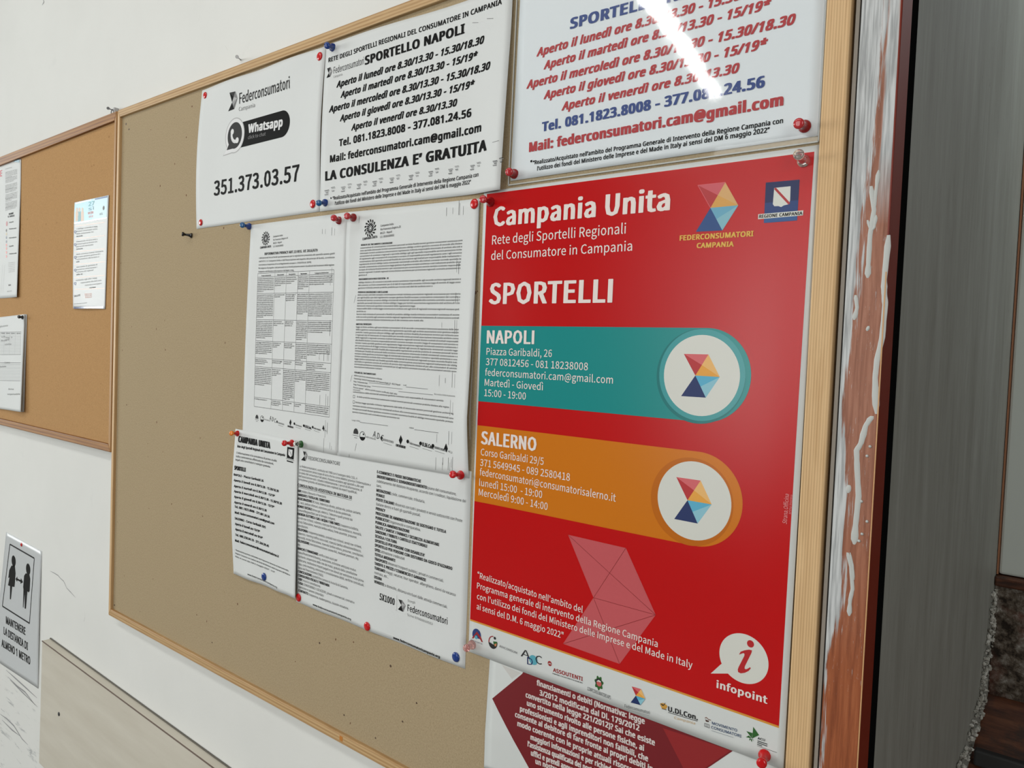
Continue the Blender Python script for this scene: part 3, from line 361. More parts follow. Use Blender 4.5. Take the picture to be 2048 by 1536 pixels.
(274,(21,126,23,98,24,162,28,73,34,193,37,51,50,32,50,218,54,125,57,96,57,155,64,71,64,180,66,17,72,238,74,51,74,200,86,6,90,36,90,214,102,250,110,-1,111,27,112,223,137,-4,137,24,137,226,137,254,139,-4,141,-3,144,-3,146,-3,163,27,172,250,174,220,179,3,183,36,194,-60,199,51,199,200,200,238,202,13,210,71,214,168,217,96,219,125,220,28,223,219,234,47,239,193,239,-60,244,70,249,162,250,96,252,125),(20,33,27,20,40,33,14,40,20,14,47,40,7,26,14,26,47,14,7,23,26,34,47,26,7,19,23,39,47,34,39,49,47,4,19,7,4,16,19,4,12,16,43,49,39,43,52,49,2,12,4,2,10,12,45,52,43,0,10,2,45,54,52,0,8,10,1,8,0,1,9,8,44,54,45,44,53,54,3,9,1,44,51,53,3,11,9,42,51,44,5,11,3,5,15,11,38,51,42,38,48,51,36,48,38,5,18,15,6,18,5,36,46,48,6,22,18,32,46,36,13,22,6,32,41,46,13,25,22,25,41,32,13,41,25,17,41,13,17,35,41,21,35,17,21,31,35,31,50,35,24,30,21,30,31,21,37,50,31,24,30,29,24,28,29)),
(218,(34,0,34,250,66,0,66,103,66,130,66,223,101,223,103,130,103,250,115,103,120,222,129,133,131,248,135,218,144,112,147,212,148,142,154,242,155,204,156,118,158,157,160,192,162,178,168,124,172,232,176,0,178,134,184,218,186,146,192,201,192,161,194,179,212,0),(0,5,1,5,8,1,5,12,8,5,17,12,5,24,17,5,6,24,6,27,24,0,4,5,10,27,6,13,27,10,13,29,27,15,29,13,18,29,15,21,29,18,21,31,29,22,31,21,22,30,31,20,30,22,20,28,30,16,28,20,16,26,28,11,26,16,11,23,26,7,23,11,0,3,4,3,7,4,3,23,7,3,19,23,3,14,19,3,9,14,9,32,14,0,2,3,25,32,9)),
(192,(18,8,18,38,21,190,22,176,24,208,25,164,26,5,30,153,31,224,32,33,36,2,37,144,43,236,46,136,48,0,49,28,53,190,54,178,54,200,57,128,58,168,58,208,59,246,60,-2,65,216,65,160,68,25,70,122,73,-3,74,221,75,153,79,252,86,116,86,225,86,-4,88,24,89,146,100,226,101,254,105,25,106,108,108,139,112,-2,116,225,119,29,120,252,121,100,128,131,130,35,132,93,132,222,134,5,138,43,139,250,139,85,143,52,143,75,144,64,145,122,146,218,152,15,155,245,158,112,160,212,165,29,168,100,170,240,173,46,174,85,176,67),(31,45,38,31,53,45,22,53,31,22,61,53,12,61,22,12,66,61,12,43,66,43,50,66,50,59,66,59,63,66,8,37,12,37,43,12,8,33,37,8,29,33,4,29,8,4,24,29,4,21,24,4,18,21,2,18,4,2,16,18,3,16,2,3,17,16,3,20,17,5,20,3,5,25,20,7,25,5,7,30,25,7,36,30,11,36,7,11,41,36,13,41,11,13,47,41,19,47,13,19,58,47,27,58,19,32,58,27,32,62,58,40,62,32,40,65,62,46,65,40,49,65,46,49,68,65,54,68,49,54,69,68,56,69,54,57,69,56,57,67,69,55,67,57,52,67,55,52,64,67,48,64,52,0,9,1,44,64,48,0,15,9,44,60,64,39,60,44,0,26,15,35,60,39,0,35,26,0,60,35,0,51,60,6,51,0,6,42,51,10,42,6,14,42,10,23,42,14,23,34,42,28,34,23)),
(195,(4,222,4,250,82,0,82,222,113,0,113,222,191,222,191,250),(0,7,1,0,6,7,2,5,3,2,4,5)),
(256,(32,89,32,250,38,51,56,22,63,88,63,250,67,61,79,40,86,3,100,28,127,-4,128,24,149,26,157,0,166,32,178,42,182,8,186,55,191,70,193,88,193,250,200,23,214,42,222,64,224,88,224,250),(0,5,1,0,4,5,19,25,20,19,24,25,2,4,0,18,24,19,18,23,24,2,6,4,17,23,18,17,22,23,2,7,6,15,22,17,3,7,2,14,22,15,14,21,22,3,9,7,12,21,14,3,11,9,11,21,12,3,21,11,3,16,21,8,16,3,8,13,16,10,13,8)),
(210,(0,250,33,250,89,0,89,90,93,80,96,70,98,61,101,52,103,44,105,35,107,44,109,52,112,61,114,70,118,80,121,0,121,90,177,250,210,250),(2,1,0,2,3,1,16,18,17,16,15,18,14,15,16,2,4,3,13,15,14,2,5,4,12,15,13,2,6,5,11,15,12,2,7,6,10,15,11,2,8,7,9,15,10,2,9,8,2,15,9)),
(326,(4,250,37,250,70,0,76,97,78,89,80,82,82,74,83,66,84,58,86,52,87,44,88,38,89,45,90,52,92,60,93,68,95,75,97,83,99,91,101,99,102,0,145,250,150,163,152,171,154,179,156,186,158,194,159,200,160,206,161,210,162,213,162,210,163,206,164,200,166,194,168,186,170,179,172,171,174,164,178,250,223,0,224,98,226,90,228,82,230,74,232,66,234,58,235,51,236,44,238,38,238,47,240,56,242,66,244,76,247,87,250,98,254,0,288,250,321,250),(2,1,0,2,3,1,19,39,21,19,30,39,30,41,39,55,58,57,55,56,58,19,29,30,31,41,30,19,28,29,32,41,31,19,27,28,33,41,32,19,26,27,34,41,33,19,25,26,35,41,34,36,41,35,19,24,25,37,41,36,19,23,24,38,41,37,19,22,23,40,41,38,19,20,22,18,20,19,40,42,41,54,56,55,2,4,3,17,20,18,40,43,42,2,5,4,53,56,54,16,20,17,40,44,43,2,6,5,52,56,53,15,20,16,40,45,44,2,7,6,14,20,15,51,56,52,2,8,7,40,46,45,13,20,14,2,9,8,40,47,46,50,56,51,12,20,13,2,10,9,40,48,47,49,56,50,11,20,12,2,11,10,40,49,48,2,20,11,40,56,49)),
(205,(2,0,7,250,35,0,42,250,84,130,102,108,103,152,120,131,164,250,168,0,198,250,204,0),(4,3,1,4,6,3,6,10,8,6,7,10,4,7,6,4,11,7,0,5,4,5,11,4,0,2,5,9,11,5)),
(198,(0,250,34,250,83,0,83,96,99,127,115,0,115,97,164,250,198,250),(3,1,0,3,4,1,4,8,7,4,6,8,3,6,4,3,5,6,2,5,3)),
(200,(13,0,13,24,18,222,18,250,52,28,145,222,183,226,183,250,186,0,186,28),(2,7,3,2,6,7,2,5,6,5,4,6,1,4,5,1,9,4,1,8,9,0,8,1)),
(156,(-1,-54,-1,-32,156,-54,156,-32),(0,3,1,0,2,3)),
(196,(16,52,18,35,22,77,24,21,33,10,37,175,38,96,45,2,46,152,48,52,50,181,50,38,51,68,58,29,58,157,59,-2,62,80,66,186,66,107,68,23,71,162,75,-4,80,87,82,21,83,190,85,165,90,-3,99,166,101,191,102,0,104,25,106,112,110,91,112,4,116,164,122,10,122,34,128,157,130,17,131,187,134,51,136,144,138,75,138,92,138,113,138,124,138,26,140,26,146,0,152,176,164,156,168,0,168,128),(24,39,28,17,39,24,17,49,39,10,49,17,5,49,10,5,34,49,34,50,49,8,14,5,14,20,5,20,25,5,25,27,5,27,34,5,37,50,34,41,50,37,41,52,50,45,52,41,45,51,52,44,51,45,31,43,44,43,51,44,18,43,31,6,43,18,2,22,6,22,32,6,32,43,6,42,51,43,2,16,22,2,12,16,0,12,2,40,51,42,0,9,12,1,9,0,1,11,9,36,47,40,47,51,40,1,13,11,3,13,1,30,46,36,46,47,36,3,19,13,30,38,46,48,51,47,23,38,30,3,23,19,3,38,23,4,38,3,4,35,38,7,35,4,7,33,35,7,29,33,15,29,7,15,26,29,21,26,15)),
(215,(30,0,30,266,52,0,58,24,59,163,60,170,60,179,60,24,60,94,60,95,60,163,60,190,60,201,60,266,62,117,64,63,66,135,70,14,70,174,72,40,72,148,82,158,83,4,83,183,88,27,96,164,99,-2,99,189,114,165,114,22,119,-4,119,191,136,161,136,27,140,-1,150,185,152,40,152,148,159,7,161,63,161,125,164,94,175,21,175,166,186,40,191,136,194,64,196,94),(0,13,1,0,12,13,0,11,12,27,35,31,0,6,11,23,35,27,23,43,35,18,43,23,0,5,6,10,28,18,28,43,18,0,4,5,28,32,43,32,45,43,10,25,28,10,21,25,0,10,4,0,16,10,16,20,10,20,21,10,37,45,32,40,45,37,40,47,45,0,14,16,41,47,40,0,9,14,0,8,9,39,47,41,39,46,47,0,15,8,39,44,46,36,44,39,0,19,15,33,44,36,0,3,19,3,24,19,33,42,44,29,42,33,3,7,24,7,29,24,0,2,3,17,29,7,17,42,29,17,38,42,22,38,17,22,34,38,26,34,22,26,30,34)),
(168,(19,93,22,62,22,124,30,38,31,149,44,20,44,168,51,93,52,72,52,115,57,55,57,132,61,7,62,181,64,41,64,146,75,31,75,156,82,-1,83,189,88,25,89,162,105,23,105,-4,106,164,107,191,116,164,119,24,120,-3,121,190,128,162,132,26,132,-1,135,188,138,158,143,30,144,2,147,156,147,185,153,7,153,34,156,181),(19,29,25,19,33,29,13,33,19,13,38,33,13,41,38,6,41,13,6,24,41,24,26,41,26,30,41,30,34,41,34,37,41,4,21,6,21,24,6,4,17,21,4,15,17,2,15,4,2,11,15,2,9,11,0,9,2,0,7,9,0,8,7,1,8,0,1,10,8,3,10,1,3,14,10,3,16,14,5,16,3,35,39,40,5,20,16,31,39,35,27,39,31,5,22,20,22,39,27,5,39,22,12,39,5,18,39,12,18,36,39,18,32,36,18,28,32,23,28,18)),
(215,(19,94,24,51,24,136,40,21,40,166,51,93,54,63,54,123,64,40,64,146,65,2,65,185,79,161,79,27,96,-4,97,191,101,166,101,22,110,-2,110,190,122,0,122,188,126,26,127,161,132,5,132,183,141,11,141,178,143,38,144,147,148,18,148,171,152,59,152,124,155,25,155,164,155,191,155,266,155,88,155,93,155,185,156,177,156,25,156,169,157,164,161,0,186,0,186,266),(36,47,37,36,46,47,11,19,15,40,46,36,11,21,19,11,25,21,4,25,11,41,46,40,4,27,25,4,31,27,43,46,41,4,16,31,16,35,31,44,46,43,2,12,4,12,16,4,23,35,16,23,44,35,23,29,44,29,33,44,33,46,44,2,9,12,2,7,9,0,7,2,39,46,33,0,5,7,1,5,0,38,46,39,1,6,5,32,46,38,1,8,6,28,46,32,3,8,1,3,13,8,22,42,28,42,46,28,3,17,13,17,34,22,34,42,22,17,30,34,45,46,42,3,30,17,10,30,3,10,26,30,10,24,26,10,20,24,14,20,10,14,18,20)),
(198,(19,92,22,121,22,64,30,145,31,40,42,165,44,21,51,88,52,112,56,60,57,135,59,179,62,7,67,152,68,40,79,188,82,162,84,-1,86,27,102,166,102,191,110,-4,111,23,116,164,125,188,128,-3,128,24,128,159,136,151,142,140,143,0,143,26,144,181,146,128,148,112,157,30,157,3,159,168,170,151,171,9,171,36,177,130,180,88,180,106),(15,24,20,15,32,24,11,32,15,11,37,32,5,37,11,5,19,37,19,23,37,23,38,37,5,16,19,3,16,5,27,38,23,3,13,16,28,38,27,3,10,13,28,41,38,29,41,28,1,10,3,33,41,29,1,8,10,33,43,41,34,43,33,0,8,1,0,34,8,0,43,34,0,42,43,2,7,0,7,42,0,2,9,7,4,9,2,4,14,9,6,14,4,6,18,14,35,39,40,31,39,35,6,22,18,26,39,31,22,39,26,6,39,22,12,39,6,12,36,39,17,36,12,17,30,36,17,25,30,21,25,17)),
(120,(5,164,5,178,38,0,38,164,38,189,38,200,40,222,45,239,54,252,66,261,69,0,69,164,69,188,69,200,71,219,76,232,81,266,86,240,99,268,100,243,107,242,110,268,114,241,116,164,116,188,120,266,122,239,128,238,128,264,136,262),(16,21,18,16,25,21,9,25,16,9,28,25,9,29,28,9,27,29,8,22,9,22,26,9,26,27,9,7,19,8,19,20,8,20,22,8,7,17,19,7,15,17,6,15,7,6,14,15,5,14,6,5,13,14,5,12,13,4,12,5,1,12,4,1,24,12,1,23,24,0,23,1,2,11,3,2,10,11)),
(215,(19,94,24,53,24,134,34,-72,34,-44,40,22,40,165,48,-77,48,-50,51,93,52,114,54,62,57,132,64,40,64,146,64,184,64,-81,64,3,65,-54,74,157,80,26,82,-83,84,-58,86,163,96,191,97,-4,100,165,101,22,102,-84,103,-58,114,190,114,23,115,-2,118,164,125,-55,126,26,128,-82,130,184,130,4,132,158,135,30,141,-44,142,148,142,37,144,175,144,12,148,46,149,-75,150,135,152,-28,152,57,154,116,155,25,155,70,155,-6,155,2,155,163,155,7,156,14,156,86,156,94,156,20,156,25,157,163,161,188,165,-64,176,-48,183,-28,186,-3,186,188),(15,30,24,15,37,30,63,69,64,63,68,69,6,37,15,6,44,37,6,26,44,26,56,44,6,23,26,33,56,26,2,23,6,39,56,33,2,19,23,39,63,56,39,42,63,42,48,63,48,68,63,2,14,19,2,12,14,51,68,48,0,12,2,0,10,12,60,68,51,0,9,10,1,9,0,59,68,60,1,11,9,53,68,59,50,68,53,1,13,11,46,68,50,5,13,1,43,62,46,62,68,46,5,20,13,40,62,43,35,62,40,5,27,20,31,52,35,52,62,35,31,45,52,61,68,62,27,45,31,17,27,5,17,45,27,58,68,61,57,68,58,17,38,45,55,68,57,17,32,38,25,32,17,54,68,55,54,67,68,49,67,54,41,67,49,41,66,67,3,8,4,34,66,41,34,65,66,3,18,8,3,22,18,29,65,34,3,29,22,3,65,29,3,47,65,7,47,3,7,36,47,16,36,7,21,36,16,21,28,36)),
(216,(30,0,30,266,59,162,60,168,60,174,60,0,60,97,60,181,60,188,60,266,61,162,62,117,66,134,68,171,72,148,76,178,83,158,86,184,96,188,97,163,108,190,116,165,120,191,134,162,140,189,148,154,155,140,158,0,158,120,158,184,171,174,180,162,186,144,188,0,188,122),(0,9,1,0,8,9,20,24,22,18,24,20,18,29,24,0,7,8,17,29,18,17,30,29,15,30,17,0,4,7,13,30,15,13,31,30,0,3,4,10,21,13,21,31,13,0,2,3,10,19,21,23,31,21,10,16,19,25,31,23,0,10,2,0,12,10,12,14,10,14,16,10,25,32,31,26,32,25,26,34,32,28,34,26,0,11,12,28,33,34,27,33,28,0,6,11,0,5,6)),
(90,(27,238,28,230,28,247,30,0,30,188,32,224,32,253,38,220,38,257,46,219,46,258,52,220,52,257,58,224,58,253,60,0,60,188,62,230,62,247,64,238),(3,16,4,3,15,16,8,12,10,6,12,8,6,14,12,2,14,6,2,18,14,0,18,2,0,19,18,1,19,0,1,17,19,5,17,1,5,13,17,7,13,5,7,11,13,9,11,7)),
(90,(-19,-80,-19,-55,-14,-82,-14,-56,-8,-58,-8,-83,-2,-58,0,-84,4,-58,8,-84,14,-57,22,-52,24,-82,27,238,28,-44,28,230,28,247,30,-29,30,188,32,224,32,253,38,-78,38,220,38,257,46,219,46,258,48,-69,52,220,52,257,55,-58,58,224,58,253,59,-44,60,-28,60,188,62,230,62,247,64,238),(17,34,18,17,33,34,17,32,33,14,32,17,11,32,14,11,29,32,10,29,11,0,3,1,0,4,3,8,29,10,0,6,4,8,26,29,0,8,6,0,26,8,0,21,26,0,12,21,2,12,0,5,12,2,5,9,12,7,9,5,23,28,25,20,28,23,20,31,28,16,31,20,16,36,31,13,36,16,13,37,36,15,37,13,15,35,37,19,35,15,19,30,35,22,30,19,22,27,30,24,27,22)),
(187,(30,0,30,266,59,97,59,104,60,112,60,120,60,0,60,69,60,97,60,127,60,266,63,100,66,105,71,110,75,115,79,120,82,88,83,124,102,108,142,188,147,0,178,188,184,0),(0,10,1,0,9,10,17,21,19,17,18,21,0,5,9,15,18,17,0,4,5,14,18,15,13,18,14,0,3,4,12,18,13,12,22,18,11,16,12,16,22,12,0,2,3,8,16,11,0,8,2,0,7,8,7,16,8,20,22,16,0,6,7)),
(90,(30,0,30,266,60,0,60,266),(0,3,1,0,2,3)),
(328,(30,0,30,188,54,188,59,162,60,0,60,97,61,162,62,118,65,134,68,171,72,148,76,178,81,158,84,184,94,163,94,188,105,190,111,165,116,191,123,164,132,160,136,189,140,154,145,146,148,134,149,0,149,121,152,184,165,174,174,160,176,160,180,0,180,104,182,130,186,174,191,150,201,184,207,161,218,189,230,165,236,191,248,162,259,154,264,187,266,140,268,0,268,121,283,175,295,154,299,0,299,122),(16,21,18,38,43,40,15,21,16,15,27,21,36,43,38,13,27,15,0,2,1,0,3,2,36,47,43,11,27,13,11,28,27,34,47,36,9,28,11,34,41,47,41,48,47,9,29,28,30,39,34,39,41,34,6,17,9,17,29,9,6,14,17,19,29,17,30,37,39,20,29,19,6,12,14,42,48,41,0,6,3,0,8,6,8,10,6,10,12,6,30,35,37,22,29,20,22,30,29,22,35,30,23,35,22,44,48,42,44,50,48,23,33,35,24,33,23,46,50,44,0,7,8,26,33,24,26,32,33,46,49,50,25,32,26,45,49,46,0,5,7,25,31,32,0,4,5)),
(216,(30,0,30,188,54,188,59,162,60,0,60,97,61,162,64,126,68,171,72,148,76,178,86,184,89,161,97,188,108,190,116,165,120,191,134,162,148,154,150,187,155,140,158,0,158,120,171,175,184,154,188,0,188,122),(14,19,16,13,19,14,11,19,13,0,2,1,0,3,2,11,23,19,10,23,11,8,23,10,8,15,23,15,17,23,17,24,23,6,15,8,6,12,15,18,24,17,0,6,3,0,7,6,7,9,6,9,12,6,20,24,18,20,26,24,22,26,20,0,5,7,22,25,26,21,25,22,0,4,5)),
(212,(19,94,21,72,22,123,26,53,30,147,34,36,42,166,44,22,51,94,52,74,54,124,56,11,57,56,60,180,64,146,64,42,71,3,75,31,81,160,81,188,88,-2,89,24,106,-4,106,165,106,22,106,191,123,24,123,163,124,-2,130,188,137,157,137,31,142,3,148,146,148,42,152,180,155,132,155,56,157,11,160,74,160,115,161,94,169,166,169,22,179,36,182,147,187,53,190,123,192,72,193,94),(19,29,25,13,29,19,13,35,29,6,35,13,6,42,35,4,18,6,18,23,6,23,42,6,23,27,42,27,45,42,30,45,27,4,14,18,33,45,30,2,14,4,33,47,45,2,10,14,36,47,33,40,47,36,2,8,10,0,8,2,40,49,47,41,49,40,1,8,0,1,9,8,39,49,41,39,48,49,1,12,9,37,48,39,3,12,1,37,46,48,3,15,12,34,46,37,5,15,3,34,44,46,5,17,15,31,44,34,7,17,5,31,43,44,7,21,17,26,43,31,7,24,21,24,43,26,11,24,7,11,43,24,11,38,43,16,38,11,16,32,38,20,32,16,20,28,32,22,28,20)),
(215,(30,-84,30,188,55,188,58,24,59,17,59,162,60,9,60,-84,60,-7,60,0,60,24,60,94,60,100,60,162,62,73,62,120,66,55,66,136,67,17,67,170,72,41,73,149,74,10,74,177,82,30,83,5,83,183,83,158,93,187,93,0,96,24,96,164,105,190,105,-2,114,165,114,22,119,-4,119,191,130,24,136,160,140,-1,142,32,150,185,152,146,152,43,159,57,160,8,161,124,163,75,164,94,175,21,175,167,186,40,191,137,194,65,196,94),(32,42,37,28,42,32,0,2,1,0,5,2,26,42,28,26,51,42,23,51,26,19,51,23,13,34,19,34,51,19,34,39,51,39,53,51,13,31,34,13,27,31,0,13,5,0,15,13,15,17,13,17,21,13,21,27,13,43,53,39,47,53,43,47,55,53,49,55,47,0,12,15,0,11,12,48,55,49,0,14,11,48,54,55,45,54,48,0,16,14,45,52,54,44,52,45,0,3,16,3,20,16,41,52,44,3,24,20,41,50,52,38,50,41,3,30,24,35,50,38,3,10,30,10,35,30,0,4,3,18,35,10,18,50,35,18,46,50,0,6,4,22,46,18,25,46,22,0,9,6,25,40,46,29,40,25,33,40,29,0,8,9,33,36,40,0,7,8)),
(215,(19,94,22,123,24,51,29,148,40,21,41,166,51,93,54,63,54,123,56,180,64,41,64,146,65,2,75,188,79,161,79,27,96,-4,97,191,101,166,102,22,116,-2,117,189,119,24,127,161,132,5,132,29,133,183,143,38,143,147,145,14,145,174,150,50,152,124,154,67,154,25,155,-84,155,-4,155,3,155,11,155,87,155,93,155,162,156,19,156,25,156,162,161,188,186,-84,186,188),(13,21,17,13,26,21,9,26,13,44,47,45,44,46,47,9,30,26,5,30,9,5,18,30,18,41,30,3,14,5,14,18,5,23,41,18,23,44,41,23,28,44,28,32,44,32,46,44,3,11,14,1,11,3,1,8,11,40,46,32,0,8,1,0,6,8,2,6,0,39,46,40,2,7,6,33,46,39,31,43,33,43,46,33,2,10,7,4,10,2,27,43,31,4,15,10,25,43,27,22,34,25,34,43,25,4,19,15,22,29,34,42,46,43,19,29,22,4,29,19,12,29,4,38,46,42,12,24,29,37,46,38,12,20,24,36,46,37,16,20,12,35,46,36)),
(144,(30,0,30,188,55,188,58,153,60,153,60,0,60,100,62,114,65,126,66,164,70,137,74,172,77,146,83,180,85,153,94,186,94,158,104,162,105,190,115,163,117,191,120,163,123,191,126,162,129,191,131,162,134,190,136,161,139,189),(18,22,20,18,24,22,18,26,24,18,28,26,15,28,18,15,27,28,0,2,1,0,3,2,13,27,15,11,25,13,25,27,13,9,19,11,19,21,11,21,23,11,23,25,11,4,17,9,17,19,9,4,16,17,4,14,16,0,4,3,0,8,4,8,10,4,10,12,4,12,14,4,0,7,8,0,6,7,0,5,6)),
(168,(18,142,18,8,18,36,20,128,23,162,25,116,30,4,30,31,33,107,37,178,43,0,45,100,45,26,47,143,48,136,50,152,52,130,57,160,58,125,59,-3,59,92,60,188,62,22,67,120,70,164,76,86,77,-4,78,21,80,114,86,166,88,191,92,79,96,108,98,23,98,-2,100,165,104,73,105,190,112,29,112,101,113,162,113,67,117,3,118,62,120,38,120,188,121,56,122,49,126,158,126,94,132,10,135,184,137,86,138,154,143,21,145,77,148,178,150,35,150,66,152,52),(21,37,30,21,45,37,9,45,21,9,51,45,9,56,51,9,40,56,40,48,56,48,53,56,4,29,9,29,35,9,35,40,9,4,24,29,4,17,24,0,17,4,0,15,17,0,13,15,0,14,13,3,14,0,3,16,14,3,18,16,5,18,3,5,23,18,5,28,23,8,28,5,8,32,28,8,39,32,11,39,8,11,49,39,20,49,11,20,52,49,25,52,20,25,55,52,31,55,25,36,55,31,36,58,55,41,58,36,43,58,41,43,59,58,46,59,43,47,59,46,47,57,59,44,57,47,38,57,44,1,7,2,38,54,57,1,12,7,33,54,38,1,22,12,27,54,33,1,27,22,1,54,27,1,50,54,1,42,50,6,42,1,10,42,6,10,34,42,19,34,10,19,26,34)),
(126,(6,164,6,178,32,54,32,164,32,191,34,34,40,19,45,231,49,8,60,2,63,55,63,164,63,188,63,231,65,40,71,30,73,-2,81,24,87,-4,92,22,96,-3,100,22,105,-2,107,23,113,0,114,24,117,164,117,188,119,2,119,26),(4,13,7,4,12,13,1,12,4,1,27,12,1,26,27,0,26,1,2,11,3,2,10,11,2,14,10,5,14,2,5,15,14,6,15,5,6,17,15,25,28,29,23,28,25,6,19,17,21,28,23,19,28,21,6,28,19,8,28,6,9,28,8,9,24,28,16,24,9,16,22,24,16,20,22,18,20,16)),
(216,(28,65,28,188,30,43,35,26,45,13,58,4,59,67,59,188,61,47,69,33,75,-2,82,25,96,-4,100,22,108,-3,119,24,120,0,130,3,134,30,140,9,144,40,149,16,151,53,154,70,156,25,156,90,156,188,157,25,162,0,186,0,186,188),(0,7,1,0,6,7,25,30,26,25,29,30,23,29,25,22,29,23,0,8,6,2,8,0,20,29,22,2,9,8,3,9,2,18,27,20,27,29,20,3,11,9,15,24,18,24,27,18,4,11,3,4,13,11,15,21,24,28,29,27,13,21,15,4,21,13,4,19,21,5,19,4,5,17,19,10,17,5,10,16,17,10,14,16,12,14,10)),
(178,(0,188,33,188,71,0,73,77,76,69,79,60,82,51,84,42,86,34,88,27,89,27,91,34,93,42,96,51,99,60,102,69,105,77,106,0,145,188,178,188),(2,1,0,2,3,1,16,19,18,16,17,19,2,4,3,15,17,16,14,17,15,2,5,4,13,17,14,2,6,5,12,17,13,2,7,6,11,17,12,2,8,7,10,17,11,2,9,8,2,10,9,2,17,10)),
(275,(4,188,36,188,55,0,62,88,64,78,67,68,69,57,71,48,73,39,74,32,75,32,76,36,78,42,79,49,81,56,82,63,84,70,86,76,88,82,90,0,121,188,124,106,126,113,128,120,130,127,132,134,133,140,135,146,136,152,136,156,138,156,139,152,140,146,142,140,143,134,145,128,147,120,149,114,151,106,155,188,183,0,187,82,190,74,192,65,194,56,197,48,198,39,200,32,201,32,202,39,204,47,206,56,208,67,211,77,214,88,219,0,240,188,271,188),(2,1,0,2,3,1,18,39,20,18,29,39,29,30,39,30,41,39,54,57,56,54,55,57,18,28,29,31,41,30,18,27,28,32,41,31,18,26,27,33,41,32,34,41,33,18,25,26,35,41,34,18,24,25,36,41,35,18,23,24,37,41,36,18,22,23,38,41,37,18,21,22,40,41,38,18,19,21,2,4,3,53,55,54,17,19,18,40,42,41,2,5,4,52,55,53,16,19,17,40,43,42,15,19,16,2,6,5,51,55,52,40,44,43,14,19,15,2,7,6,50,55,51,40,45,44,13,19,14,12,19,13,2,8,7,40,46,45,49,55,50,11,19,12,40,47,46,2,9,8,48,55,49,10,19,11,40,48,47,40,55,48,2,10,9,2,19,10)),
(185,(6,0,10,188,41,0,44,188,74,96,93,75,93,117,111,96,141,188,144,0,176,188,179,0),(4,3,1,4,6,3,6,10,8,6,7,10,4,7,6,0,7,4,0,5,7,5,11,7,0,2,5,9,11,5)),
(178,(0,188,4,-81,4,-57,8,-58,9,-82,13,-58,15,-83,19,-59,22,-84,24,-59,30,-84,33,188,34,-58,43,-55,46,-82,50,-50,57,-43,60,-77,62,-35,66,-26,72,-68,74,81,76,-1,77,72,80,63,82,-56,83,54,86,46,88,38,90,30,90,-42,91,30,94,40,98,-26,98,53,102,67,107,81,145,188,178,188),(22,11,0,22,21,11,36,38,37,36,33,38,35,33,36,22,23,21,22,24,23,34,33,35,22,26,24,22,27,26,32,33,34,22,28,27,31,33,32,22,29,28,22,31,29,22,33,31,19,33,22,18,33,19,18,30,33,16,30,18,16,25,30,15,25,16,13,25,15,12,25,13,12,20,25,1,3,2,1,5,3,9,20,12,1,7,5,1,9,7,1,20,9,1,17,20,1,14,17,4,14,1,6,14,4,6,10,14,8,10,6)),
(164,(14,0,14,20,20,164,20,188,49,24,114,164,148,164,148,188,151,0,151,24),(2,7,3,2,6,7,2,5,6,5,4,6,1,4,5,1,9,4,1,8,9,0,8,1)),
(196,(16,52,18,35,22,77,24,21,33,10,37,175,38,96,45,2,46,152,48,52,50,181,50,38,51,68,53,265,53,268,57,259,58,29,58,157,59,-2,62,80,62,253,66,186,66,107,68,246,68,23,71,162,75,238,75,-4,80,87,82,231,82,21,83,190,85,165,89,224,90,-3,90,268,94,260,96,218,99,166,99,251,101,191,102,0,102,212,104,25,105,242,106,112,110,91,112,232,112,4,116,164,118,224,122,10,122,34,123,212,123,216,128,157,130,17,131,187,134,51,136,144,138,75,138,92,138,113,138,124,138,26,140,26,146,0,152,176,164,156,168,0,168,128),(31,57,40,21,57,31,21,67,57,10,67,21,5,67,10,5,49,67,49,68,67,8,17,5,17,25,5,25,32,5,32,38,5,38,49,5,55,68,49,59,68,55,59,70,68,63,70,59,63,69,70,62,69,63,45,61,62,61,69,62,22,61,45,6,61,22,2,28,6,28,46,6,46,61,6,60,69,61,2,19,28,2,12,19,0,12,2,58,69,60,0,9,12,1,9,0,1,11,9,52,65,58,65,69,58,1,16,11,3,16,1,43,64,52,64,65,52,3,24,16,43,56,64,66,69,65,30,56,43,3,30,24,3,56,30,4,56,3,4,51,56,7,51,4,7,48,51,7,41,48,18,41,7,18,34,41,27,34,18,13,35,14,13,36,35,15,36,13,15,39,36,20,39,15,23,39,20,23,44,39,26,44,23,26,47,44,29,47,26,29,50,47,33,50,29,37,50,33,37,54,50,42,54,37,42,53,54)),
(198,(19,92,22,121,22,64,30,145,31,40,42,165,44,21,51,88,52,112,54,265,54,268,56,60,57,135,58,259,59,179,62,7,63,253,67,152,68,40,69,246,76,238,79,188,82,162,84,231,84,-1,86,27,91,224,91,268,95,260,98,218,101,251,102,166,102,191,104,212,106,242,110,-4,111,23,113,232,116,164,119,224,125,188,125,212,125,216,128,-3,128,24,128,159,136,151,142,140,143,0,143,26,144,181,146,128,148,112,157,30,157,3,159,168,170,151,171,9,171,36,177,130,180,88,180,106),(21,40,32,21,50,40,14,50,21,14,55,50,5,55,14,5,31,55,31,38,55,38,56,55,5,22,31,3,22,5,45,56,38,3,17,22,46,56,45,3,12,17,46,59,56,47,59,46,1,12,3,51,59,47,1,8,12,51,61,59,52,61,51,0,8,1,0,52,8,0,61,52,0,60,61,2,7,0,7,60,0,2,11,7,4,11,2,4,18,11,6,18,4,6,25,18,53,57,58,49,57,53,6,36,25,44,57,49,36,57,44,6,57,36,15,57,6,15,54,57,24,54,15,24,48,54,24,43,48,35,43,24,9,27,10,9,28,27,13,28,9,13,30,28,16,30,13,19,30,16,19,34,30,20,34,19,20,37,34,23,37,20,23,39,37,26,39,23,29,39,26,29,42,39,33,42,29,33,41,42)),
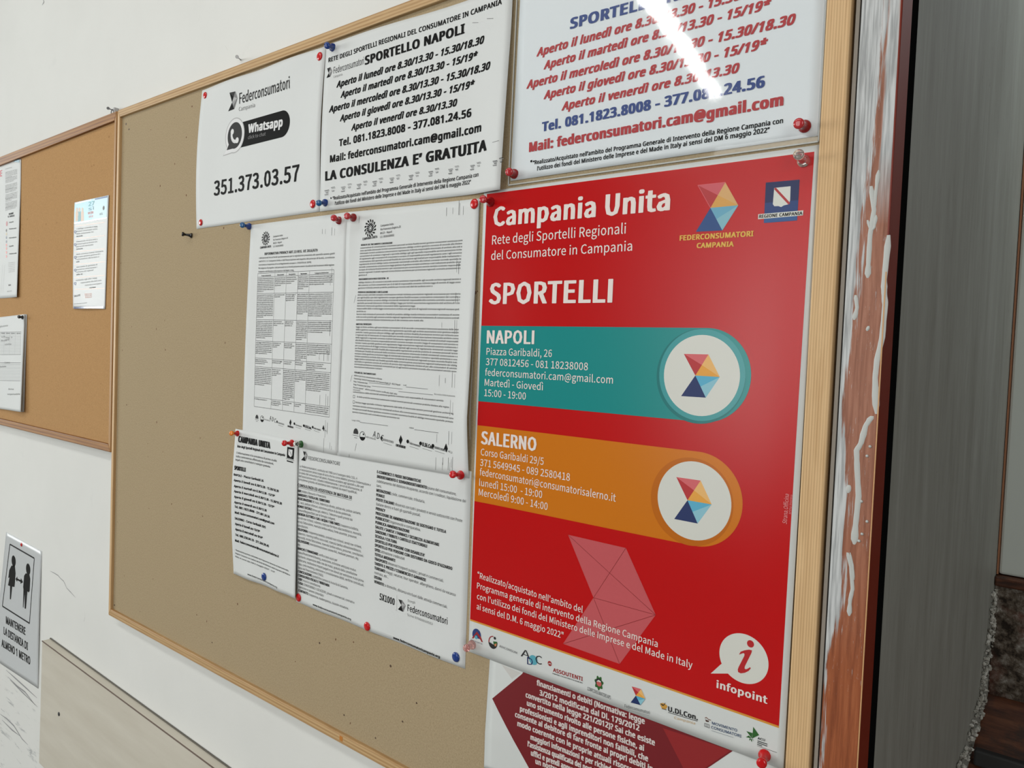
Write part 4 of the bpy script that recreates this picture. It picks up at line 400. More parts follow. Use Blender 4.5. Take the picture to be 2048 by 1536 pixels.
(198,(19,92,22,121,22,64,30,145,31,40,42,165,44,21,51,88,52,112,56,60,57,135,59,179,62,7,67,152,68,40,79,188,81,212,81,216,82,162,84,-1,86,27,87,224,92,232,99,242,102,212,102,166,102,191,105,251,108,218,110,-4,110,260,111,23,114,268,115,224,116,164,122,231,125,188,128,-3,128,24,128,159,130,238,136,151,136,246,142,140,142,253,143,0,143,26,144,181,146,128,148,112,148,259,152,265,152,268,157,30,157,3,159,168,170,151,171,9,171,36,177,130,180,88,180,106),(15,36,26,15,47,36,11,47,15,11,55,47,5,55,11,5,25,55,25,34,55,34,56,55,5,18,25,3,18,5,39,56,34,3,13,18,41,56,39,3,10,13,41,59,56,43,59,41,1,10,3,48,59,43,1,8,10,48,61,59,49,61,48,0,8,1,0,49,8,0,61,49,0,60,61,2,7,0,7,60,0,2,9,7,4,9,2,4,14,9,6,14,4,6,20,14,53,57,58,46,57,53,6,31,20,38,57,46,31,57,38,6,57,31,12,57,6,12,54,57,19,54,12,19,45,54,19,37,45,29,37,19,30,52,32,30,51,52,30,50,51,27,50,30,27,44,50,27,42,44,23,42,27,23,40,42,22,40,23,22,35,40,21,35,22,21,33,35,21,28,33,17,28,21,17,24,28,16,24,17)),
(90,(0,265,0,268,4,259,8,253,15,246,22,238,29,231,30,0,30,188,36,224,36,268,41,260,43,218,46,251,49,212,52,242,58,232,60,0,60,188,64,224,70,212,70,216),(7,18,8,7,17,18,0,10,1,0,11,10,2,11,0,2,13,11,3,13,2,4,13,3,4,15,13,5,15,4,5,16,15,6,16,5,6,19,16,9,19,6,12,19,9,12,21,19,14,21,12,14,20,21)),
(212,(19,94,21,72,22,123,26,53,30,147,34,36,42,166,44,22,51,94,52,74,54,124,56,11,57,56,60,180,60,265,60,268,64,146,64,42,64,259,70,253,71,3,75,31,76,246,81,160,81,188,82,238,88,-2,89,24,90,231,97,224,97,268,102,260,104,218,106,-4,106,165,106,22,106,191,107,251,110,212,113,242,119,232,123,24,123,163,124,-2,126,224,130,188,131,212,131,216,137,157,137,31,142,3,148,146,148,42,152,180,155,132,155,56,157,11,160,74,160,115,161,94,169,166,169,22,179,36,182,147,187,53,190,123,192,72,193,94),(24,45,36,13,45,24,13,53,45,6,53,13,6,60,53,4,23,6,23,34,6,34,60,6,34,42,60,42,63,60,48,63,42,4,16,23,51,63,48,2,16,4,51,65,63,2,10,16,54,65,51,58,65,54,2,8,10,0,8,2,58,67,65,59,67,58,1,8,0,1,9,8,57,67,59,57,66,67,1,12,9,55,66,57,3,12,1,55,64,66,3,17,12,52,64,55,5,17,3,52,62,64,5,21,17,49,62,52,7,21,5,49,61,62,7,27,21,41,61,49,7,35,27,35,61,41,11,35,7,11,61,35,11,56,61,20,56,11,20,50,56,26,50,20,26,43,50,33,43,26,14,30,15,14,31,30,18,31,14,18,37,31,19,37,18,22,37,19,22,39,37,25,39,22,25,40,39,28,40,25,28,44,40,29,44,28,32,44,29,32,47,44,38,47,32,38,46,47)),
(216,(28,65,28,188,30,43,35,26,45,13,58,4,59,67,59,188,61,47,63,265,63,268,66,259,69,33,72,253,75,-2,78,246,82,25,84,238,92,231,96,-4,99,224,100,268,100,22,104,260,106,218,108,-3,109,251,112,212,115,242,119,24,120,0,121,232,128,224,130,3,133,212,133,216,134,30,140,9,144,40,149,16,151,53,154,70,156,25,156,90,156,188,157,25,162,0,186,0,186,188),(0,7,1,0,6,7,43,48,44,43,47,48,41,47,43,40,47,41,0,8,6,2,8,0,38,47,40,2,12,8,3,12,2,36,45,38,45,47,38,3,16,12,29,42,36,42,45,36,4,16,3,4,22,16,29,39,42,46,47,45,22,39,29,4,39,22,4,37,39,5,37,4,5,33,37,14,33,5,14,30,33,14,25,30,19,25,14,9,21,10,9,23,21,11,23,9,11,26,23,13,26,11,15,26,13,15,28,26,17,28,15,17,31,28,18,31,17,18,32,31,20,32,18,24,32,20,24,35,32,27,35,24,27,34,35)),
(126,(4,168,6,164,8,181,12,194,18,209,23,223,29,237,34,250,39,164,41,177,44,191,47,206,50,221,54,236,57,250,68,168,71,164,72,181,76,194,82,209,87,223,93,237,99,250,104,164,106,177,108,191,112,206,115,221,118,236,122,250),(21,29,22,21,28,29,20,28,21,20,27,28,19,27,20,19,26,27,18,26,19,18,25,26,17,25,18,17,24,25,15,24,17,15,23,24,16,23,15,6,14,7,6,13,14,5,13,6,5,12,13,4,12,5,4,11,12,3,11,4,3,10,11,2,10,3,2,9,10,0,9,2,0,8,9,1,8,0)),
(126,(4,164,7,174,9,185,12,196,14,208,16,219,18,230,20,240,21,250,26,164,32,177,38,191,44,205,49,220,53,233,54,250,57,246,68,164,72,178,75,193,78,208,82,223,84,237,86,250,92,164,97,177,103,191,108,205,114,220,118,233,119,250,122,246),(22,30,23,22,31,30,22,29,31,21,29,22,21,28,29,20,28,21,20,27,28,19,27,20,19,26,27,18,26,19,18,25,26,17,25,18,17,24,25,7,15,8,7,16,15,7,14,16,6,14,7,6,13,14,5,13,6,5,12,13,4,12,5,3,12,4,3,11,12,2,11,3,2,10,11,1,10,2,1,9,10,0,9,1)),
(61,(4,164,7,174,9,185,12,196,14,208,16,219,18,230,20,240,22,250,27,164,32,177,38,191,44,205,49,220,54,233,54,250,57,246),(7,15,8,7,16,15,7,14,16,6,14,7,6,13,14,5,13,6,5,12,13,4,12,5,3,12,4,3,11,12,2,11,3,2,10,11,1,10,2,1,9,10,0,9,1)),
(132,(27,128,28,114,28,142,32,103,32,153,38,94,38,162,46,89,46,167,56,86,56,170,66,84,66,171,76,86,76,170,86,89,86,167,93,94,93,162,100,103,100,153,104,114,104,142,105,128),(10,14,12,8,14,10,8,16,14,6,16,8,6,18,16,4,18,6,4,20,18,2,20,4,2,22,20,0,22,2,0,23,22,1,23,0,1,21,23,3,21,1,3,19,21,5,19,3,5,17,19,7,17,5,7,15,17,9,15,7,9,13,15,11,13,9)),
(195,(34,0,34,250,61,327,61,330,65,322,66,28,66,117,66,144,66,222,70,315,76,308,83,300,90,293,98,286,98,330,102,322,105,280,108,313,111,274,114,304,120,294,126,286,132,274,132,279,167,117,167,144,174,0,174,28,174,222,174,250),(0,8,1,8,29,1,8,28,29,0,7,8,0,6,7,6,25,7,6,24,25,0,5,6,0,27,5,0,26,27,2,14,3,2,15,14,4,15,2,4,17,15,9,17,4,10,17,9,10,19,17,11,19,10,11,20,19,12,20,11,12,21,20,13,21,12,16,21,13,16,23,21,18,23,16,18,22,23)),
(175,(14,80,14,108,161,80,161,108),(0,3,1,0,2,3))])
GLYPHS_M = (76, [
(110,(32,19,39,2,39,36,39,256,40,220,44,76,55,-4,55,43,66,76,70,220,70,256,71,2,71,36,78,19),(4,10,3,4,9,10,5,9,4,5,8,9,2,12,7,0,12,2,0,13,12,1,13,0,1,11,13,1,6,11)),
(162,(31,263,32,228,38,165,57,165,63,228,64,263,98,263,98,228,105,165,124,165,130,228,131,263),(1,5,0,1,4,5,2,4,1,2,3,4,7,11,6,7,10,11,8,10,7,8,9,10)),
(314,(13,176,29,118,29,234,37,176,46,131,46,221,70,97,70,116,70,235,70,254,77,-4,94,131,94,221,98,-4,103,176,111,118,111,234,127,176,188,75,203,16,203,133,211,75,215,254,220,30,220,119,236,254,244,-4,244,15,244,134,244,153,268,30,268,119,278,75,285,16,285,133,301,75),(2,8,9,8,16,9,10,25,22,10,13,25,2,5,8,12,16,8,0,5,2,12,17,16,14,17,12,0,3,5,1,3,0,1,4,3,11,17,14,11,15,17,20,28,29,28,34,29,20,24,28,31,34,28,31,35,34,18,24,20,1,7,4,7,15,11,32,35,31,18,21,24,6,7,1,7,6,15,19,21,18,19,23,21,30,35,32,30,33,35,19,27,23,27,33,30,27,26,33,26,27,19)),
(95,(31,263,32,228,38,165,57,165,63,228,64,263),(1,5,0,1,4,5,2,4,1,2,3,4)),
(115,(32,106,45,14,45,198,57,106,68,20,68,192,82,-67,82,279,100,-58,100,270),(2,9,7,2,5,9,0,5,2,0,3,5,1,3,0,1,4,3,1,8,4,6,8,1)),
(115,(14,-58,14,270,34,-67,34,279,47,20,47,192,58,106,70,14,70,198,84,106),(1,8,3,5,8,1,5,9,8,6,9,5,4,9,6,4,7,9,0,7,4,0,2,7)),
(159,(22,223,28,240,38,171,52,161,59,207,67,230,70,272,80,193,89,272,92,230,100,207,106,161,122,171,131,240,137,223),(5,8,6,5,9,8,0,5,1,9,14,13,5,14,9,0,14,5,4,14,0,4,10,14,2,10,4,2,7,10,7,12,10,2,3,7,11,12,7)),
(189,(13,114,13,138,82,40,82,114,82,138,82,212,107,40,107,114,107,138,107,212,177,114,177,138),(4,9,5,4,8,9,0,4,1,0,8,4,0,11,8,0,10,11,2,7,3,2,6,7)),
(95,(18,-46,26,-65,26,21,32,5,32,37,43,-28,48,-1,49,43,52,0,62,-36,68,33,76,6),(4,10,7,2,10,4,2,11,10,3,11,2,3,8,11,8,9,11,6,8,3,5,9,8,0,9,5,0,1,9)),
(118,(16,84,16,108,103,84,103,108),(0,3,1,0,2,3)),
(95,(25,19,32,2,32,36,48,-4,48,43,63,2,63,36,70,19),(2,6,4,0,6,2,0,7,6,1,7,0,1,5,7,1,3,5)),
(134,(4,-61,26,-61,106,271,128,271),(0,3,2,0,1,3)),
(189,(17,126,38,28,38,223,47,126,60,46,60,205,95,-4,95,21,95,230,95,254,129,46,129,205,142,126,152,28,152,223,172,126),(2,8,9,8,14,9,2,5,8,11,14,8,0,5,2,11,15,14,0,3,5,12,15,11,1,3,0,1,4,3,10,15,12,10,13,15,1,7,4,7,13,10,7,6,13,6,7,1)),
(189,(30,0,30,26,41,212,41,232,70,240,86,26,86,212,93,250,117,26,117,250,167,0,167,26),(4,9,7,4,6,9,6,8,9,3,6,4,2,6,3,5,8,6,0,5,1,0,8,5,0,11,8,0,10,11)),
(189,(14,218,15,0,15,18,32,200,46,244,55,221,62,24,83,26,84,229,87,254,102,109,103,27,118,215,130,180,133,105,140,234,160,181,172,0,172,27),(4,15,9,0,8,4,8,15,4,8,12,15,12,16,15,0,5,8,0,3,5,13,16,12,13,14,16,10,14,13,2,14,10,2,6,14,7,18,11,7,17,18,6,17,7,2,17,6,1,17,2)),
(189,(10,30,19,225,26,50,36,205,41,6,50,246,52,30,60,222,61,118,61,142,88,22,88,229,89,254,90,-4,115,156,117,130,117,132,119,218,121,104,124,34,130,190,138,68,141,238,147,14,150,154,155,109,162,192,170,67),(5,22,12,1,22,5,1,11,22,11,17,22,17,26,22,1,7,11,3,7,1,20,26,17,20,24,26,14,24,20,9,24,14,9,16,24,8,16,9,8,15,16,8,25,15,18,25,8,18,27,25,21,27,18,19,27,21,19,23,27,0,6,2,10,23,19,0,10,6,4,10,0,4,23,10,4,13,23)),
(189,(7,69,7,89,39,94,96,179,107,198,111,250,116,0,116,69,116,94,116,170,116,216,116,193,118,216,145,0,145,69,145,94,145,250,179,69,179,94),(1,16,5,1,10,16,10,12,16,12,15,16,1,4,10,11,15,12,1,3,4,9,15,11,1,2,3,8,15,9,1,8,2,1,15,8,1,18,15,1,17,18,0,17,1,6,14,7,6,13,14)),
(189,(9,29,25,49,29,133,38,250,41,6,46,123,50,30,58,151,65,224,66,134,76,158,86,22,88,138,89,-4,96,161,124,37,125,122,140,80,146,18,149,142,159,224,159,250,171,81),(2,8,3,8,21,3,8,20,21,2,7,8,10,19,14,7,19,10,2,19,7,2,19,12,12,16,19,16,22,19,2,9,12,2,5,9,17,22,16,17,18,22,15,18,17,0,6,1,11,18,15,0,11,6,4,11,0,4,18,11,4,13,18)),
(189,(19,119,43,26,47,224,48,125,49,100,66,41,68,206,75,125,75,147,100,132,103,-4,103,20,105,155,112,254,113,229,133,36,134,117,135,224,145,77,145,247,152,210,153,18,156,136,170,229,174,77),(2,19,13,2,14,19,14,23,19,2,6,14,17,23,14,17,20,23,0,6,2,0,3,6,8,22,12,3,9,8,9,22,8,9,16,22,16,24,22,3,7,9,0,7,3,0,4,7,1,4,0,18,24,16,1,5,4,15,24,18,15,21,24,1,11,5,11,21,15,10,11,1,10,21,11)),
(189,(17,224,17,250,68,0,86,122,100,0,116,124,138,224,173,231,173,250),(0,8,1,0,7,8,0,6,7,6,5,7,3,5,6,3,4,5,2,4,3)),
(189,(16,62,28,190,30,104,38,156,38,14,43,65,47,236,53,97,56,190,58,32,62,131,62,133,67,220,73,156,78,122,96,-4,96,19,96,230,96,254,112,136,124,98,127,218,131,30,132,160,132,126,132,128,138,186,144,61,146,235,152,14,154,152,161,101,165,188,174,60),(6,28,18,1,12,6,12,17,6,17,28,6,17,21,28,21,32,28,1,8,12,26,32,21,3,8,1,3,13,8,26,30,32,23,30,26,19,30,23,11,13,3,11,19,13,19,25,30,11,25,19,10,25,11,2,14,10,14,25,10,14,24,25,14,31,24,2,7,14,20,31,14,0,7,2,20,33,31,27,33,20,0,5,7,0,9,5,4,9,0,22,33,27,22,29,33,4,16,9,16,29,22,4,29,16,15,29,4)),
(189,(15,173,20,21,34,115,36,232,37,40,44,173,45,3,56,133,56,26,56,215,79,22,80,-4,84,95,87,254,87,230,89,118,115,103,115,126,122,44,125,210,141,152,142,125,143,28,147,225,171,136),(3,14,13,14,23,13,0,9,3,9,14,3,19,23,14,19,24,23,0,5,9,20,24,19,2,5,0,2,7,5,17,24,20,17,21,24,21,22,24,2,15,7,15,21,17,15,16,21,18,22,21,2,16,15,12,16,2,10,22,18,1,8,4,10,11,22,1,10,8,1,11,10,6,11,1)),
(95,(25,19,25,157,32,2,32,36,32,140,32,174,48,-4,48,43,48,133,48,181,63,2,63,36,63,140,63,174,70,19,70,157),(5,13,9,1,13,5,1,15,13,4,15,1,4,12,15,8,12,4,3,11,7,0,11,3,0,14,11,2,14,0,2,10,14,2,6,10)),
(95,(18,-46,25,157,26,-65,26,21,32,140,32,174,32,5,32,37,43,-28,48,133,48,181,48,-1,49,43,52,0,62,-36,63,140,63,174,68,33,70,157,76,6),(5,16,10,1,16,5,1,18,16,4,18,1,4,15,18,9,15,4,7,17,12,3,17,7,3,19,17,6,19,3,6,13,19,13,14,19,11,13,6,8,14,13,0,14,8,0,2,14)),
(162,(15,228,32,212,43,251,52,228,53,19,60,2,60,36,61,76,76,-4,76,43,76,234,80,260,84,143,88,76,92,2,92,36,98,19,104,223,113,197,114,138,126,244,144,199),(2,20,11,0,20,2,0,10,20,10,17,20,17,21,20,0,3,10,1,3,0,18,21,17,18,19,21,12,19,18,7,19,12,7,13,19,6,15,9,4,15,6,4,16,15,5,16,4,5,14,16,5,8,14)),
(323,(19,78,42,78,58,-24,67,200,74,-8,83,185,94,76,108,36,114,135,120,78,128,51,133,121,140,22,147,43,153,-59,156,-38,163,48,166,29,168,142,168,164,176,226,178,246,182,139,182,66,186,160,187,48,188,48,189,-34,191,-54,193,126,198,145,199,145,201,26,204,161,209,51,209,85,217,-21,224,161,226,-40,227,19,230,40,254,195,265,61,270,211,278,44,282,119,303,120),(3,20,21,20,43,21,3,5,20,41,43,20,41,46,43,0,5,3,45,46,41,0,1,5,8,24,19,31,37,33,31,35,37,8,18,24,18,30,24,18,31,30,18,22,31,22,29,31,29,35,31,8,11,18,6,11,8,23,35,29,6,9,11,45,44,46,42,44,45,23,34,35,0,4,1,2,4,0,6,10,9,7,10,6,16,34,23,40,44,42,16,26,34,26,40,34,7,13,10,13,25,16,25,26,16,13,17,25,32,40,26,40,39,44,7,17,13,32,39,40,12,17,7,2,15,4,27,38,36,14,15,2,15,38,27,14,38,15,14,28,38)),
(207,(1,0,33,0,57,76,65,101,78,140,86,250,90,182,102,224,104,224,116,182,121,250,129,140,141,101,149,76,172,0,206,0),(0,7,5,7,10,5,7,8,10,8,15,10,0,6,7,9,15,8,11,15,9,0,4,6,0,3,4,12,15,11,0,2,3,2,12,3,2,13,12,13,15,12,0,1,2,14,15,13)),
(224,(34,0,34,250,66,25,66,119,66,144,66,225,103,144,104,225,108,250,110,25,110,119,114,0,148,216,149,155,158,133,158,135,160,37,160,108,163,185,170,236,178,74,182,18,185,155,194,114,194,189,209,73),(0,5,1,5,8,1,5,19,8,5,7,19,7,12,19,12,24,19,0,4,5,18,24,12,18,22,24,13,22,18,13,15,22,6,15,13,0,3,4,3,6,4,3,15,6,3,14,15,3,10,14,10,23,14,0,2,3,17,23,10,17,25,23,20,25,17,16,25,20,16,21,25,9,21,16,0,9,2,0,21,9,0,11,21)),
(218,(20,125,51,30,52,220,52,126,73,51,74,200,128,-4,130,23,131,254,131,227,160,220,162,31,171,245,172,5,182,203,188,52,199,224,205,32),(2,12,8,2,9,12,9,16,12,2,5,9,10,16,9,10,14,16,0,5,2,0,3,5,0,4,3,1,4,0,11,17,15,1,7,4,11,13,17,7,13,11,6,7,1,6,13,7)),
(235,(34,0,34,250,66,26,66,224,94,26,94,224,97,250,98,0,160,52,160,199,182,126,184,218,185,33,214,126),(0,3,1,3,6,1,3,5,6,5,11,6,0,2,3,9,11,5,9,13,11,10,13,9,8,13,10,8,12,13,4,12,8,4,7,12,0,4,2,0,7,4)),
(201,(34,0,34,250,66,27,66,118,66,145,66,224,161,118,161,145,178,224,178,250,182,0,182,27),(0,5,1,5,9,1,5,8,9,0,4,5,0,3,4,3,7,4,3,6,7,0,2,3,0,11,2,0,10,11)),
(188,(34,0,34,250,66,0,66,112,66,139,66,224,161,112,161,139,178,224,178,250),(0,5,1,5,9,1,5,8,9,0,4,5,0,3,4,3,7,4,3,6,7,0,2,3)),
(235,(20,125,52,30,52,126,52,220,74,51,75,200,128,103,128,130,133,-4,134,254,136,227,136,23,161,27,167,220,178,4,178,245,181,38,181,103,189,203,206,224,210,24,210,130),(3,15,9,3,10,15,10,19,15,3,5,10,13,19,10,13,18,19,0,5,3,0,2,5,6,21,7,6,17,21,17,20,21,0,4,2,1,4,0,16,20,17,1,11,4,12,20,16,8,11,1,11,20,12,11,14,20,8,14,11)),
(248,(34,0,34,250,66,0,66,118,66,145,66,250,182,0,182,118,182,145,182,250,214,0,214,250),(0,5,1,0,4,5,8,11,9,8,10,11,0,3,4,3,8,4,3,7,8,7,10,8,0,2,3,6,10,7)),
(100,(34,0,34,250,66,0,66,250),(0,3,1,0,2,3)),
(182,(12,35,34,52,40,6,54,30,78,23,81,-4,108,36,118,76,118,250,134,18,150,73,150,250),(7,11,8,7,10,11,6,10,7,6,9,10,0,3,1,4,9,6,2,3,0,2,4,3,2,9,4,2,5,9)),
(220,(34,0,34,250,66,0,66,79,66,124,66,250,66,124,109,130,128,155,171,250,184,0,207,250,219,0),(0,5,1,0,4,5,6,11,9,6,8,11,6,7,8,7,12,8,6,3,7,10,12,7,0,6,4,0,3,6,0,2,3)),
(185,(34,0,34,250,66,27,66,250,175,0,175,27),(0,3,1,0,2,3,0,5,2,0,4,5)),
(277,(34,0,34,250,59,212,60,212,62,175,63,0,63,138,72,250,80,155,120,116,128,25,129,90,138,64,140,64,148,90,149,25,157,116,196,155,205,250,213,0,213,138,214,175,216,212,217,212,242,0,242,250),(0,2,1,2,7,1,2,3,7,3,9,7,16,22,18,22,25,18,22,23,25,23,24,25,0,4,2,8,9,3,16,17,22,21,24,23,0,6,4,20,24,21,10,9,8,16,15,17,0,5,6,19,24,20,10,11,9,14,15,16,10,12,11,13,15,14,10,13,12,10,15,13)),
(246,(34,0,34,250,60,210,62,210,63,171,64,0,64,131,66,250,89,158,158,92,180,0,182,120,182,250,184,80,185,41,186,41,212,0,212,250),(0,2,1,2,7,1,2,3,7,3,9,7,11,17,12,11,16,17,0,4,2,8,9,3,0,6,4,10,9,8,0,5,6,13,16,11,10,14,9,15,16,13,10,15,14,10,16,15)),
(253,(20,126,50,31,50,220,52,126,72,51,72,200,126,-4,126,23,126,227,126,254,180,51,180,200,201,126,204,31,204,220,233,126),(2,8,9,8,14,9,2,5,8,11,14,8,0,5,2,11,15,14,0,3,5,12,15,11,1,3,0,1,4,3,10,15,12,10,13,15,1,7,4,7,13,10,7,6,13,6,7,1)),
(216,(34,0,34,250,66,0,66,100,66,125,66,224,102,224,103,125,106,250,107,100,151,214,152,138,168,177,174,234,174,118,199,177),(0,5,1,5,8,1,5,13,8,5,6,13,6,10,13,10,15,13,0,4,5,12,15,10,11,15,12,11,14,15,7,14,11,0,3,4,3,7,4,3,14,7,3,9,14,0,2,3)),
(253,(20,126,45,36,50,220,52,126,72,50,72,200,111,-4,126,22,126,227,126,254,145,-46,145,-3,170,-28,180,50,180,200,201,126,203,-63,204,220,206,-36,209,38,221,-36,224,-61,232,-33,233,126,239,-57),(2,8,9,8,17,9,2,5,8,14,17,8,0,5,2,14,23,17,0,3,5,15,23,14,1,3,0,1,4,3,13,23,15,13,19,23,1,7,4,7,19,13,7,11,19,6,7,1,6,11,7,6,12,11,10,12,6,10,18,12,20,24,22,18,24,20,10,24,18,16,24,10,16,21,24)),
(216,(34,0,34,250,66,0,66,106,66,131,66,224,108,131,108,224,111,106,112,250,144,110,153,144,153,214,168,180,172,0,175,234,184,133,200,180,207,0),(0,5,1,5,9,1,5,15,9,5,7,15,7,12,15,12,17,15,0,4,5,13,17,12,11,17,13,11,16,17,6,16,11,6,10,16,0,3,4,3,6,4,3,10,6,3,8,10,8,18,10,0,2,3,14,18,8)),
(203,(16,32,28,188,35,54,45,146,50,236,55,6,60,191,66,32,73,217,74,164,79,124,102,149,104,-4,104,23,107,227,107,254,114,108,137,133,138,220,143,34,144,92,148,246,156,64,164,204,166,16,174,109,180,224,188,66),(4,21,15,4,26,21,1,8,4,8,14,4,14,26,4,18,26,14,18,23,26,1,6,8,1,9,6,3,9,1,3,11,9,3,17,11,10,17,3,10,25,17,16,25,10,16,20,25,20,27,25,22,27,20,22,24,27,19,24,22,0,7,2,13,24,19,5,7,0,5,13,7,5,24,13,5,12,24)),
(204,(10,224,10,250,86,0,86,224,118,0,118,224,194,224,194,250),(0,7,1,0,6,7,2,5,3,2,4,5)),
(246,(34,103,34,250,59,19,65,102,65,250,82,40,123,-4,123,23,165,40,182,102,182,250,187,19,213,103,213,250),(0,4,1,0,3,4,9,13,10,9,12,13,2,3,0,9,11,12,2,5,3,8,11,9,2,7,5,7,11,8,2,11,7,2,6,11)),
(196,(0,250,34,250,74,114,80,0,86,73,98,32,100,32,112,73,117,0,124,114,164,250,196,250),(3,1,0,3,2,1,9,11,10,9,8,11,3,4,2,7,8,9,3,5,4,6,8,7,3,6,5,3,8,6)),
(300,(9,250,41,250,62,0,68,114,75,74,82,33,84,33,92,74,99,0,102,114,136,250,136,151,143,180,149,208,150,208,156,180,163,151,165,250,200,114,200,0,209,74,218,33,220,33,226,74,233,114,239,0,260,250,290,250),(2,1,0,2,3,1,9,17,10,9,13,17,13,14,17,14,18,17,24,27,26,24,25,27,9,12,13,15,18,14,9,11,12,16,18,15,9,8,11,19,18,16,2,4,3,7,8,9,19,20,18,23,25,24,19,21,20,2,5,4,6,8,7,22,25,23,2,6,5,2,8,6,19,22,21,19,25,22)),
(196,(6,0,10,250,39,0,45,250,75,68,79,129,80,186,85,87,89,169,95,108,96,108,99,150,100,150,108,87,110,169,117,128,118,68,118,186,152,250,155,0,185,250,190,0),(5,3,1,5,6,3,17,20,18,17,15,20,5,8,6,14,15,17,5,11,8,12,15,14,5,12,11,5,15,12,0,9,5,9,15,5,9,10,15,10,21,15,0,7,9,13,21,10,0,4,7,16,21,13,0,2,4,19,21,16)),
(181,(0,250,33,250,66,180,75,0,75,97,78,152,90,124,92,124,104,152,106,0,106,97,117,180,149,250,182,250),(4,1,0,4,2,1,11,13,12,11,10,13,4,5,2,8,10,11,4,6,5,7,10,8,4,7,6,4,10,7,3,10,4,3,9,10)),
(206,(17,0,17,19,29,224,29,250,56,27,149,224,188,231,188,250,190,0,190,27),(2,7,3,2,6,7,2,5,6,5,4,6,1,4,5,1,9,4,1,8,9,0,8,1)),
(191,(4,-48,4,-27,186,-48,186,-27),(0,3,1,0,2,3)),
(192,(20,48,28,166,36,9,40,144,47,94,50,50,59,182,60,28,65,158,68,80,74,-4,83,21,96,164,100,190,107,3,108,27,126,150,134,45,134,96,134,117,136,22,136,22,139,0,150,169,165,0,165,114),(6,23,13,1,23,6,1,12,23,12,16,23,16,25,23,3,8,1,8,12,1,19,25,16,4,25,19,4,18,25,18,24,25,4,9,18,17,24,18,0,9,4,0,5,9,0,7,5,2,7,0,15,21,17,21,24,17,2,11,7,11,20,15,20,21,15,11,14,20,22,24,21,2,14,11,10,14,2)),
(211,(32,0,32,272,56,0,59,19,60,19,62,164,63,41,63,138,63,197,63,272,86,2,87,26,88,157,89,182,108,22,112,164,113,-4,120,190,146,41,150,145,161,95,169,22,174,164,194,96),(0,9,1,0,8,9,0,5,8,13,22,17,5,22,13,5,15,22,15,19,22,19,23,22,0,7,5,7,12,5,12,15,5,20,23,19,0,6,7,20,21,23,18,21,20,14,21,18,0,3,6,3,11,6,3,14,11,3,21,14,3,4,21,4,16,21,0,2,3,10,16,4)),
(174,(18,92,43,21,44,164,50,92,66,41,66,144,104,-4,107,190,107,22,108,164,128,159,131,27,136,2,138,184,145,148,151,40,161,168,164,19),(2,13,7,2,16,13,2,9,16,9,10,16,10,14,16,0,5,2,5,9,2,0,3,5,1,3,0,1,4,3,1,8,4,11,17,15,8,17,11,1,17,8,6,17,1,6,12,17)),
(212,(18,92,39,21,42,164,50,93,64,40,66,144,94,-4,98,190,101,22,104,164,126,3,126,28,126,159,126,184,149,47,149,144,149,200,149,272,150,168,151,22,152,22,154,0,180,0,180,272),(16,23,17,16,22,23,18,22,16,2,13,7,2,18,13,2,9,18,9,12,18,12,15,18,15,22,18,0,5,2,5,9,2,14,22,15,0,3,5,0,4,3,1,4,0,11,20,14,20,22,14,1,8,4,8,20,11,1,19,8,1,10,19,21,22,20,6,10,1)),
(189,(18,92,43,164,44,21,48,108,48,85,66,150,67,38,100,190,101,165,106,-4,110,20,134,24,135,150,140,1,147,108,156,166,156,35,167,14,173,85,174,93,174,103),(1,15,7,1,8,15,8,12,15,12,20,15,1,5,8,0,5,1,14,20,12,0,3,5,0,14,3,0,20,14,0,19,20,0,18,19,2,4,0,4,18,0,2,6,4,2,10,6,11,17,16,10,17,11,9,10,2,9,17,10,9,13,17)),
(111,(11,160,11,184,36,0,36,160,36,185,36,215,50,260,68,0,68,160,68,185,68,214,74,242,90,276,94,251,104,250,107,160,107,185,107,274,114,246,122,270),(6,17,12,6,19,17,6,14,19,14,18,19,5,11,6,11,13,6,13,14,6,5,10,11,4,10,5,4,9,10,1,9,4,1,16,9,1,15,16,0,15,1,2,8,3,2,7,8)),
(192,(18,-36,24,124,24,-13,28,38,32,94,33,20,34,58,39,-72,45,-32,45,6,45,8,45,172,48,73,48,74,49,-15,54,43,54,124,58,56,59,-55,61,28,64,0,66,156,66,92,66,65,76,-2,80,60,87,23,87,-3,94,59,94,80,94,167,94,190,94,-85,98,-64,108,188,119,-3,120,185,121,92,122,156,123,23,133,124,141,-52,142,76,146,161,147,-8,157,-26,157,145,161,123,162,-66,171,12,184,161,184,185,188,-21),(11,34,31,11,36,34,11,51,36,11,50,51,1,21,11,21,30,11,30,50,11,38,43,30,43,50,30,38,46,43,1,16,21,40,46,38,40,47,46,4,16,1,4,22,16,37,47,40,37,42,47,13,22,4,13,29,22,29,42,37,13,42,29,13,28,42,12,28,13,6,23,12,23,28,12,6,17,23,25,28,23,3,17,6,3,15,17,3,19,15,5,19,3,5,26,19,5,39,26,5,49,39,10,49,5,10,35,49,35,44,49,44,52,49,9,35,10,2,20,9,20,35,9,2,14,20,24,35,20,27,35,24,45,52,44,0,14,2,0,8,14,45,48,52,41,48,45,0,18,8,7,18,0,33,48,41,7,33,18,7,48,33,7,32,48)),
(207,(32,0,32,272,62,159,63,0,63,134,63,197,63,272,88,156,89,181,113,163,123,190,140,151,148,0,148,113,166,171,180,0,180,117),(0,6,1,0,5,6,0,2,5,8,14,10,2,14,8,2,9,14,9,11,14,11,16,14,2,7,9,0,4,2,4,7,2,13,16,11,0,3,4,13,15,16,12,15,13)),
(94,(26,244,32,0,32,185,32,229,32,259,47,224,47,264,62,229,62,259,63,0,63,185,68,244),(1,10,2,1,9,10,4,8,6,0,8,4,0,11,8,3,11,0,3,7,11,5,7,3)),
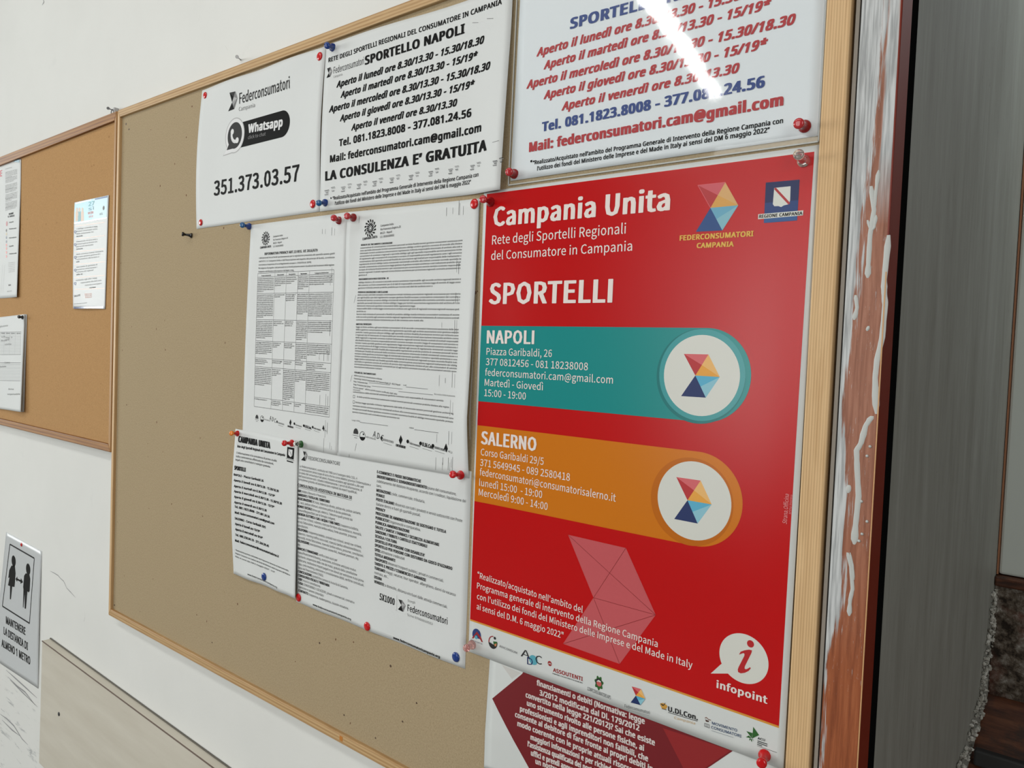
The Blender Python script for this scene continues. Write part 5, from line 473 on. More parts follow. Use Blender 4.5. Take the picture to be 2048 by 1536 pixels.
(94,(-15,-78,-9,-54,-3,-81,-1,-56,9,-58,12,-82,26,244,27,-48,32,-21,32,185,32,229,32,259,47,224,47,264,51,-66,62,229,62,259,63,-21,63,185,68,244),(8,18,9,8,17,18,7,17,8,7,14,17,4,14,7,0,3,1,0,4,3,0,14,4,0,5,14,2,5,0,11,16,13,6,16,11,6,19,16,10,19,6,10,15,19,12,15,10)),
(188,(32,0,32,272,62,0,62,49,62,88,62,272,64,88,97,89,115,110,142,185,151,0,177,185,185,0),(0,5,1,0,4,5,6,11,9,6,8,11,6,7,8,7,12,8,6,3,7,10,12,7,0,6,4,0,3,6,0,2,3)),
(97,(32,37,32,272,39,6,63,35,63,272,64,-4,65,24,71,22,74,22,75,-4,78,22,82,-2),(0,4,1,0,3,4,2,3,0,2,6,3,2,7,6,8,11,10,7,11,8,2,11,7,5,11,2,5,9,11)),
(316,(32,0,32,185,57,185,60,158,61,158,63,0,63,134,87,156,87,181,109,163,118,190,135,151,144,0,144,113,152,180,170,154,174,0,174,134,199,180,199,156,221,163,231,190,248,151,256,0,256,113,273,171,287,0,287,117),(8,14,10,18,25,21,0,2,1,0,3,2,4,14,8,4,9,14,9,15,14,15,25,18,15,20,25,20,22,25,22,27,25,4,7,9,11,15,9,15,19,20,0,4,3,0,6,4,6,7,4,15,17,19,11,17,15,13,17,11,24,27,22,0,5,6,13,16,17,24,26,27,12,16,13,23,26,24)),
(208,(32,0,32,185,57,185,60,158,61,158,63,0,63,134,88,156,89,181,113,163,123,190,140,151,148,0,148,113,166,171,180,0,180,117),(8,14,10,0,2,1,0,3,2,4,14,8,4,9,14,9,11,14,11,16,14,4,7,9,0,4,3,0,6,4,6,7,4,13,16,11,0,5,6,13,15,16,12,15,13)),
(207,(18,92,44,21,44,164,50,92,64,41,64,144,103,-4,103,22,103,164,103,190,142,41,142,144,157,92,163,21,163,164,189,92),(2,14,9,0,5,2,5,8,2,8,14,2,8,11,14,11,15,14,0,3,5,12,15,11,1,3,0,1,4,3,10,15,12,10,13,15,7,13,10,1,7,4,1,13,7,6,13,1)),
(212,(32,-78,32,185,57,185,60,164,61,164,62,17,63,-78,63,-15,63,41,63,138,87,26,87,1,88,157,88,182,108,22,112,164,113,-4,120,190,146,41,150,145,161,95,169,22,174,164,194,96),(13,22,17,0,2,1,0,3,2,4,22,13,4,15,22,15,19,22,19,23,22,0,4,3,0,9,4,9,12,4,12,15,4,20,23,19,0,8,9,20,21,23,18,21,20,14,21,18,0,5,8,5,10,8,5,14,10,5,21,14,5,16,21,0,7,5,11,16,5,0,6,7)),
(212,(18,92,39,21,42,164,50,93,64,40,66,144,94,-4,98,190,101,22,104,164,125,3,126,28,126,159,127,184,149,-78,149,-12,149,47,149,144,150,22,152,168,152,168,155,185,180,-78,180,185),(2,13,7,20,23,21,20,22,23,2,19,13,2,20,19,2,9,20,9,12,20,12,17,20,17,22,20,0,5,2,5,9,2,16,22,17,0,3,5,0,4,3,1,4,0,11,18,16,18,22,16,1,8,4,8,18,11,1,18,8,1,10,18,15,22,18,6,10,1,14,22,15)),
(132,(32,0,32,185,57,185,60,152,61,152,63,0,63,119,84,180,85,152,109,162,113,190,119,161,124,189,127,159,133,186),(7,12,10,7,14,12,7,13,14,0,2,1,0,3,2,4,9,7,9,11,7,11,13,7,4,8,9,4,6,8,0,4,3,0,6,4,0,5,6)),
(160,(11,21,21,138,26,42,38,175,38,102,42,3,51,139,51,26,59,158,63,119,75,84,80,-4,81,20,85,190,85,166,91,107,104,70,108,161,108,28,117,184,117,49,127,150,129,88,130,12,142,169,147,50),(3,19,13,3,24,19,1,8,3,8,14,3,14,24,3,14,17,24,17,21,24,1,6,8,1,9,6,4,9,1,4,15,9,4,22,15,10,22,4,10,16,22,16,25,22,20,25,16,20,23,25,18,23,20,0,7,2,12,23,18,0,12,7,5,12,0,5,23,12,5,11,23)),
(128,(9,160,9,184,37,57,37,160,38,185,42,238,48,12,68,56,68,160,68,185,68,238,74,30,89,-4,96,21,107,-2,107,22,118,26,118,160,118,185,124,2),(4,10,5,4,9,10,1,9,4,1,18,9,1,17,18,0,17,1,2,8,3,2,7,8,6,7,2,6,11,7,6,13,11,15,19,16,13,19,15,6,19,13,12,19,6,12,14,19)),
(207,(29,68,29,185,42,14,60,72,60,185,68,34,86,-4,95,22,119,5,120,30,145,54,145,185,147,29,148,29,150,0,176,0,176,185),(0,4,1,0,3,4,10,16,11,10,15,16,0,5,3,2,5,0,9,13,10,13,15,10,2,7,5,7,12,9,12,13,9,7,8,12,14,15,13,2,8,7,6,8,2)),
(178,(4,185,37,185,71,0,72,80,80,52,89,25,90,25,99,52,108,80,108,0,142,185,173,185),(2,1,0,2,3,1,8,11,10,8,9,11,2,4,3,7,9,8,2,5,4,6,9,7,2,6,5,2,9,6)),
(274,(9,185,41,185,61,0,68,78,74,52,80,26,81,26,87,52,94,78,97,0,122,185,123,99,130,126,136,153,138,153,144,126,150,100,153,185,177,0,182,78,188,52,195,26,196,26,202,52,208,78,214,0,235,185,265,185),(2,1,0,2,3,1,8,17,10,8,13,17,13,14,17,14,19,17,24,27,26,24,25,27,8,12,13,15,19,14,16,19,15,8,11,12,18,19,16,8,9,11,2,4,3,7,9,8,18,20,19,23,25,24,2,5,4,6,9,7,18,21,20,22,25,23,2,6,5,2,9,6,18,22,21,18,25,22)),
(170,(5,0,10,185,38,0,44,185,63,43,66,96,68,144,72,60,77,129,82,76,83,76,87,114,88,114,94,60,96,129,103,43,104,94,105,144,128,185,131,0,160,185,165,0),(5,3,1,5,6,3,17,20,18,17,16,20,5,8,6,14,16,17,5,11,8,12,16,14,5,12,11,5,16,12,0,9,5,9,16,5,9,10,16,10,21,16,0,7,9,13,21,10,15,21,13,0,4,7,0,2,4,19,21,15)),
(178,(4,185,12,-76,19,-51,22,-79,26,-53,33,-54,34,-80,37,185,59,-43,74,82,75,-14,78,-61,79,0,83,57,93,30,94,30,102,56,104,-16,110,82,143,185,173,185),(12,7,0,12,9,7,18,20,19,18,17,20,12,13,9,16,17,18,12,14,13,15,17,16,12,15,14,12,17,15,10,17,12,8,17,10,8,11,17,5,11,8,1,4,2,1,5,4,1,11,5,1,6,11,3,6,1)),
(162,(12,0,12,17,22,160,22,185,51,25,110,160,149,168,149,185,152,0,152,25),(2,7,3,2,6,7,2,5,6,5,4,6,1,4,5,1,9,4,1,8,9,0,8,1)),
(192,(20,48,28,166,36,9,40,144,47,94,48,277,50,50,59,182,60,28,65,158,68,80,69,298,74,-4,83,21,96,164,100,190,107,3,108,218,108,27,124,234,126,150,134,45,134,96,134,117,136,22,136,22,139,0,150,169,165,0,165,114),(7,27,15,1,27,7,1,14,27,14,20,27,20,29,27,3,9,1,9,14,1,23,29,20,4,29,23,4,22,29,22,28,29,4,10,22,21,28,22,0,10,4,0,6,10,0,8,6,2,8,0,18,25,21,25,28,21,2,13,8,13,24,18,24,25,18,13,16,24,26,28,25,2,16,13,12,16,2,5,19,11,17,19,5)),
(189,(18,92,43,164,44,21,46,277,48,108,48,85,66,150,67,38,68,298,100,190,101,165,106,218,106,-4,110,20,122,234,134,24,135,150,140,1,147,108,156,166,156,35,167,14,173,85,174,93,174,103),(1,19,9,1,10,19,10,16,19,16,24,19,1,6,10,0,6,1,18,24,16,0,4,6,0,18,4,0,24,18,0,23,24,0,22,23,2,5,0,5,22,0,2,7,5,2,13,7,15,21,20,13,21,15,12,13,2,12,21,13,12,17,21,3,14,8,11,14,3)),
(189,(18,92,43,164,44,21,48,108,48,85,66,150,67,38,79,234,95,218,100,190,101,165,106,-4,110,20,133,298,134,24,135,150,140,1,147,108,154,277,156,166,156,35,167,14,173,85,174,93,174,103),(1,19,9,1,10,19,10,15,19,15,24,19,1,5,10,0,5,1,17,24,15,0,3,5,0,17,3,0,24,17,0,23,24,0,22,23,2,4,0,4,22,0,2,6,4,2,12,6,14,21,20,12,21,14,11,12,2,11,21,12,11,16,21,7,18,13,7,8,18)),
(94,(-7,277,15,298,32,0,32,185,53,218,63,0,63,185,68,234),(2,6,3,2,5,6,0,7,1,4,7,0)),
(207,(18,92,44,21,44,164,49,277,50,92,64,41,64,144,71,298,103,-4,103,22,103,164,103,190,109,218,125,234,142,41,142,144,157,92,163,21,163,164,189,92),(2,18,11,0,6,2,6,10,2,10,18,2,10,15,18,15,19,18,0,4,6,16,19,15,1,4,0,1,5,4,14,19,16,14,17,19,9,17,14,1,9,5,1,17,9,8,17,1,3,13,7,12,13,3)),
(207,(29,68,29,185,42,14,49,277,60,72,60,185,68,34,70,298,86,-4,95,22,109,218,119,5,120,30,124,234,145,54,145,185,147,29,148,29,150,0,176,0,176,185),(0,5,1,0,4,5,14,20,15,14,19,20,0,6,4,2,6,0,12,17,14,17,19,14,2,9,6,9,16,12,16,17,12,9,11,16,18,19,17,2,11,9,8,11,2,3,13,7,10,13,3)),
(341,(213,225,221,202,226,265,232,234,236,236,240,193,240,257,242,237,256,289,257,200,257,230,262,276,263,215,278,225,286,202,292,265,298,234,302,236,305,193,306,257,307,237,321,289,322,200,322,230,328,276,328,215),(2,11,8,2,6,11,0,6,2,0,3,6,4,10,7,3,10,4,0,10,3,0,12,10,1,12,0,1,9,12,5,9,1,15,24,21,15,19,24,13,19,15,13,16,19,17,23,20,16,23,17,13,23,16,13,25,23,14,25,13,14,22,25,18,22,14)),
(341,(12,265,13,204,18,250,18,280,20,191,34,244,35,223,36,288,39,244,43,246,50,216,55,278,63,255,78,265,78,204,84,250,84,280,86,191,99,244,100,223,101,288,105,244,109,246,115,216,120,278,128,255),(16,24,20,13,24,16,13,25,24,15,25,13,15,22,25,22,23,25,18,22,15,18,21,22,19,23,22,14,23,19,14,17,23,3,11,7,0,11,3,0,12,11,2,12,0,2,9,12,9,10,12,5,9,2,5,8,9,6,10,9,1,10,6,1,4,10)),
(341,(16,265,16,204,22,280,22,250,24,191,38,244,38,223,39,288,43,244,47,246,53,216,58,278,66,255),(2,11,7,0,11,2,0,12,11,3,12,0,3,9,12,9,10,12,5,9,3,5,8,9,6,10,9,1,10,6,1,4,10)),
(341,(134,130,145,104,145,155,170,94,170,166,196,104,196,155,207,130),(2,6,4,0,6,2,0,7,6,1,7,0,1,5,7,3,5,1)),
(201,(34,0,34,250,59,309,66,27,66,118,66,145,66,224,77,331,117,266,131,282,161,118,161,145,178,224,178,250,182,0,182,27),(0,6,1,6,13,1,6,12,13,0,5,6,0,4,5,4,11,5,4,10,11,0,3,4,0,15,3,0,14,15,2,9,7,8,9,2)),
(183,(16,85,16,106,167,85,167,106),(0,3,1,0,2,3))])

# ------------------------------------------------------------------ lettering (glyph outlines, cap height = 1000)
GLYPHS = {}
for _k, (_sp, _rows) in (('A', GLYPHS_A), ('M', GLYPHS_M)):
    _d = {' ': (_sp*4, np.zeros((0, 2)), np.zeros((0, 3), int))}
    for _c, (_adv, _v, _t) in zip(CHARS, _rows):
        _d[_c] = (_adv*4, np.array(_v, float).reshape(-1, 2)*4, np.array(_t, int).reshape(-1, 3))
    GLYPHS[_k] = _d
def line_mesh(s, font='A', shear=0., track=0.):
    x = 0; Vs, Ts, n = [], [], 0
    for c in s:
        adv, V, T = GLYPHS[font].get(c, GLYPHS[font]['.'])
        if len(V):
            W = V.copy(); W[:, 0] += x + W[:, 1]*shear; Vs.append(W); Ts.append(T+n); n += len(W)
        x += adv+track
    V = np.concatenate(Vs); T = np.concatenate(Ts); V[:, 0] -= V[:, 0].min(); return V, T, V[:, 0].max()

# ------------------------------------------------------------------ sheets of paper and what is printed on them
BLOCKS = {'topic_heading_text', 'partner_text'}
class Sheet:
    """one pinned sheet: four corners (photo places TL TR BR BL, or plane points), a curl in mm over (u, v)"""
    def __init__(s, name, label, cat, corners, lift=None, base=1., Y0=0., mat=None, nu=30, nv=36, group=None, thick=.25, front=None):
        s.Y0, s.base, s.prints = Y0, base, {}
        s.lift = lift or (lambda u, v: 0*u)
        pl = []
        uv = [(0., 0.), (1., 0.), (1., 1.), (0., 1.)]
        for c, (u, v) in zip(corners, uv):
            if len(c) == 3: pl.append(np.array([c[0], c[1]])); continue
            h = s.base + float(s.lift(np.array(u), np.array(v)))
            p = un(c[0], c[1], Y0 - h/1000); pl.append(np.array([p[0], p[2]]))
        s.c = pl
        uu, vv = np.meshgrid(np.linspace(0, 1, nu+1), np.linspace(0, 1, nv+1))
        P = s.bil(uu.ravel(), vv.ravel()); y = s.Y0 - (s.base + s.lift(uu.ravel(), vv.ravel()))/1000
        n = len(P); V = np.concatenate([np.stack([P[:, 0], y, P[:, 1]], 1), np.stack([P[:, 0], y+thick/1000, P[:, 1]], 1)])
        F = []; q = lambda i, j: j*(nu+1)+i
        for j in range(nv):
            for i in range(nu):
                F.append((q(i, j), q(i, j+1), q(i+1, j+1), q(i+1, j)))
                F.append((n+q(i, j), n+q(i+1, j), n+q(i+1, j+1), n+q(i, j+1)))
        for i in range(nu):
            F.append((q(i, 0), q(i+1, 0), n+q(i+1, 0), n+q(i, 0))); F.append((q(i, nv), n+q(i, nv), n+q(i+1, nv), q(i+1, nv)))
        for j in range(nv):
            F.append((q(0, j), n+q(0, j), n+q(0, j+1), q(0, j+1))); F.append((q(nu, j), q(nu, j+1), n+q(nu, j+1), n+q(nu, j)))
        s.o = mesh_obj(name, V, F, mat or PAPER, None, True)
        tag(s.o, label, cat, group)
    def bil(s, u, v):
        a, b, c, d = s.c; u = np.asarray(u)[:, None]; v = np.asarray(v)[:, None]
        return a*(1-u)*(1-v)+b*u*(1-v)+c*u*v+d*(1-u)*v
    def uv(s, P):
        P = np.atleast_2d(P); a, b, c, d = s.c
        A = np.stack([b-a, d-a], 1); q = np.linalg.solve(A, (P-a).T).T
        for _ in range(3):
            r = P - s.bil(q[:, 0], q[:, 1]); q = q + np.linalg.solve(A, r.T).T
        return q[:, 0], q[:, 1]
    def y(s, P, off=0.):
        u, v = s.uv(P); u = np.clip(u, -.02, 1.02); v = np.clip(v, -.02, 1.02)
        return s.Y0 - (s.base + s.lift(u, v) + off)/1000
    def at(s, px, py):
        """plane coordinates (x, z) on the curled sheet at a place of the photograph"""
        Y = s.Y0
        for _ in range(5):
            p = un(px, py, Y); Y = float(s.y(np.array([p[0], p[2]]))[0])
        return np.array([p[0], p[2]])
    def put(s, part, mat, P, T, off):
        s.prints.setdefault((part, mat.name), [mat, [], [], 0, off])
        e = s.prints[(part, mat.name)]
        y = s.y(P, off); e[1].append(np.stack([P[:, 0], y, P[:, 1]], 1)); e[2].append(np.asarray(T)+e[3]); e[3] += len(P)
    # ---- text between two places on its baseline; cap = height of a capital in photo pixels at the left end
    def text(s, part, mat, body, L, R, cap, font='A', bold=0., shear=0., off=.3, mm=False):
        a, b = s.at(*L), s.at(*R)
        capm = cap/1000 if mm else np.linalg.norm(s.at(L[0], L[1]-cap)-a)
        s.nt = getattr(s, 'nt', 0)+1
        s.line(part+'#%d' % s.nt, mat, body, a, b, capm, font, bold, shear, off)
    def line(s, part, mat, body, a, b, capm, font='A', bold=0., shear=0., off=.3):
        V, T, W = line_mesh(body, font, 0, bold*1000*1.1)
        e1 = (b-a)/np.linalg.norm(b-a); e2 = np.array([-e1[1], e1[0]])
        sx = np.linalg.norm(b-a)/W; sy = capm/1000
        X = V[:, 0]*sx; Z = V[:, 1]*sy; X = X+Z*shear
        P = a + X[:, None]*e1 + Z[:, None]*e2
        if bold:
            r = bold*capm; q = r*.5; ds = [(0, 0), (r, q), (-r, q), (r, -q), (-r, -q)]
            if bold > .1 or (font == 'M' and bold > .045):          # heavy capitals: grow by a rounded square
                sq = lambda t: math.copysign(abs(t)**.45, t); n_ = 28
                ds = [(0, 0)]+[(r*sq(math.cos(t)), r*.34*sq(math.sin(t))) for t in [2*math.pi*k/n_ for k in range(n_)]]
            elif bold > .045: ds += [(r*.5, q), (-r*.5, q), (r*.5, -q), (-r*.5, -q), (r, 0), (-r, 0)]
        else: ds = [(0, 0)]
        for k, d in enumerate(ds):
            s.put(part, mat, P+np.array(d), T, off+k*.004)
    def block(s, part, mat, lines, first_l, first_r, last_l, cap, font='A', bold=0., just=None, off=.3, bolds=None, shear=0.):
        """paragraph: baselines from first_l to last_l; the longest (or every justified) line reaches first_r"""
        a, b, c = s.at(*first_l), s.at(*first_r), s.at(*last_l)
        W = np.linalg.norm(b-a); e1 = (b-a)/W; n = len(lines)
        capm = np.linalg.norm(s.at(first_l[0], first_l[1]-cap)-a)
        nat = [line_mesh(t, font)[2] for t in lines]; mx = max(nat); BLOCKS.add(part)
        for i, t in enumerate(lines):
            p = a + (c-a)*(i/(n-1) if n > 1 else 0)
            f = nat[i]/mx if just is None else just[i]
            bb = bold if bolds is None else bolds[i]
            s.line(part, mat, t, p, p+e1*W*f, capm, font, bb, shear, off)
    # ---- flat shapes
    def poly(s, part, mat, pts, off=.1, plane=False, cell=.012):
        P = np.array([p if plane else s.at(*p) for p in pts], float)
        tri = tessellate_polygon([[Vector((p[0], p[1], 0)) for p in P]])
        bm = bmesh.new(); vs = [bm.verts.new((p[0], 0, p[1])) for p in P]
        for t in tri:
            try: bm.faces.new([vs[i] for i in t])
            except ValueError: pass
        lo, hi = P.min(0), P.max(0)
        for ax in (0, 1):
            k = math.floor(lo[ax]/cell)+1
            while k*cell < hi[ax]:
                co = (k*cell, 0, 0) if ax == 0 else (0, 0, k*cell); no = (1, 0, 0) if ax == 0 else (0, 0, 1)
                bmesh.ops.bisect_plane(bm, geom=bm.verts[:]+bm.edges[:]+bm.faces[:], plane_co=co, plane_no=no); k += 1
        bmesh.ops.triangulate(bm, faces=bm.faces[:])
        bm.verts.index_update()
        V = np.array([(v.co.x, v.co.z) for v in bm.verts]); T = []
        for f in bm.faces:
            i, j, k = [v.index for v in f.verts]
            A = (V[j][0]-V[i][0])*(V[k][1]-V[i][1])-(V[j][1]-V[i][1])*(V[k][0]-V[i][0])
            T.append((i, j, k) if A > 0 else (i, k, j))
        bm.free(); s.put(part, mat, V, np.array(T), off)
    def disc(s, part, mat, c, r, off=.1, n=48, rx=1., plane=False):
        c = np.array(c) if plane else s.at(*c)
        s.poly(part, mat, [(c[0]+r*rx*math.cos(2*math.pi*k/n), c[1]+r*math.sin(2*math.pi*k/n)) for k in range(n)], off, True)
    def stroke(s, part, mat, pts, wmm, off=.12, plane=False, closed=False):
        P = [np.array(p) if plane else s.at(*p) for p in pts]
        if closed: P.append(P[0])
        for a, b in zip(P, P[1:]):
            L = np.linalg.norm(b-a)
            if L < 1e-6: continue
            e = (b-a)/L; nn = np.array([-e[1], e[0]])*wmm/2000; k = max(1, int(L/.012))
            q = [a+(b-a)*t/k for t in range(k+1)]
            V = np.array([x+nn for x in q]+[x-nn for x in q]); T = []
            for i in range(k): T += [(k+1+i, k+2+i, i+1), (k+1+i, i+1, i)]
            s.put(part, mat, V, np.array(T), off)
    def flush(s):
        for (part, _), (mat, V, T, _n, off) in s.prints.items():
            me_o = mesh_obj(part.split('#')[0], np.concatenate(V), np.concatenate(T), mat, s.o, part.split('#')[0] in ('red_field', 'teal_band', 'orange_band', 'red_facet', 'pale_ribbon'))
            if part in BLOCKS or part.split('#')[0] in ('toner_and_gap_shade', 'table_lines', 'table_text', 'body_text', 'ruled_lines', 'column_text', 'column_marks', 'partner_marks', 'topic_text', 'form_lines', 'table_head_text', 'seal', 'ribbon_lines', 'tick_box'): me_o['kind'] = 'stuff'
        s.prints = {}

def hexlogo(s, part, p, cols, off=.35):
    """the folded ribbon emblem: TL TR R BR BL W(aist); cols = eight facet inks"""
    TL, TR, R, BR, BL, W = [s.at(*q) for q in p]
    m1 = (TR+W)/2; m2 = (R+W)/2*.5+R*.0+W*.0+(TR+R+W)/3*.5; m3 = (BR+W)/2
    f = lambda pts, c, k=0: s.poly(part, c, pts, off+k*.01, True)
    f([TL, TR, m1], cols[0]); f([TL, m1, W], cols[1])
    f([TR, R, (W+TR)/2], cols[2]); f([R, W, (W+TR)/2], cols[3])
    f([W, R, (W+BR)/2], cols[4]); f([R, BR, (W+BR)/2], cols[5])
    f([W, BR, BL], cols[6])
LOGO_C = [ink((205, 96, 100)), ink((176, 40, 44)), ink((226, 176, 106)), ink((222, 156, 60)), ink((84, 166, 196)), ink((134, 186, 200)), ink((20, 40, 92))]
LOGO_G = [GREY1, BLACK, GREY2, GREY3, plain('logo_grey', G(.3)), plain('logo_middle_grey', G(.2), .6, .06), plain('logo_black', G(.012), .6, .06)]
# ------------------------------------------------------------------ the room
Z = lambda z: z + ZO
YW = .012                                     # plane of the plaster behind the boards
def struct(o): return tag(o, kind='structure')
WALLP = plain('room_paint', (.22, .22, .21), .85, .2)
struct(box('wall_front', -5.5, .2555, YW, YW+.03, 0, 3.0, WHITE_WALL))
struct(box('wall_front', .2555, 1.35, .0, .04, Z(.9), 3.0, WHITE_WALL))
struct(box('wall_front', 1.35, 2.6, YW, .6, 0, 3.0, WHITE_WALL))
struct(box('wall_left', -5.6, -5.5, -4.6, .7, 0, 3.0, WALLP))
struct(box('wall_right', 2.6, 2.7, -4.6, .7, 0, 3.0, WALLP))
struct(box('wall_back', -5.6, 2.7, -4.7, -4.6, 0, 3.0, WALLP))
struct(box('ceiling', -5.6, 2.7, -4.7, .7, 3.0, 3.1, WALLP))
FLOOR = Mat('terrazzo_floor', (.42, .40, .37), .4, .4)
FLOOR.col(FLOOR.ramp(FLOOR.noise(FLOOR.coord(), 40, 4), [(.4, (.16, .15, .14)), (.6, (.24, .23, .21))]))
struct(box('floor', -5.6, 2.7, -4.7, .7, -.1, 0, FLOOR.m))
# ceiling lamp whose reflection crosses the laminated sheet
lamp = empty('ceiling_light', (-1.22, -2.6, 3.0))
tag(lamp, 'long white ceiling lamp mirrored in the laminated opening hours sheet', 'ceiling light')
LAMPW = plain('lamp_housing', G(.8), .4, .4)
TUBE = bpy.data.materials.new('lit_tube'); TUBE.use_nodes = True
TUBE.node_tree.nodes['Principled BSDF'].inputs['Emission Color'].default_value = (1, .99, .96, 1)
TUBE.node_tree.nodes['Principled BSDF'].inputs['Emission Strength'].default_value = 34
LM = Matrix.Translation((-1.22, -2.6, 0)) @ Matrix.Rotation(math.radians(-12.5), 4, 'Z')
hb = bmesh.new(); add_box(hb, -.10, .10, -.80, .80, 2.955, 2.998, .006); bmesh.ops.transform(hb, matrix=LM, verts=hb.verts)
bm_obj('housing', hb, LAMPW, lamp)
hb = bmesh.new(); add_box(hb, -.036, .036, -.77, .77, 2.93, 2.956, .008); bmesh.ops.transform(hb, matrix=LM, verts=hb.verts)
bm_obj('lit_diffuser', hb, TUBE, lamp)

# ------------------------------------------------------------------ right of the board: casing and window recess
struct(box('trim_1', .2345, .2372, -.001, YW, 0, 3.0, plain('raw_edge_strip', lin((150, 142, 132)), .7, .2)))
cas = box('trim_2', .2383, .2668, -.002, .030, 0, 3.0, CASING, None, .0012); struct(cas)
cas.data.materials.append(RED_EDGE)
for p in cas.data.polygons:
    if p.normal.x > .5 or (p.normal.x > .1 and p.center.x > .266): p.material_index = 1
ARRIS_HIGHLIGHT = ink((196, 150, 104))
a = box('arris_highlight', .2660, .2669, -.0026, -.0016, Z(-1.2), Z(-.09), ARRIS_HIGHLIGHT, cas)  # highlight on the casing's corner, painted as a pale strip
struct(box('gap_shade_filler', .2555, .2664, .0305, .0515, 0, 3.0, GAP_SHADE, None))  # solid black filler, the shade of the gap put in as colour
def drip(pts, wmm):
    """a run of white paint, thick in the middle, rounded at its lower end"""
    bm = bmesh.new(); rings = []
    P = [un(x, y, -.0022) for x, y in pts]; Q = []
    for a_, b_ in zip(P, P[1:]):
        for k in range(4): Q.append(a_+(b_-a_)*k/4)
    Q.append(P[-1]); rnd = random.Random(len(pts))
    for i, p in enumerate(Q):
        w_ = wmm/2000*(1+.07*math.sin(i*1.3)+.06*rnd.uniform(-1, 1))*(1.25 if i >= len(Q)-3 else 1); 
        if i == len(Q)-1: w_ *= .35
        if i == 0: w_ *= .6
        rings.append([bm.verts.new((p[0]+w_*math.cos(t), -.0019-.0005*math.sin(t)*(w_*2000/wmm), p[2])) for t in [math.pi*k/6 for k in range(7)]])
    for r1, r2 in zip(rings, rings[1:]):
        for k in range(6): bm.faces.new((r1[k], r1[k+1], r2[k+1], r2[k]))
    bmesh.ops.recalc_face_normals(bm, faces=bm.faces)
    bm_obj('paint_drip', bm, WPAINT, cas, True)
WPAINT = plain('white_gloss_paint', lin((186, 188, 184)), .4, .35)
drip([(1777, 470), (1768, 560), (1768, 586), (1770, 609), (1764, 675), (1754, 719), (1750, 755), (1752, 828)], 4.2)
drip([(1744, 832), (1731, 852), (1722, 886), (1713, 901), (1714, 937), (1717, 992), (1711, 1050), (1708, 1089)], 4.4)
drip([(1742, 372), (1748, 420), (1740, 470), (1737, 520), (1735, 556)], 3.6)
drip([(1735, 440), (1742, 462), (1748, 455), (1752, 430)], 2.4)
drip([(1748, 420), (1752, 380), (1757, 340)], 2.6)
drip([(1711, 590), (1714, 615), (1708, 640)], 3.0)
drip([(1737, 652), (1734, 662)], 2.2)
drip([(1698, 970), (1696, 986)], 3.2)
drip([(1700, 1105), (1706, 1130), (1708, 1160)], 1.2); drip([(1695, 1105), (1702, 1135), (1705, 1178), (1700, 1200), (1698, 1232)], 3.0)
for x, y in ((1740, 893), (1734, 912), (1723, 1003), (1734, 1043), (1724, 1068), (1718, 1082)):
    P = un(x, y, -.0022); V, Fc = lathe([(.0012, 0), (.0009, .0006), (.0002, .0009)], 10)
    R = Matrix.Translation((P[0], -.002, P[2])) @ Matrix.Rotation(math.pi/2, 4, 'X')
    mesh_obj('paint_drop', [R @ Vector(v) for v in V], Fc, WPAINT, cas, True)
# deep reveal, slightly splayed
rk = .0374/.41; rx = lambda y: .2645+(y-.04)*rk
bm = bmesh.new()
ys = [.052, .2, .38, .45]; 
prof_front = [bm.verts.new((rx(y), y, Z(-1.2))) for y in ys]; prof_top = [bm.verts.new((rx(y), y, Z(.92))) for y in ys]
bk = [bm.verts.new((rx(y)-.03, y, Z(-1.2))) for y in ys]; bkt = [bm.verts.new((rx(y)-.03, y, Z(.92))) for y in ys]
for i in range(3):
    bm.faces.new((prof_front[i], prof_front[i+1], prof_top[i+1], prof_top[i])); bm.faces.new((bk[i+1], bk[i], bkt[i], bkt[i+1]))
for A, B in ((0, 0), (3, 3)): bm.faces.new((prof_front[A], prof_top[A], bkt[A], bk[A]))
bmesh.ops.recalc_face_normals(bm, faces=bm.faces)
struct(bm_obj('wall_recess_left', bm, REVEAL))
struct(box('wall_recess_right', 1.35, 1.40, .04, .45, 0, Z(.92), WHITE_WALL))
struct(box('wall_recess_back', .24, 1.40, .452, .60, 0, Z(-.408), GRIME))
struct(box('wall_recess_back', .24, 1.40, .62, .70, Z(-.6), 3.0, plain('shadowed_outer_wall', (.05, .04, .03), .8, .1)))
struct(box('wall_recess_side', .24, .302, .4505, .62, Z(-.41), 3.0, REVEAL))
# the window at the end of the recess: white frame, dark shutter, wooden ledge below
win = box('window_1', .3045, .3385, .452, .50, Z(-.400), Z(.95), plain('window_frame_paint', lin((190, 196, 190)), .4, .4), None, .003); struct(win)
box('side_strip', .3026, .3044, .4505, .485, Z(-.40), Z(.95), plain('brown_window_edge', lin((150, 104, 76)), .5, .3), win)
box('sash', .352, .80, .49, .52, Z(-.398), Z(.95), plain('dark_shutter', lin((40, 26, 18)), .6, .2), win)
box('ledge', .302, 1.34, .443, .60, Z(-.413), Z(-.401), SILL_WOOD, win, .002)
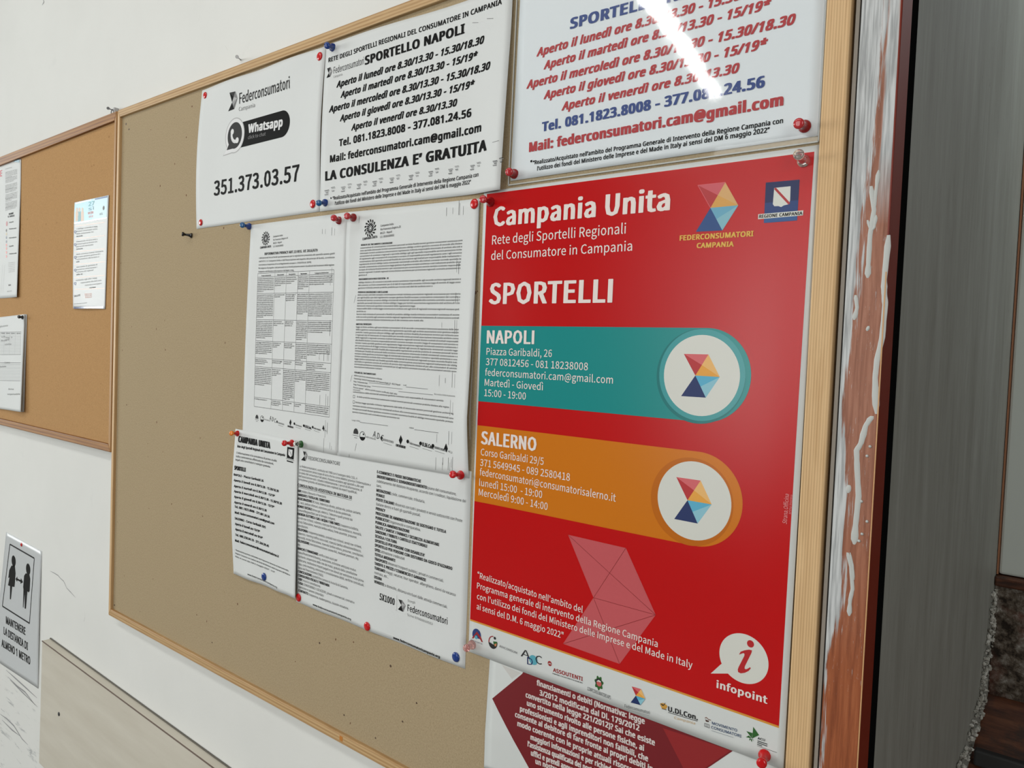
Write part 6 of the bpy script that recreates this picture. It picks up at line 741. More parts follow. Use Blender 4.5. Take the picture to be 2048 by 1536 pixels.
# crumbling plaster and sloping wooden sill under the window
bm = bmesh.new(); rnd = random.Random(3)
for i in range(16):
    for j in range(9):
        pass
nx, nz = 34, 16; grid = []
for j in range(nz+1):
    row = []
    for i in range(nx+1):
        x = .3025+i/nx*.25; z = -.413-j/nz*.132
        row.append(bm.verts.new((x, .4505-rnd.random()*.005*(1 if 0 < j < nz else 0), Z(z))))
    grid.append(row)
for j in range(nz):
    for i in range(nx): bm.faces.new((grid[j][i], grid[j+1][i], grid[j+1][i+1], grid[j][i+1]))
bmesh.ops.recalc_face_normals(bm, faces=bm.faces)
struct(bm_obj('wall_recess_render', bm, GRIME, None, True))
sl = mesh_obj('window_sill', [(.30, .452, Z(-.545)), (1.34, .452, Z(-.545)), (1.34, .05, Z(-.86)), (.262, .05, Z(-.86)),
      (.30, .452, Z(-.60)), (1.34, .452, Z(-.60)), (1.34, .05, Z(-.92)), (.262, .05, Z(-.92))],
      [(0, 1, 2, 3), (7, 6, 5, 4), (0, 3, 7, 4), (1, 5, 6, 2), (3, 2, 6, 7), (0, 4, 5, 1)], SILL_WOOD); struct(sl)
bm = bmesh.new(); add_box(bm, .30, 1.2, .372, .384, Z(-.602), Z(-.584), .002); bm_obj('dark_batten', bm, plain('dark_metal_strip', (.03, .03, .03), .5, .3), sl)
# rough rim of plaster crumbs where reveal and sill meet
bm = bmesh.new()
for i in range(300):
    t = rnd.random(); px = 1992+(1903-1992)*t**1.0; py = 1176+(1560-1176)*t
    px = np.interp(py, [1176, 1268, 1340, 1402, 1470, 1523, 1560], [1990, 1981, 1969, 1960, 1940, 1922, 1912])+rnd.uniform(-3, 14 if py > 1380 else 9)
    d = ray(px, py); c0 = CAM
    tt = (.2645+(c0[1]-.04)*rk-c0[0]+.002)/(d[0]-rk*d[1]); p = c0+d*tt
    if p[1] > .449: p = c0+d*((.449-c0[1])/d[1])
    r = rnd.uniform(.0008, .0030)
    g = bmesh.ops.create_icosphere(bm, subdivisions=1, radius=r)
    sc = [rnd.uniform(.5, 1.4) for _ in range(3)]
    for v in g['verts']: v.co = Vector((p[0]+v.co.x*sc[0], p[1]+v.co.y*sc[1], p[2]+v.co.z*sc[2]))
CR = Mat('plaster_crumb', rough=.9, spec=.1); CR.col(CR.ramp(CR.noise(CR.coord(), 120, 3, .7), [(.35, (.10, .09, .075)), (.5, (.34, .33, .29)), (.7, (.6, .59, .55))]))
o = bm_obj('plaster_crumbs', bm, CR.m, sl); tag(o, kind='stuff')

# ------------------------------------------------------------------ the pale rail low on the wall
rail = empty('wall_rail', (-1.30, YW, Z(-.92)))
tag(rail, 'wide greige board fixed to the wall below the notice boards, lower left', 'wall panel')
sk = -.0215
def skew(o, x0=-1.305):
    for v in o.data.vertices: v.co.z += (v.co.x-x0)*sk
    return o
skew(prism('panel', [(-1.307, Z(-1.052)), (-.05, Z(-1.052)), (-.05, Z(-.7905)), (-1.300, Z(-.7905))], -.0046, YW, PANEL, rail, .0012))
skew(box('top_lip', -1.299, -.05, .0095, .0115, Z(-.7905), Z(-.7885), plain('dark_lip', lin((96, 92, 84)), .5, .3), rail))
skew(box('edge_bead', -1.300, -.05, -.0050, -.0040, Z(-.7925), Z(-.7905), plain('brown_edge_line', lin((112, 96, 86)), .5, .3), rail))
P = un(118, 1428, -.0046); V, Fc = lathe([(.0042, 0), (.0038, .0010), (.0012, .0014)], 14)
R = Matrix.Translation(P) @ Matrix.Rotation(math.pi/2, 4, 'X')
mesh_obj('screw_cap', [R @ Vector(v) for v in V], Fc, plain('black_screw', G(.03), .4, .4), rail, True)

def crack(pts, w_=.0008):
    bm = bmesh.new(); Q = [un(x, y, YW-.0003) for x, y in pts]; rows = []
    for i, p in enumerate(Q):
        k = w_*(.25 if i in (0, len(Q)-1) else .7+.5*math.sin(i*2.1)**2)
        rows.append((bm.verts.new((p[0], p[1], p[2]+k)), bm.verts.new((p[0], p[1], p[2]-k))))
    for a_, b_ in zip(rows, rows[1:]): bm.faces.new((a_[0], a_[1], b_[1], b_[0]))
    bm_obj('crack', bm, plain('crack_grey', G(.33), .9, .1), bpy.data.objects['wall_front'])
crack([(100, 1142), (108, 1146), (116, 1151), (121, 1157), (127, 1162), (130, 1168), (133, 1176), (141, 1184), (151, 1195)])
crack([(169, 1224), (170, 1234), (168, 1243), (168, 1250)], .0006)
crack([(400, 30), (397, 42)], .0006); crack([(455, 100), (451, 92)], .0004)
for pts in ([(12, 1340), (30, 1356), (52, 1376), (74, 1396)], [(16, 1354), (34, 1372), (50, 1384), (70, 1410)], [(20, 1360), (44, 1384), (75, 1414)], [(0, 1428), (14, 1438), (28, 1452), (44, 1478), (56, 1490)], [(4, 1440), (24, 1460), (40, 1472)], [(84, 10), (88, 4), (86, 0)]):
    crack(pts, .0016)

# ------------------------------------------------------------------ notice boards
def mitred(name, quad, y0, y1, mat, parent, bev=.0012):
    return prism(name, [(x, Z(z)) for x, z in quad], y0, y1, mat, parent, bev)
bd = empty('notice_board', (-.40, YW, Z(-.66)))
tag(bd, 'large beige fibreboard notice board in a pale pine frame, covered with notices', 'notice board')
XL, XR, ZB, ZT = -.9885, .2137, -.6490, .2270
oL, oR, oB, oT = -.9965, .2321, -.6612, .2398
box('panel', XL-.004, XR+.004, .0, .0105, Z(ZB-.004), Z(ZT+.004), CORK, bd)
mitred('frame_rail', [(oL, oT), (XL, ZT), (XR, ZT), (oR, oT)], -.005, YW-.0005, PINE_H, bd)
mitred('frame_rail', [(oL, oB), (oR, oB), (XR, ZB), (XL, ZB)], -.005, YW-.0005, PINE_H, bd)
mitred('frame_rail', [(oL, oT), (oL, oB), (XL, ZB), (XL, ZT)], -.005, YW-.0005, PINE_V, bd)
mitred('frame_rail', [(oR, oT), (XR, ZT), (XR, ZB), (oR, oB)], -.005, YW-.0005, PINE_V, bd)
def mark(px, py, r, parent, m, Y=-.0002):
    P = un(px, py, Y); V, Fc = lathe([(r, 0), (r*.8, .0003)], 10)
    R = Matrix.Translation(P) @ Matrix.Rotation(math.pi/2, 4, 'X')
    return mesh_obj('pin_hole', [R @ Vector(v) for v in V], Fc, m, parent)
HOLE = ink((84, 62, 44))
for x, y, r in ((252, 248, .0021), (257.8, 258.5, .0017), (228.8, 1210, .0017), (639, 1286, .0015), (781, 1332, .0016), (424, 1285, .0011), (688, 1430, .0012), (833, 1406, .0012), (805, 1443, .0013), (751, 1476, .0011)):
    mark(x, y, r, bd, HOLE)
box('knot', *(lambda p: (p[0]-.002, p[0]+.004))(un(681, 1475, -.0052)), -.0052, -.0048, Z(-.6575), Z(-.6515), ink((186, 116, 40)), bd)

lb = empty('cork_board', (-1.40, YW, Z(-.365)))
tag(lb, 'orange cork board in a darker wood frame, left of the large board', 'notice board')
x0, x1 = -1.80, -1.0015
box('panel', x0+.004, x1-.004, .001, .0115, Z(-.362), Z(.236), CORK2, lb)
mitred('frame_rail', [(x0, .2335), (x0+.02, .2135), (x1-.008, .2245), (x1, .2395)], -.0045, YW-.0005, OAK_H, lb)
mitred('frame_rail', [(x0, -.367), (x1, -.3665), (x1-.009, -.3525), (x0+.02, -.3530)], -.0045, YW-.0005, OAK_H, lb)
mitred('frame_rail', [(x0, .2335), (x0, -.367), (x0+.02, -.3530), (x0+.02, .2135)], -.0045, YW-.0005, OAK_V, lb)
mitred('frame_rail', [(x1, .2395), (x1-.008, .2245), (x1-.009, -.3525), (x1, -.3665)], -.0045, YW-.0005, OAK_V, lb)

# ------------------------------------------------------------------ sheets on the large board
g_ = lambda x, c, w_: np.exp(-((x-c)/w_)**2)
sn = lambda x: np.sin(np.pi*np.clip(x, 0, 1))
SH = []
def sheet(*a, **k):
    s = Sheet(*a, **k); SH.append(s); return s

# 1 --- telephone number sheet
ph = sheet('paper_notice', 'white landscape sheet with a large telephone number and a black chat button', 'notice',
    [(404.5, 181), (652, 92), (640, 423), (393, 458)],
    lambda u, v: 4.5*g_(u, 0, .14)*sn(v)+2.5*g_(v, 0, .16)*np.sin(np.pi*2*u)**2+4.0*g_(u, 1, .10)*sn(v*1.05-.02)+1.0*sn(u)*sn(v), .6)
hexlogo(ph, 'ribbon_logo', [(459.4, 185.5), (471.1, 182.9), (475.2, 196.5), (468.5, 218), (456.8, 222.7), (464.6, 205)], LOGO_G)
ph.text('logo_text', GREY1, 'Federconsumatori', (479, 207.6), (579.5, 176.4), 21, 'M', .02)
ph.text('logo_text', GREY2, 'Campania', (477.7, 222.7), (510, 214), 8, 'M')
a = ph.at(474, 291.5); b = ph.at(474, 247); c = ph.at(562, 248.5); r = .5*abs(ph.at(562, 222)[1]-ph.at(562, 275)[1]); xr = ph.at(580, 243)[0]
cx = xr-r; cz = ph.at(562, 248.5)[1]
pts = [(a[0], cz-r), (cx, cz-r)]+[(cx+r*math.cos(t), cz+r*math.sin(t)) for t in np.linspace(-math.pi/2, math.pi/2, 22)[1:-1]]+[(cx, cz+r), (a[0], cz+r)]
ph.poly('chat_button', BLACK, pts, .12, True)
cc = ph.at(469.8, 271); rr = .5*abs(ph.at(469.8, 237)[1]-ph.at(469.8, 306)[1])
def bubble(s, part, m, c, r, tip, off):
    tip = s.at(*tip) if tip is not None else None
    aa = [math.radians(t) for t in range(-105, 216, 8)]
    pts = [(c[0]+r*math.cos(t), c[1]+r*math.sin(t)) for t in aa]
    pts.append(tuple(tip)); s.poly(part, m, pts, off, True)
bubble(ph, 'chat_bubble', GREY3, cc, rr*1.02, (446, 312.5), .16)
bubble(ph, 'chat_bubble', plain('white_print', G(.7)), cc, rr*.96, (447.2, 310.5), .20)
bubble(ph, 'chat_bubble', GREY1, cc, rr*.76, (453.5, 300.5), .24)
hs = [(cc[0]+rr*.42*math.cos(t)*1.05+rr*.10, cc[1]+rr*.46*math.sin(t)+rr*.10) for t in np.linspace(math.radians(165), math.radians(285), 12)]
ph.stroke('handset', plain('white_print_2', G(.7)), hs, rr*1000*.20, .3, True)
for q in (hs[0], hs[-1]): ph.disc('handset', bpy.data.materials['white_print_2'], (q[0]+rr*.05, q[1]+rr*.03), rr*.17, .31, 14, 1, True)
WPR = bpy.data.materials['white_print']
ph.text('button_text', WPR, 'Whatsapp', (497.2, 265.6), (564.5, 252.3), 16, 'A', .09, 0, .3)
ph.text('button_text', GREY2, 'click to chat', (496.3, 278.5), (531.5, 270.8), 6.5, 'M', .02, 0, .3)
ph.text('telephone_number', BLACK, '351.373.03.57', (428.4, 391.4), (597.5, 361.5), 28.5, 'M', .045)

# 2 --- opening hours, black print
nap = sheet('paper_notice', 'white landscape sheet with black opening hours, top centre of the board', 'notice',
    [(653, 90), (1026.5, -30), (1000, 379), (640, 423)],
    lambda u, v: 8.0*g_(u, 1, .10)*np.clip(v*1.15-.05, 0, 1)**.7+2.5*g_(v, 0, .14)*np.sin(np.pi*1.5*u)**2+2.5*g_(u, 0, .08)*sn(v)+.8*sn(u)*sn(v), 1.2)
nap.text('heading_text', BLACK, 'RETE DEGLI SPORTELLI REGIONALI DEL CONSUMATORE IN CAMPANIA', (657.3, 124.6), (1003.2, 8.2), 8.2, 'A', .06)
nap.text('title_text', BLACK, 'SPORTELLO NAPOLI', (731.2, 129.3), (927.8, 66.5), 16.5, 'A', .115)
hexlogo(nap, 'ribbon_logo', [(654.8, 137), (661.5, 134.5), (664.7, 142.5), (660.5, 153.5), (653.4, 156), (657.5, 146.5)], LOGO_G)
nap.text('logo_text', GREY1, 'Federconsumatori', (667.2, 147.5), (728, 128.2), 13, 'M')
nap.text('logo_text', GREY2, 'Campania', (667, 156), (685, 150.8), 4.5, 'M')
H = [('Aperto il lunedì ore 8.30/13.30 - 15.30/18.30', (673.7, 175.2), (966, 86.5)),
     ('Aperto il martedì ore 8.30/13.30 - 15/19*', (682, 195.6), (952.6, 117.5)),
     ('Aperto il mercoledì ore 8.30/13.30 - 15.30/18.30', (658.7, 224.7), (978, 138.3)),
     ('Aperto il giovedì ore 8.30/13.30 - 15/19*', (680.6, 242.6), (946.5, 174.8)),
     ('Aperto il venerdì ore 8.30/13.30', (703.3, 261), (912, 211.8))]
for t, L, R in H: nap.text('opening_hours_text', BLACK, t, L, R, 11.8, 'A', .085, .26)
nap.text('contact_text', BLACK, 'Tel. 081.1823.8008 - 377.081.24.56', (678.7, 292.6), (941.9, 233), 13.2, 'A', .085)
nap.text('contact_text', BLACK, 'Mail: federconsumatori.cam@gmail.com', (660.8, 324.6), (961.6, 262.6), 13.2, 'A', .085)
nap.text('slogan_text', BLACK, 'LA CONSULENZA E’ GRATUITA', (651.9, 361), (971.8, 300.5), 17.5, 'A', .12)
nap.text('footnote_text', BODY, '“Realizzato/Acquistato nell’ambito del Programma Generale di Intervento della Regione Campania con', (665.5, 399.8), (956.9, 352.6), 6.6, 'A', .045)
nap.text('footnote_text', BODY, 'l’utilizzo dei fondi del Ministero delle Imprese e del Made in Italy ai sensi del DM 6 maggio 2022”', (670.2, 410), (941.9, 367.6), 6.6, 'A', .045)
nap.disc('footnote_text', BLACK, (662.3, 396.3), .0012, .3, 12)
rnd = random.Random(5)
for i, (cx_, cy_) in enumerate([(70, 1395), (190, 1370), (305, 1350), (420, 1330), (545, 1305), (685, 1285), (830, 1258), (975, 1240), (1135, 1212), (1300, 1180)]):
    X, Y_ = 630+cx_/3.6575, cy_/3.6575; k = .25+.75*i/9
    for j, (dx, dy, ln) in enumerate(((0, 0, 9), (1, 1.6, 9), (2, 3.4, 6), (3, 5, 5), (0, 8, 8), (1, 9.4, 7), (13, -6, 8), (14, -4, 8), (14, 0, 6), (15, 2, 5))):
        nap.stroke('toner_and_gap_shade', GREY2 if (j+i) % 3 else GREY1, [(X+dx, Y_+dy), (X+dx+ln, Y_+dy-ln*.19)], .55, .2)
for L, R in (((945, 45.7), (957, 45.2)), ((974, 37.5), (987, 37)), ((985, 285), (998, 281))): nap.stroke('toner_and_gap_shade', GREY2, [L, R], .5, .2)

# 3 --- laminated opening hours, red and blue
lm_c = un(1021, 362, -.0008), un(1637, 271.5, -.0008)
bl, br = (lm_c[0][0], lm_c[0][2]), (lm_c[1][0], lm_c[1][2])
lamlift = lambda u, v: .9*g_(v, 1, .05)*0+.7*sn(u)*sn(v)
lam = sheet('laminated_notice', 'laminated landscape sheet with red and blue opening hours, top right of the board', 'notice',
    [(bl[0]+.004, bl[1]+.209, 0), (br[0]+.0005, br[1]+.209, 0), (br[0], br[1], 0), (bl[0], bl[1], 0)], lamlift, .9, 0, PAPER_L)
RED = ink((176, 34, 40)); BLUE = ink((34, 62, 128))
lam.text('title_text', BLUE, 'SPORTELLO NAPOLI', (1141.8, 57.4), (1470, -30), 20, 'A', .115)
for t, L, R in (('Aperto il lunedì ore 8.30/13.30 - 15.30/18.30', (1074.3, 112.8), (1563, -24)),
     ('Aperto il martedì ore 8.30/13.30 - 15/19*', (1088.6, 138.6), (1537, 17.5)),
     ('Aperto il mercoledì ore 8.30/13.30 - 15.30/18.30', (1054.2, 177.3), (1586, 48.3)),
     ('Aperto il giovedì ore 8.30/13.30 - 15/19*', (1088.6, 198.2), (1530, 96.5)),
     ('Aperto il venerdì ore 8.30/13.30', (1124.5, 220.8), (1474.5, 145))):
    lam.text('opening_hours_text', RED, t, L, R, 15.2, 'A', .09, .26)
lam.text('contact_text', BLUE, 'Tel. 081.1823.8008 - 377.081.24.56', (1085.4, 262.7), (1527.5, 174), 17.5, 'A', .11)
lam.text('mail_text', RED, 'Mail: federconsumatori.cam@gmail.com', (1059.6, 303.6), (1564.5, 210.5), 17.8, 'A', .11)
lam.text('footnote_text', BLACK, '“Realizzato/Acquistato nell’ambito del Programma Generale di Intervento della Regione Campania con', (1066, 329.5), (1565.8, 246), 7.8, 'A', .045)
lam.text('footnote_text', BLACK, 'l’utilizzo dei fondi del Ministero delle Imprese e del Made in Italy ai sensi del DM 6 maggio 2022”', (1074.8, 341), (1539, 264.3), 7.8, 'A', .045)
lam.disc('footnote_text', BLACK, (1062.9, 322.5), .0013, .3, 12)
fl = lambda u, v: .35+lamlift(u, v)
class _F: pass
def film():
    x0_, x1_, z0_, z1_ = bl[0]-.0022, br[0]+.0004, bl[1]-.0042, bl[1]+.2125
    n = 40; V, Fc = [], []
    for j in range(n+1):
        for i in range(n+1):
            x, z = x0_+(x1_-x0_)*i/n, z0_+(z1_-z0_)*j/n
            u = min(1, max(0, (x-bl[0])/(br[0]-bl[0]))); v = min(1, max(0, 1-(z-bl[1])/.209))
            edge = min(i, n-i, j, n-j) == 0
            V.append((x, -(.9+float(lamlift(np.array(u), np.array(v)))+(.45 if not edge else -.2))/1000, z))
    for j in range(n):
        for i in range(n): q = j*(n+1)+i; Fc.append((q, q+1, q+n+2, q+n+1))
    return mesh_obj('laminate_film', V, Fc, FILM, lam.o, True)
film()
# raised shiny rim of the pouch
rb = bmesh.new()
for (xa, za, xb, zb) in ((bl[0]-.0022, bl[1]-.0042, br[0]+.0004, br[1]-.0046), (br[0]+.0004, br[1]-.0046, br[0]+.0004, br[1]+.2125), (bl[0]-.0022, bl[1]-.0042, bl[0]-.0003, bl[1]+.2125)):
    if abs(xb-xa) > abs(zb-za): pts = [(xa, za-.0006), (xb, zb-.0006), (xb, zb+.0006), (xa, za+.0006)]
    else: pts = [(xa-.0005, za), (xa+.0005, za), (xb+.0005, zb), (xb-.0005, zb)]
    fr = [rb.verts.new((p[0], -.0016, p[1])) for p in pts]; bk_ = [rb.verts.new((p[0], -.0006, p[1])) for p in pts]
    rb.faces.new(fr); rb.faces.new(bk_[::-1])
    for i in range(4): rb.faces.new((fr[i], bk_[i], bk_[(i+1) % 4], fr[(i+1) % 4]))
bmesh.ops.recalc_face_normals(rb, faces=rb.faces)
bm_obj('laminate_rim', rb, plain('glossy_rim', lin((190, 192, 188)), .12, .8), lam.o)

# 4 --- the left of the two privacy sheets
SEAL_N = 14
def seal(s, c, r, cap_pts):
    c = s.at(*c)
    for k in range(SEAL_N):
        t = 2*math.pi*k/SEAL_N
        for a0, b0, w_ in ((.30, .62, 1.5), (.70, .98, 1.9)):
            p = []
            for q in (a0, (a0+b0)/2, b0):
                tt = t+q*.75; p.append((c[0]+r*q*math.cos(tt), c[1]+r*q*math.sin(tt)))
            s.stroke('seal', BLACK, p, w_*r/.0105, .25, True)
    s.stroke('seal', BLACK, [(c[0]+r*.2*math.cos(t), c[1]+r*.2*math.sin(t)) for t in np.linspace(0, 2*math.pi, 12)], .7, .25, True)
    s.text('seal', GREY1, 'CAMPANIA UNITA', cap_pts[0], cap_pts[1], cap_pts[2], 'A', .05)
LEG = ["I dati personali da Lei forniti spontaneamente per la segnalazione presentata allo sportello saranno gestiti",
 "dall'ATS C.S. Campania Unita e dall'Associazione nel rispetto dei principi di liceità, correttezza",
 "riservatezza e trasparenza di cui al Regolamento europeo n. 2016/679 (cd. GDPR).",
 "Per esigenze di progetto i dati personali da Lei forniti potranno essere visualizzati dai funzionari della regione",
 "Campania e del Ministero delle Imprese e del Made in Italy."]
d1 = sheet('paper_notice', 'white photocopied sheet with a closely printed five-column table', 'notice',
    [(502, 450), (696, 424), (674.5, 911), (485, 872)], lambda u, v: 1.6*g_(u, 1, .10)*g_(v, .1, .2)+1.0*sn(u)*sn(v)+1.5*g_(u, 0, .1)*sn(v), 1.3)
seal(d1, (531.6, 476.9), .0098, ((520.5, 497.5), (542.5, 494.5), 4))
ADR = ['Campania Unita', 'Via Francesco Degni n.25', '80125 – Napoli', 'C.F. 95303330652']
d1.block('address_text', BODY, ADR, (546.5, 474.8), (576, 470.5), (546.5, 494.8), 3.2, 'M', .02)
d1.text('title_text', GREY1, 'INFORMATIVA PRIVACY ART.13 REG. UE 2016/679', (529.6, 510.2), (635, 502.8), 4.8, 'M', .05)
d1.block('body_text', BODY, LEG, (518.3, 517.6), (669.5, 508.5), (517, 544.8), 3.0, 'M', .02, [1, 1, .72, 1, .5])
def hz(s, px, py): return s.at(px, py)[1]
rowy = [547, 554.5, 587.3, 639.2, 681.2, 715.6, 732.5, 794, 812.7]
rowx = [515.9, 515.5, 514, 512, 510.5, 509.8, 509.4, 508.6, 508.2]
colx = [d1.at(x, y)[0] for x, y in ((515.9, 547), (550.2, 545), (573.3, 544), (596.6, 543), (619.4, 542), (668.2, 539.4))]
rz = [hz(d1, x, y) for x, y in zip(rowx, rowy)]
tl, bl2 = d1.at(515.9, 547), d1.at(508.2, 812.7); shx = lambda z: (bl2[0]-tl[0])*(tl[1]-z)/(tl[1]-bl2[1])
tr_, = [d1.at(668.2, 539.4)]; tilt = (tr_[1]-tl[1])/(tr_[0]-tl[0])
tz = lambda x, z: z+tilt*(x-colx[0])
for z in rz: d1.stroke('table_lines', GREY1, [(colx[0]+shx(z), z), (colx[5]+shx(z), tz(colx[5], z))], .45, .2, True)
for x in colx: d1.stroke('table_lines', GREY2, [(x+shx(rz[0]), tz(x, rz[0])), (x+shx(rz[-1]), tz(x, rz[-1]))], .45, .2, True)
WORDS = "i dati personali sono trattati per finalità connesse alla gestione delle pratiche di tutela dei consumatori comunicazione agli enti regionali e ministeriali obbligo di legge consenso interessato conservazione secondo termini di contratto e archivio associazione trattamento servizio richiesta assistenza sportello regolamento europeo titolare responsabile protezione".split()
rnd = random.Random(11)
def words(n):
    t = ''
    while len(t) < n: t += rnd.choice(WORDS)+' '
    return t[:n].strip()
hd = ['Scopo trattamento', 'Natura dei dati', 'Base giuridica', 'Tempo conservazione', 'Categoria destinatari']
cnt = [(8, 5, 4, 7, 5), (13, 2, 4, 11, 12), (10, 3, 3, 10, 6), (7, 3, 3, 9, 6), (3, 2, 2, 2, 4), (10, 4, 16, 6, 10), (1, 3, 2, 2, 5)]
for c_ in range(5):
    wd = colx[c_+1]-colx[c_]; z = rz[1]+.0012
    x = colx[c_]+wd*.22+shx(z); d1.line('table_head_text', BODY, hd[c_], np.array((x, tz(x, z))), np.array((x+wd*.56, tz(x+wd*.56, z))), .0016, 'M', .05)
    for r_ in range(7):
        n = cnt[r_][c_]; step = .00255
        for i in range(n):
            z = rz[r_+1]-.0030-step*i
            if z < rz[r_+2]+.0004: break
            x = colx[c_]+.0008+shx(z); f = rnd.uniform(.35, .8) if i == n-1 else (.97 if n > 4 else rnd.uniform(.6, .95))
            wl = (wd-.0016)*f
            d1.line('table_text', BODY, words(int(wl/.00125)), np.array((x, tz(x, z))), np.array((x+wl, tz(x+wl, z))), .00155, 'M', .03)
def footlogos(s, P, k):
    """row of nine small black partner marks; P = eight places of the photograph along the row, k = size"""
    for i, (x, y) in enumerate(P):
        c = s.at(x, y)
        if i == 0:
            s.poly('partner_marks', GREY1, [(c[0]+k*.8*math.cos(t), c[1]+k*math.sin(t)) for t in np.linspace(0, math.pi, 12)]+[(c[0]-k*.8, c[1]-k*.2), (c[0]+k*.8, c[1]-k*.2)], .2, True)
            s.stroke('partner_marks', GREY1, [(c[0]-k, c[1]-k*.5), (c[0]+k, c[1]-k*.6)], .5, .2, True); s.stroke('partner_marks', GREY1, [(c[0]-k*.5, c[1]-k), (c[0]+k*.5, c[1]-k*1.05)], .5, .2, True)
        elif i == 1:
            s.stroke('partner_marks', BLACK, [(c[0]+k*.9*math.cos(t), c[1]+k*.95*math.sin(t)) for t in np.linspace(0, 6.28, 14)], .6, .2, True)
            s.poly('partner_marks', BLACK, [(c[0]+k*.9*math.cos(t), c[1]+k*.95*math.sin(t)) for t in np.linspace(-2.9, -.2, 10)], .2, True); s.disc('partner_marks', BLACK, (c[0]+k*.3, c[1]+k*.4), k*.22, .21, 8, 1, True)
            s.line('partner_text', BODY, 'ADICONSUM', c+np.array((k*1.2, -k*.2)), c+np.array((k*4.2, -k*.45)), k*.35, 'M')
        elif i == 2: s.line('partner_text', BLACK, 'A D C', c-np.array((k, .0)), c+np.array((k*2.2, -k*.7)), k*1.3, 'M')
        elif i == 4: s.poly('partner_marks', BLACK, [(c[0], c[1]+k), (c[0]+k*.55, c[1]+k*.1), (c[0], c[1]-k), (c[0]-k*.55, c[1]-.1*k)], .2, True); s.line('partner_text', BODY, 'CONFCONSUMATORI', c+np.array((-k*1.4, -k*1.4)), c+np.array((k*1.4, -k*1.6)), k*.5, 'M', .05)
        elif i == 8: s.poly('partner_marks', BLACK, [(c[0], c[1]+k), (c[0]+k*.5, c[1]), (c[0]+k*.2, c[1]-k*.8), (c[0]-k*.1, c[1]-k*.2), (c[0]-k*.6, c[1]-k*.3), (c[0]-k*.4, c[1]+.2*k)], .2, True); s.line('partner_text', BODY, 'ACU', c+np.array((k*.6, -k*.6)), c+np.array((k*1.7, -k*.8)), k*.4, 'M')
        else:
            t = {3: 'ASSOUTENTI', 5: 'Federconsumatori', 6: 'U.Di.Con.', 7: 'MOVIMENTO CONSUMATORI'}[i]
            s.disc('partner_marks', BLACK if i != 3 else GREY1, (c[0]-k*1.5, c[1]+k*.25), k*.4, .2, 8, 1, True)
            s.line('partner_text', BLACK if i == 6 else BODY, t, c+np.array((-k, -k*.2)), c+np.array((k*2.1, -k*.5)), k*(.75 if i == 6 else .45), 'M', .06 if i == 6 else .02)
            s.stroke('partner_marks', BODY, [c+np.array((-k*.9, -k*.65)), c+np.array((k*1.7, -k*.95))], .35, .2, True)
footlogos(d1, [(514, 836), (524.3, 837.7), (543, 840), (560, 846), (581, 845), (595, 850), (614, 854), (632, 857), (647, 857)], .0046)
def smears_and_shade(s, xs, ys, m1=GREY2, m2=GREY1):
    for i, (x, y0_, y1_) in enumerate(xs): s.stroke('toner_and_gap_shade', m2 if i % 3 == 0 else m1, [(x, y0_), (x-(y1_-y0_)*.032, y1_)], .42, .18)
smears_and_shade(d1, [(664, 455, 471), (669.5, 457, 471), (651, 458, 468), (645, 458, 468), (661, 562, 571), (664, 535, 560), (660.5, 640, 672), (655, 700, 722), (657.5, 702, 722), (648, 706, 722), (639, 706, 720), (652, 788, 812), (656, 792, 812), (640, 790, 810), (651, 840, 875), (655, 845, 868), (660, 885, 898), (663, 892, 900), (697.5, 450, 520), (648, 876, 905)], 0)  # the longest stroke, at the right edge, paints shade between the sheets

# 5 --- the right privacy sheet
T2 = ["MODALITÀ DEL TRATTAMENTO E CONSERVAZIONE", "TRASFERIMENTO DATI A PAESI TERZI EXTRA – UE", "PERIODO DI CONSERVAZIONE E CANCELLAZIONE", "DIRITTI DELL'INTERESSATO", "TITOLARE DEL TRATTAMENTO DATI"]
T2 = [t.replace('À', "A'") for t in T2]
d2 = sheet('paper_notice', 'white photocopied sheet of dense small paragraphs with two tick boxes, beside the red poster', 'notice',
    [(696, 424), (959, 397), (938, 956), (674.5, 911)],
    lambda u, v: 7.5*g_(u, 1, .075)*np.clip((v-.12)/.7, 0, 1)*np.clip((1-v)/.22, 0, 1)**.8+2.6*g_(u, 0, .05)*g_(v, .1, .14)+.8*sn(u)*sn(v), 1.6)
seal(d2, (740.7, 456.4), .0108, ((725.4, 480.5), (754.9, 475.5), 4.5))
d2.block('address_text', BODY, ADR, (761.2, 453.6), (802, 447.6), (760.4, 476), 4, 'M', .02)
def para(s, first, right, last, n, fr_last, cap=2.9):
    a_, b_, c_ = s.at(*first), s.at(*right), s.at(*last); W_ = np.linalg.norm(b_-a_); e1 = (b_-a_)/W_
    cm = np.linalg.norm(s.at(first[0], first[1]-cap)-a_)
    for i in range(n):
        p = a_+(c_-a_)*(i/max(1, n-1)); f = fr_last.get(i, 1) if isinstance(fr_last, dict) else (fr_last if i == n-1 else 1)
        s.line('body_text', BODY, words(int(W_*f/.00148)), p, p+e1*W_*f, cm, 'M', .025)
for t, L, R in ((T2[0], (722.5, 491.8), (785, 487.4)), (T2[1], (717.6, 560.2), (777.5, 558)), (T2[2], (716.3, 586), (776, 585.6)), (T2[3], (712.7, 650), (743, 650.2)), (T2[4], (708.8, 746.3), (751.5, 750.3))):
    d2.text('heading_text', GREY1, t, L, R, 3.2, 'M', .06)
para(d2, (720.9, 497.5), (925, 482.2), (717.6, 552), 11, .09)
para(d2, (717.2, 566.5), (922, 559.5), (716.6, 577.6), 3, .75)
para(d2, (715.7, 591.3), (920.7, 589.2), (713.7, 624), 7, {4: .6, 6: .1})
para(d2, (713.3, 629.8), (918.8, 631.2), (712.7, 640.8), 3, .68)
para(d2, (712.3, 655.2), (917.8, 660.6), (708.8, 734.8), 16, .3)
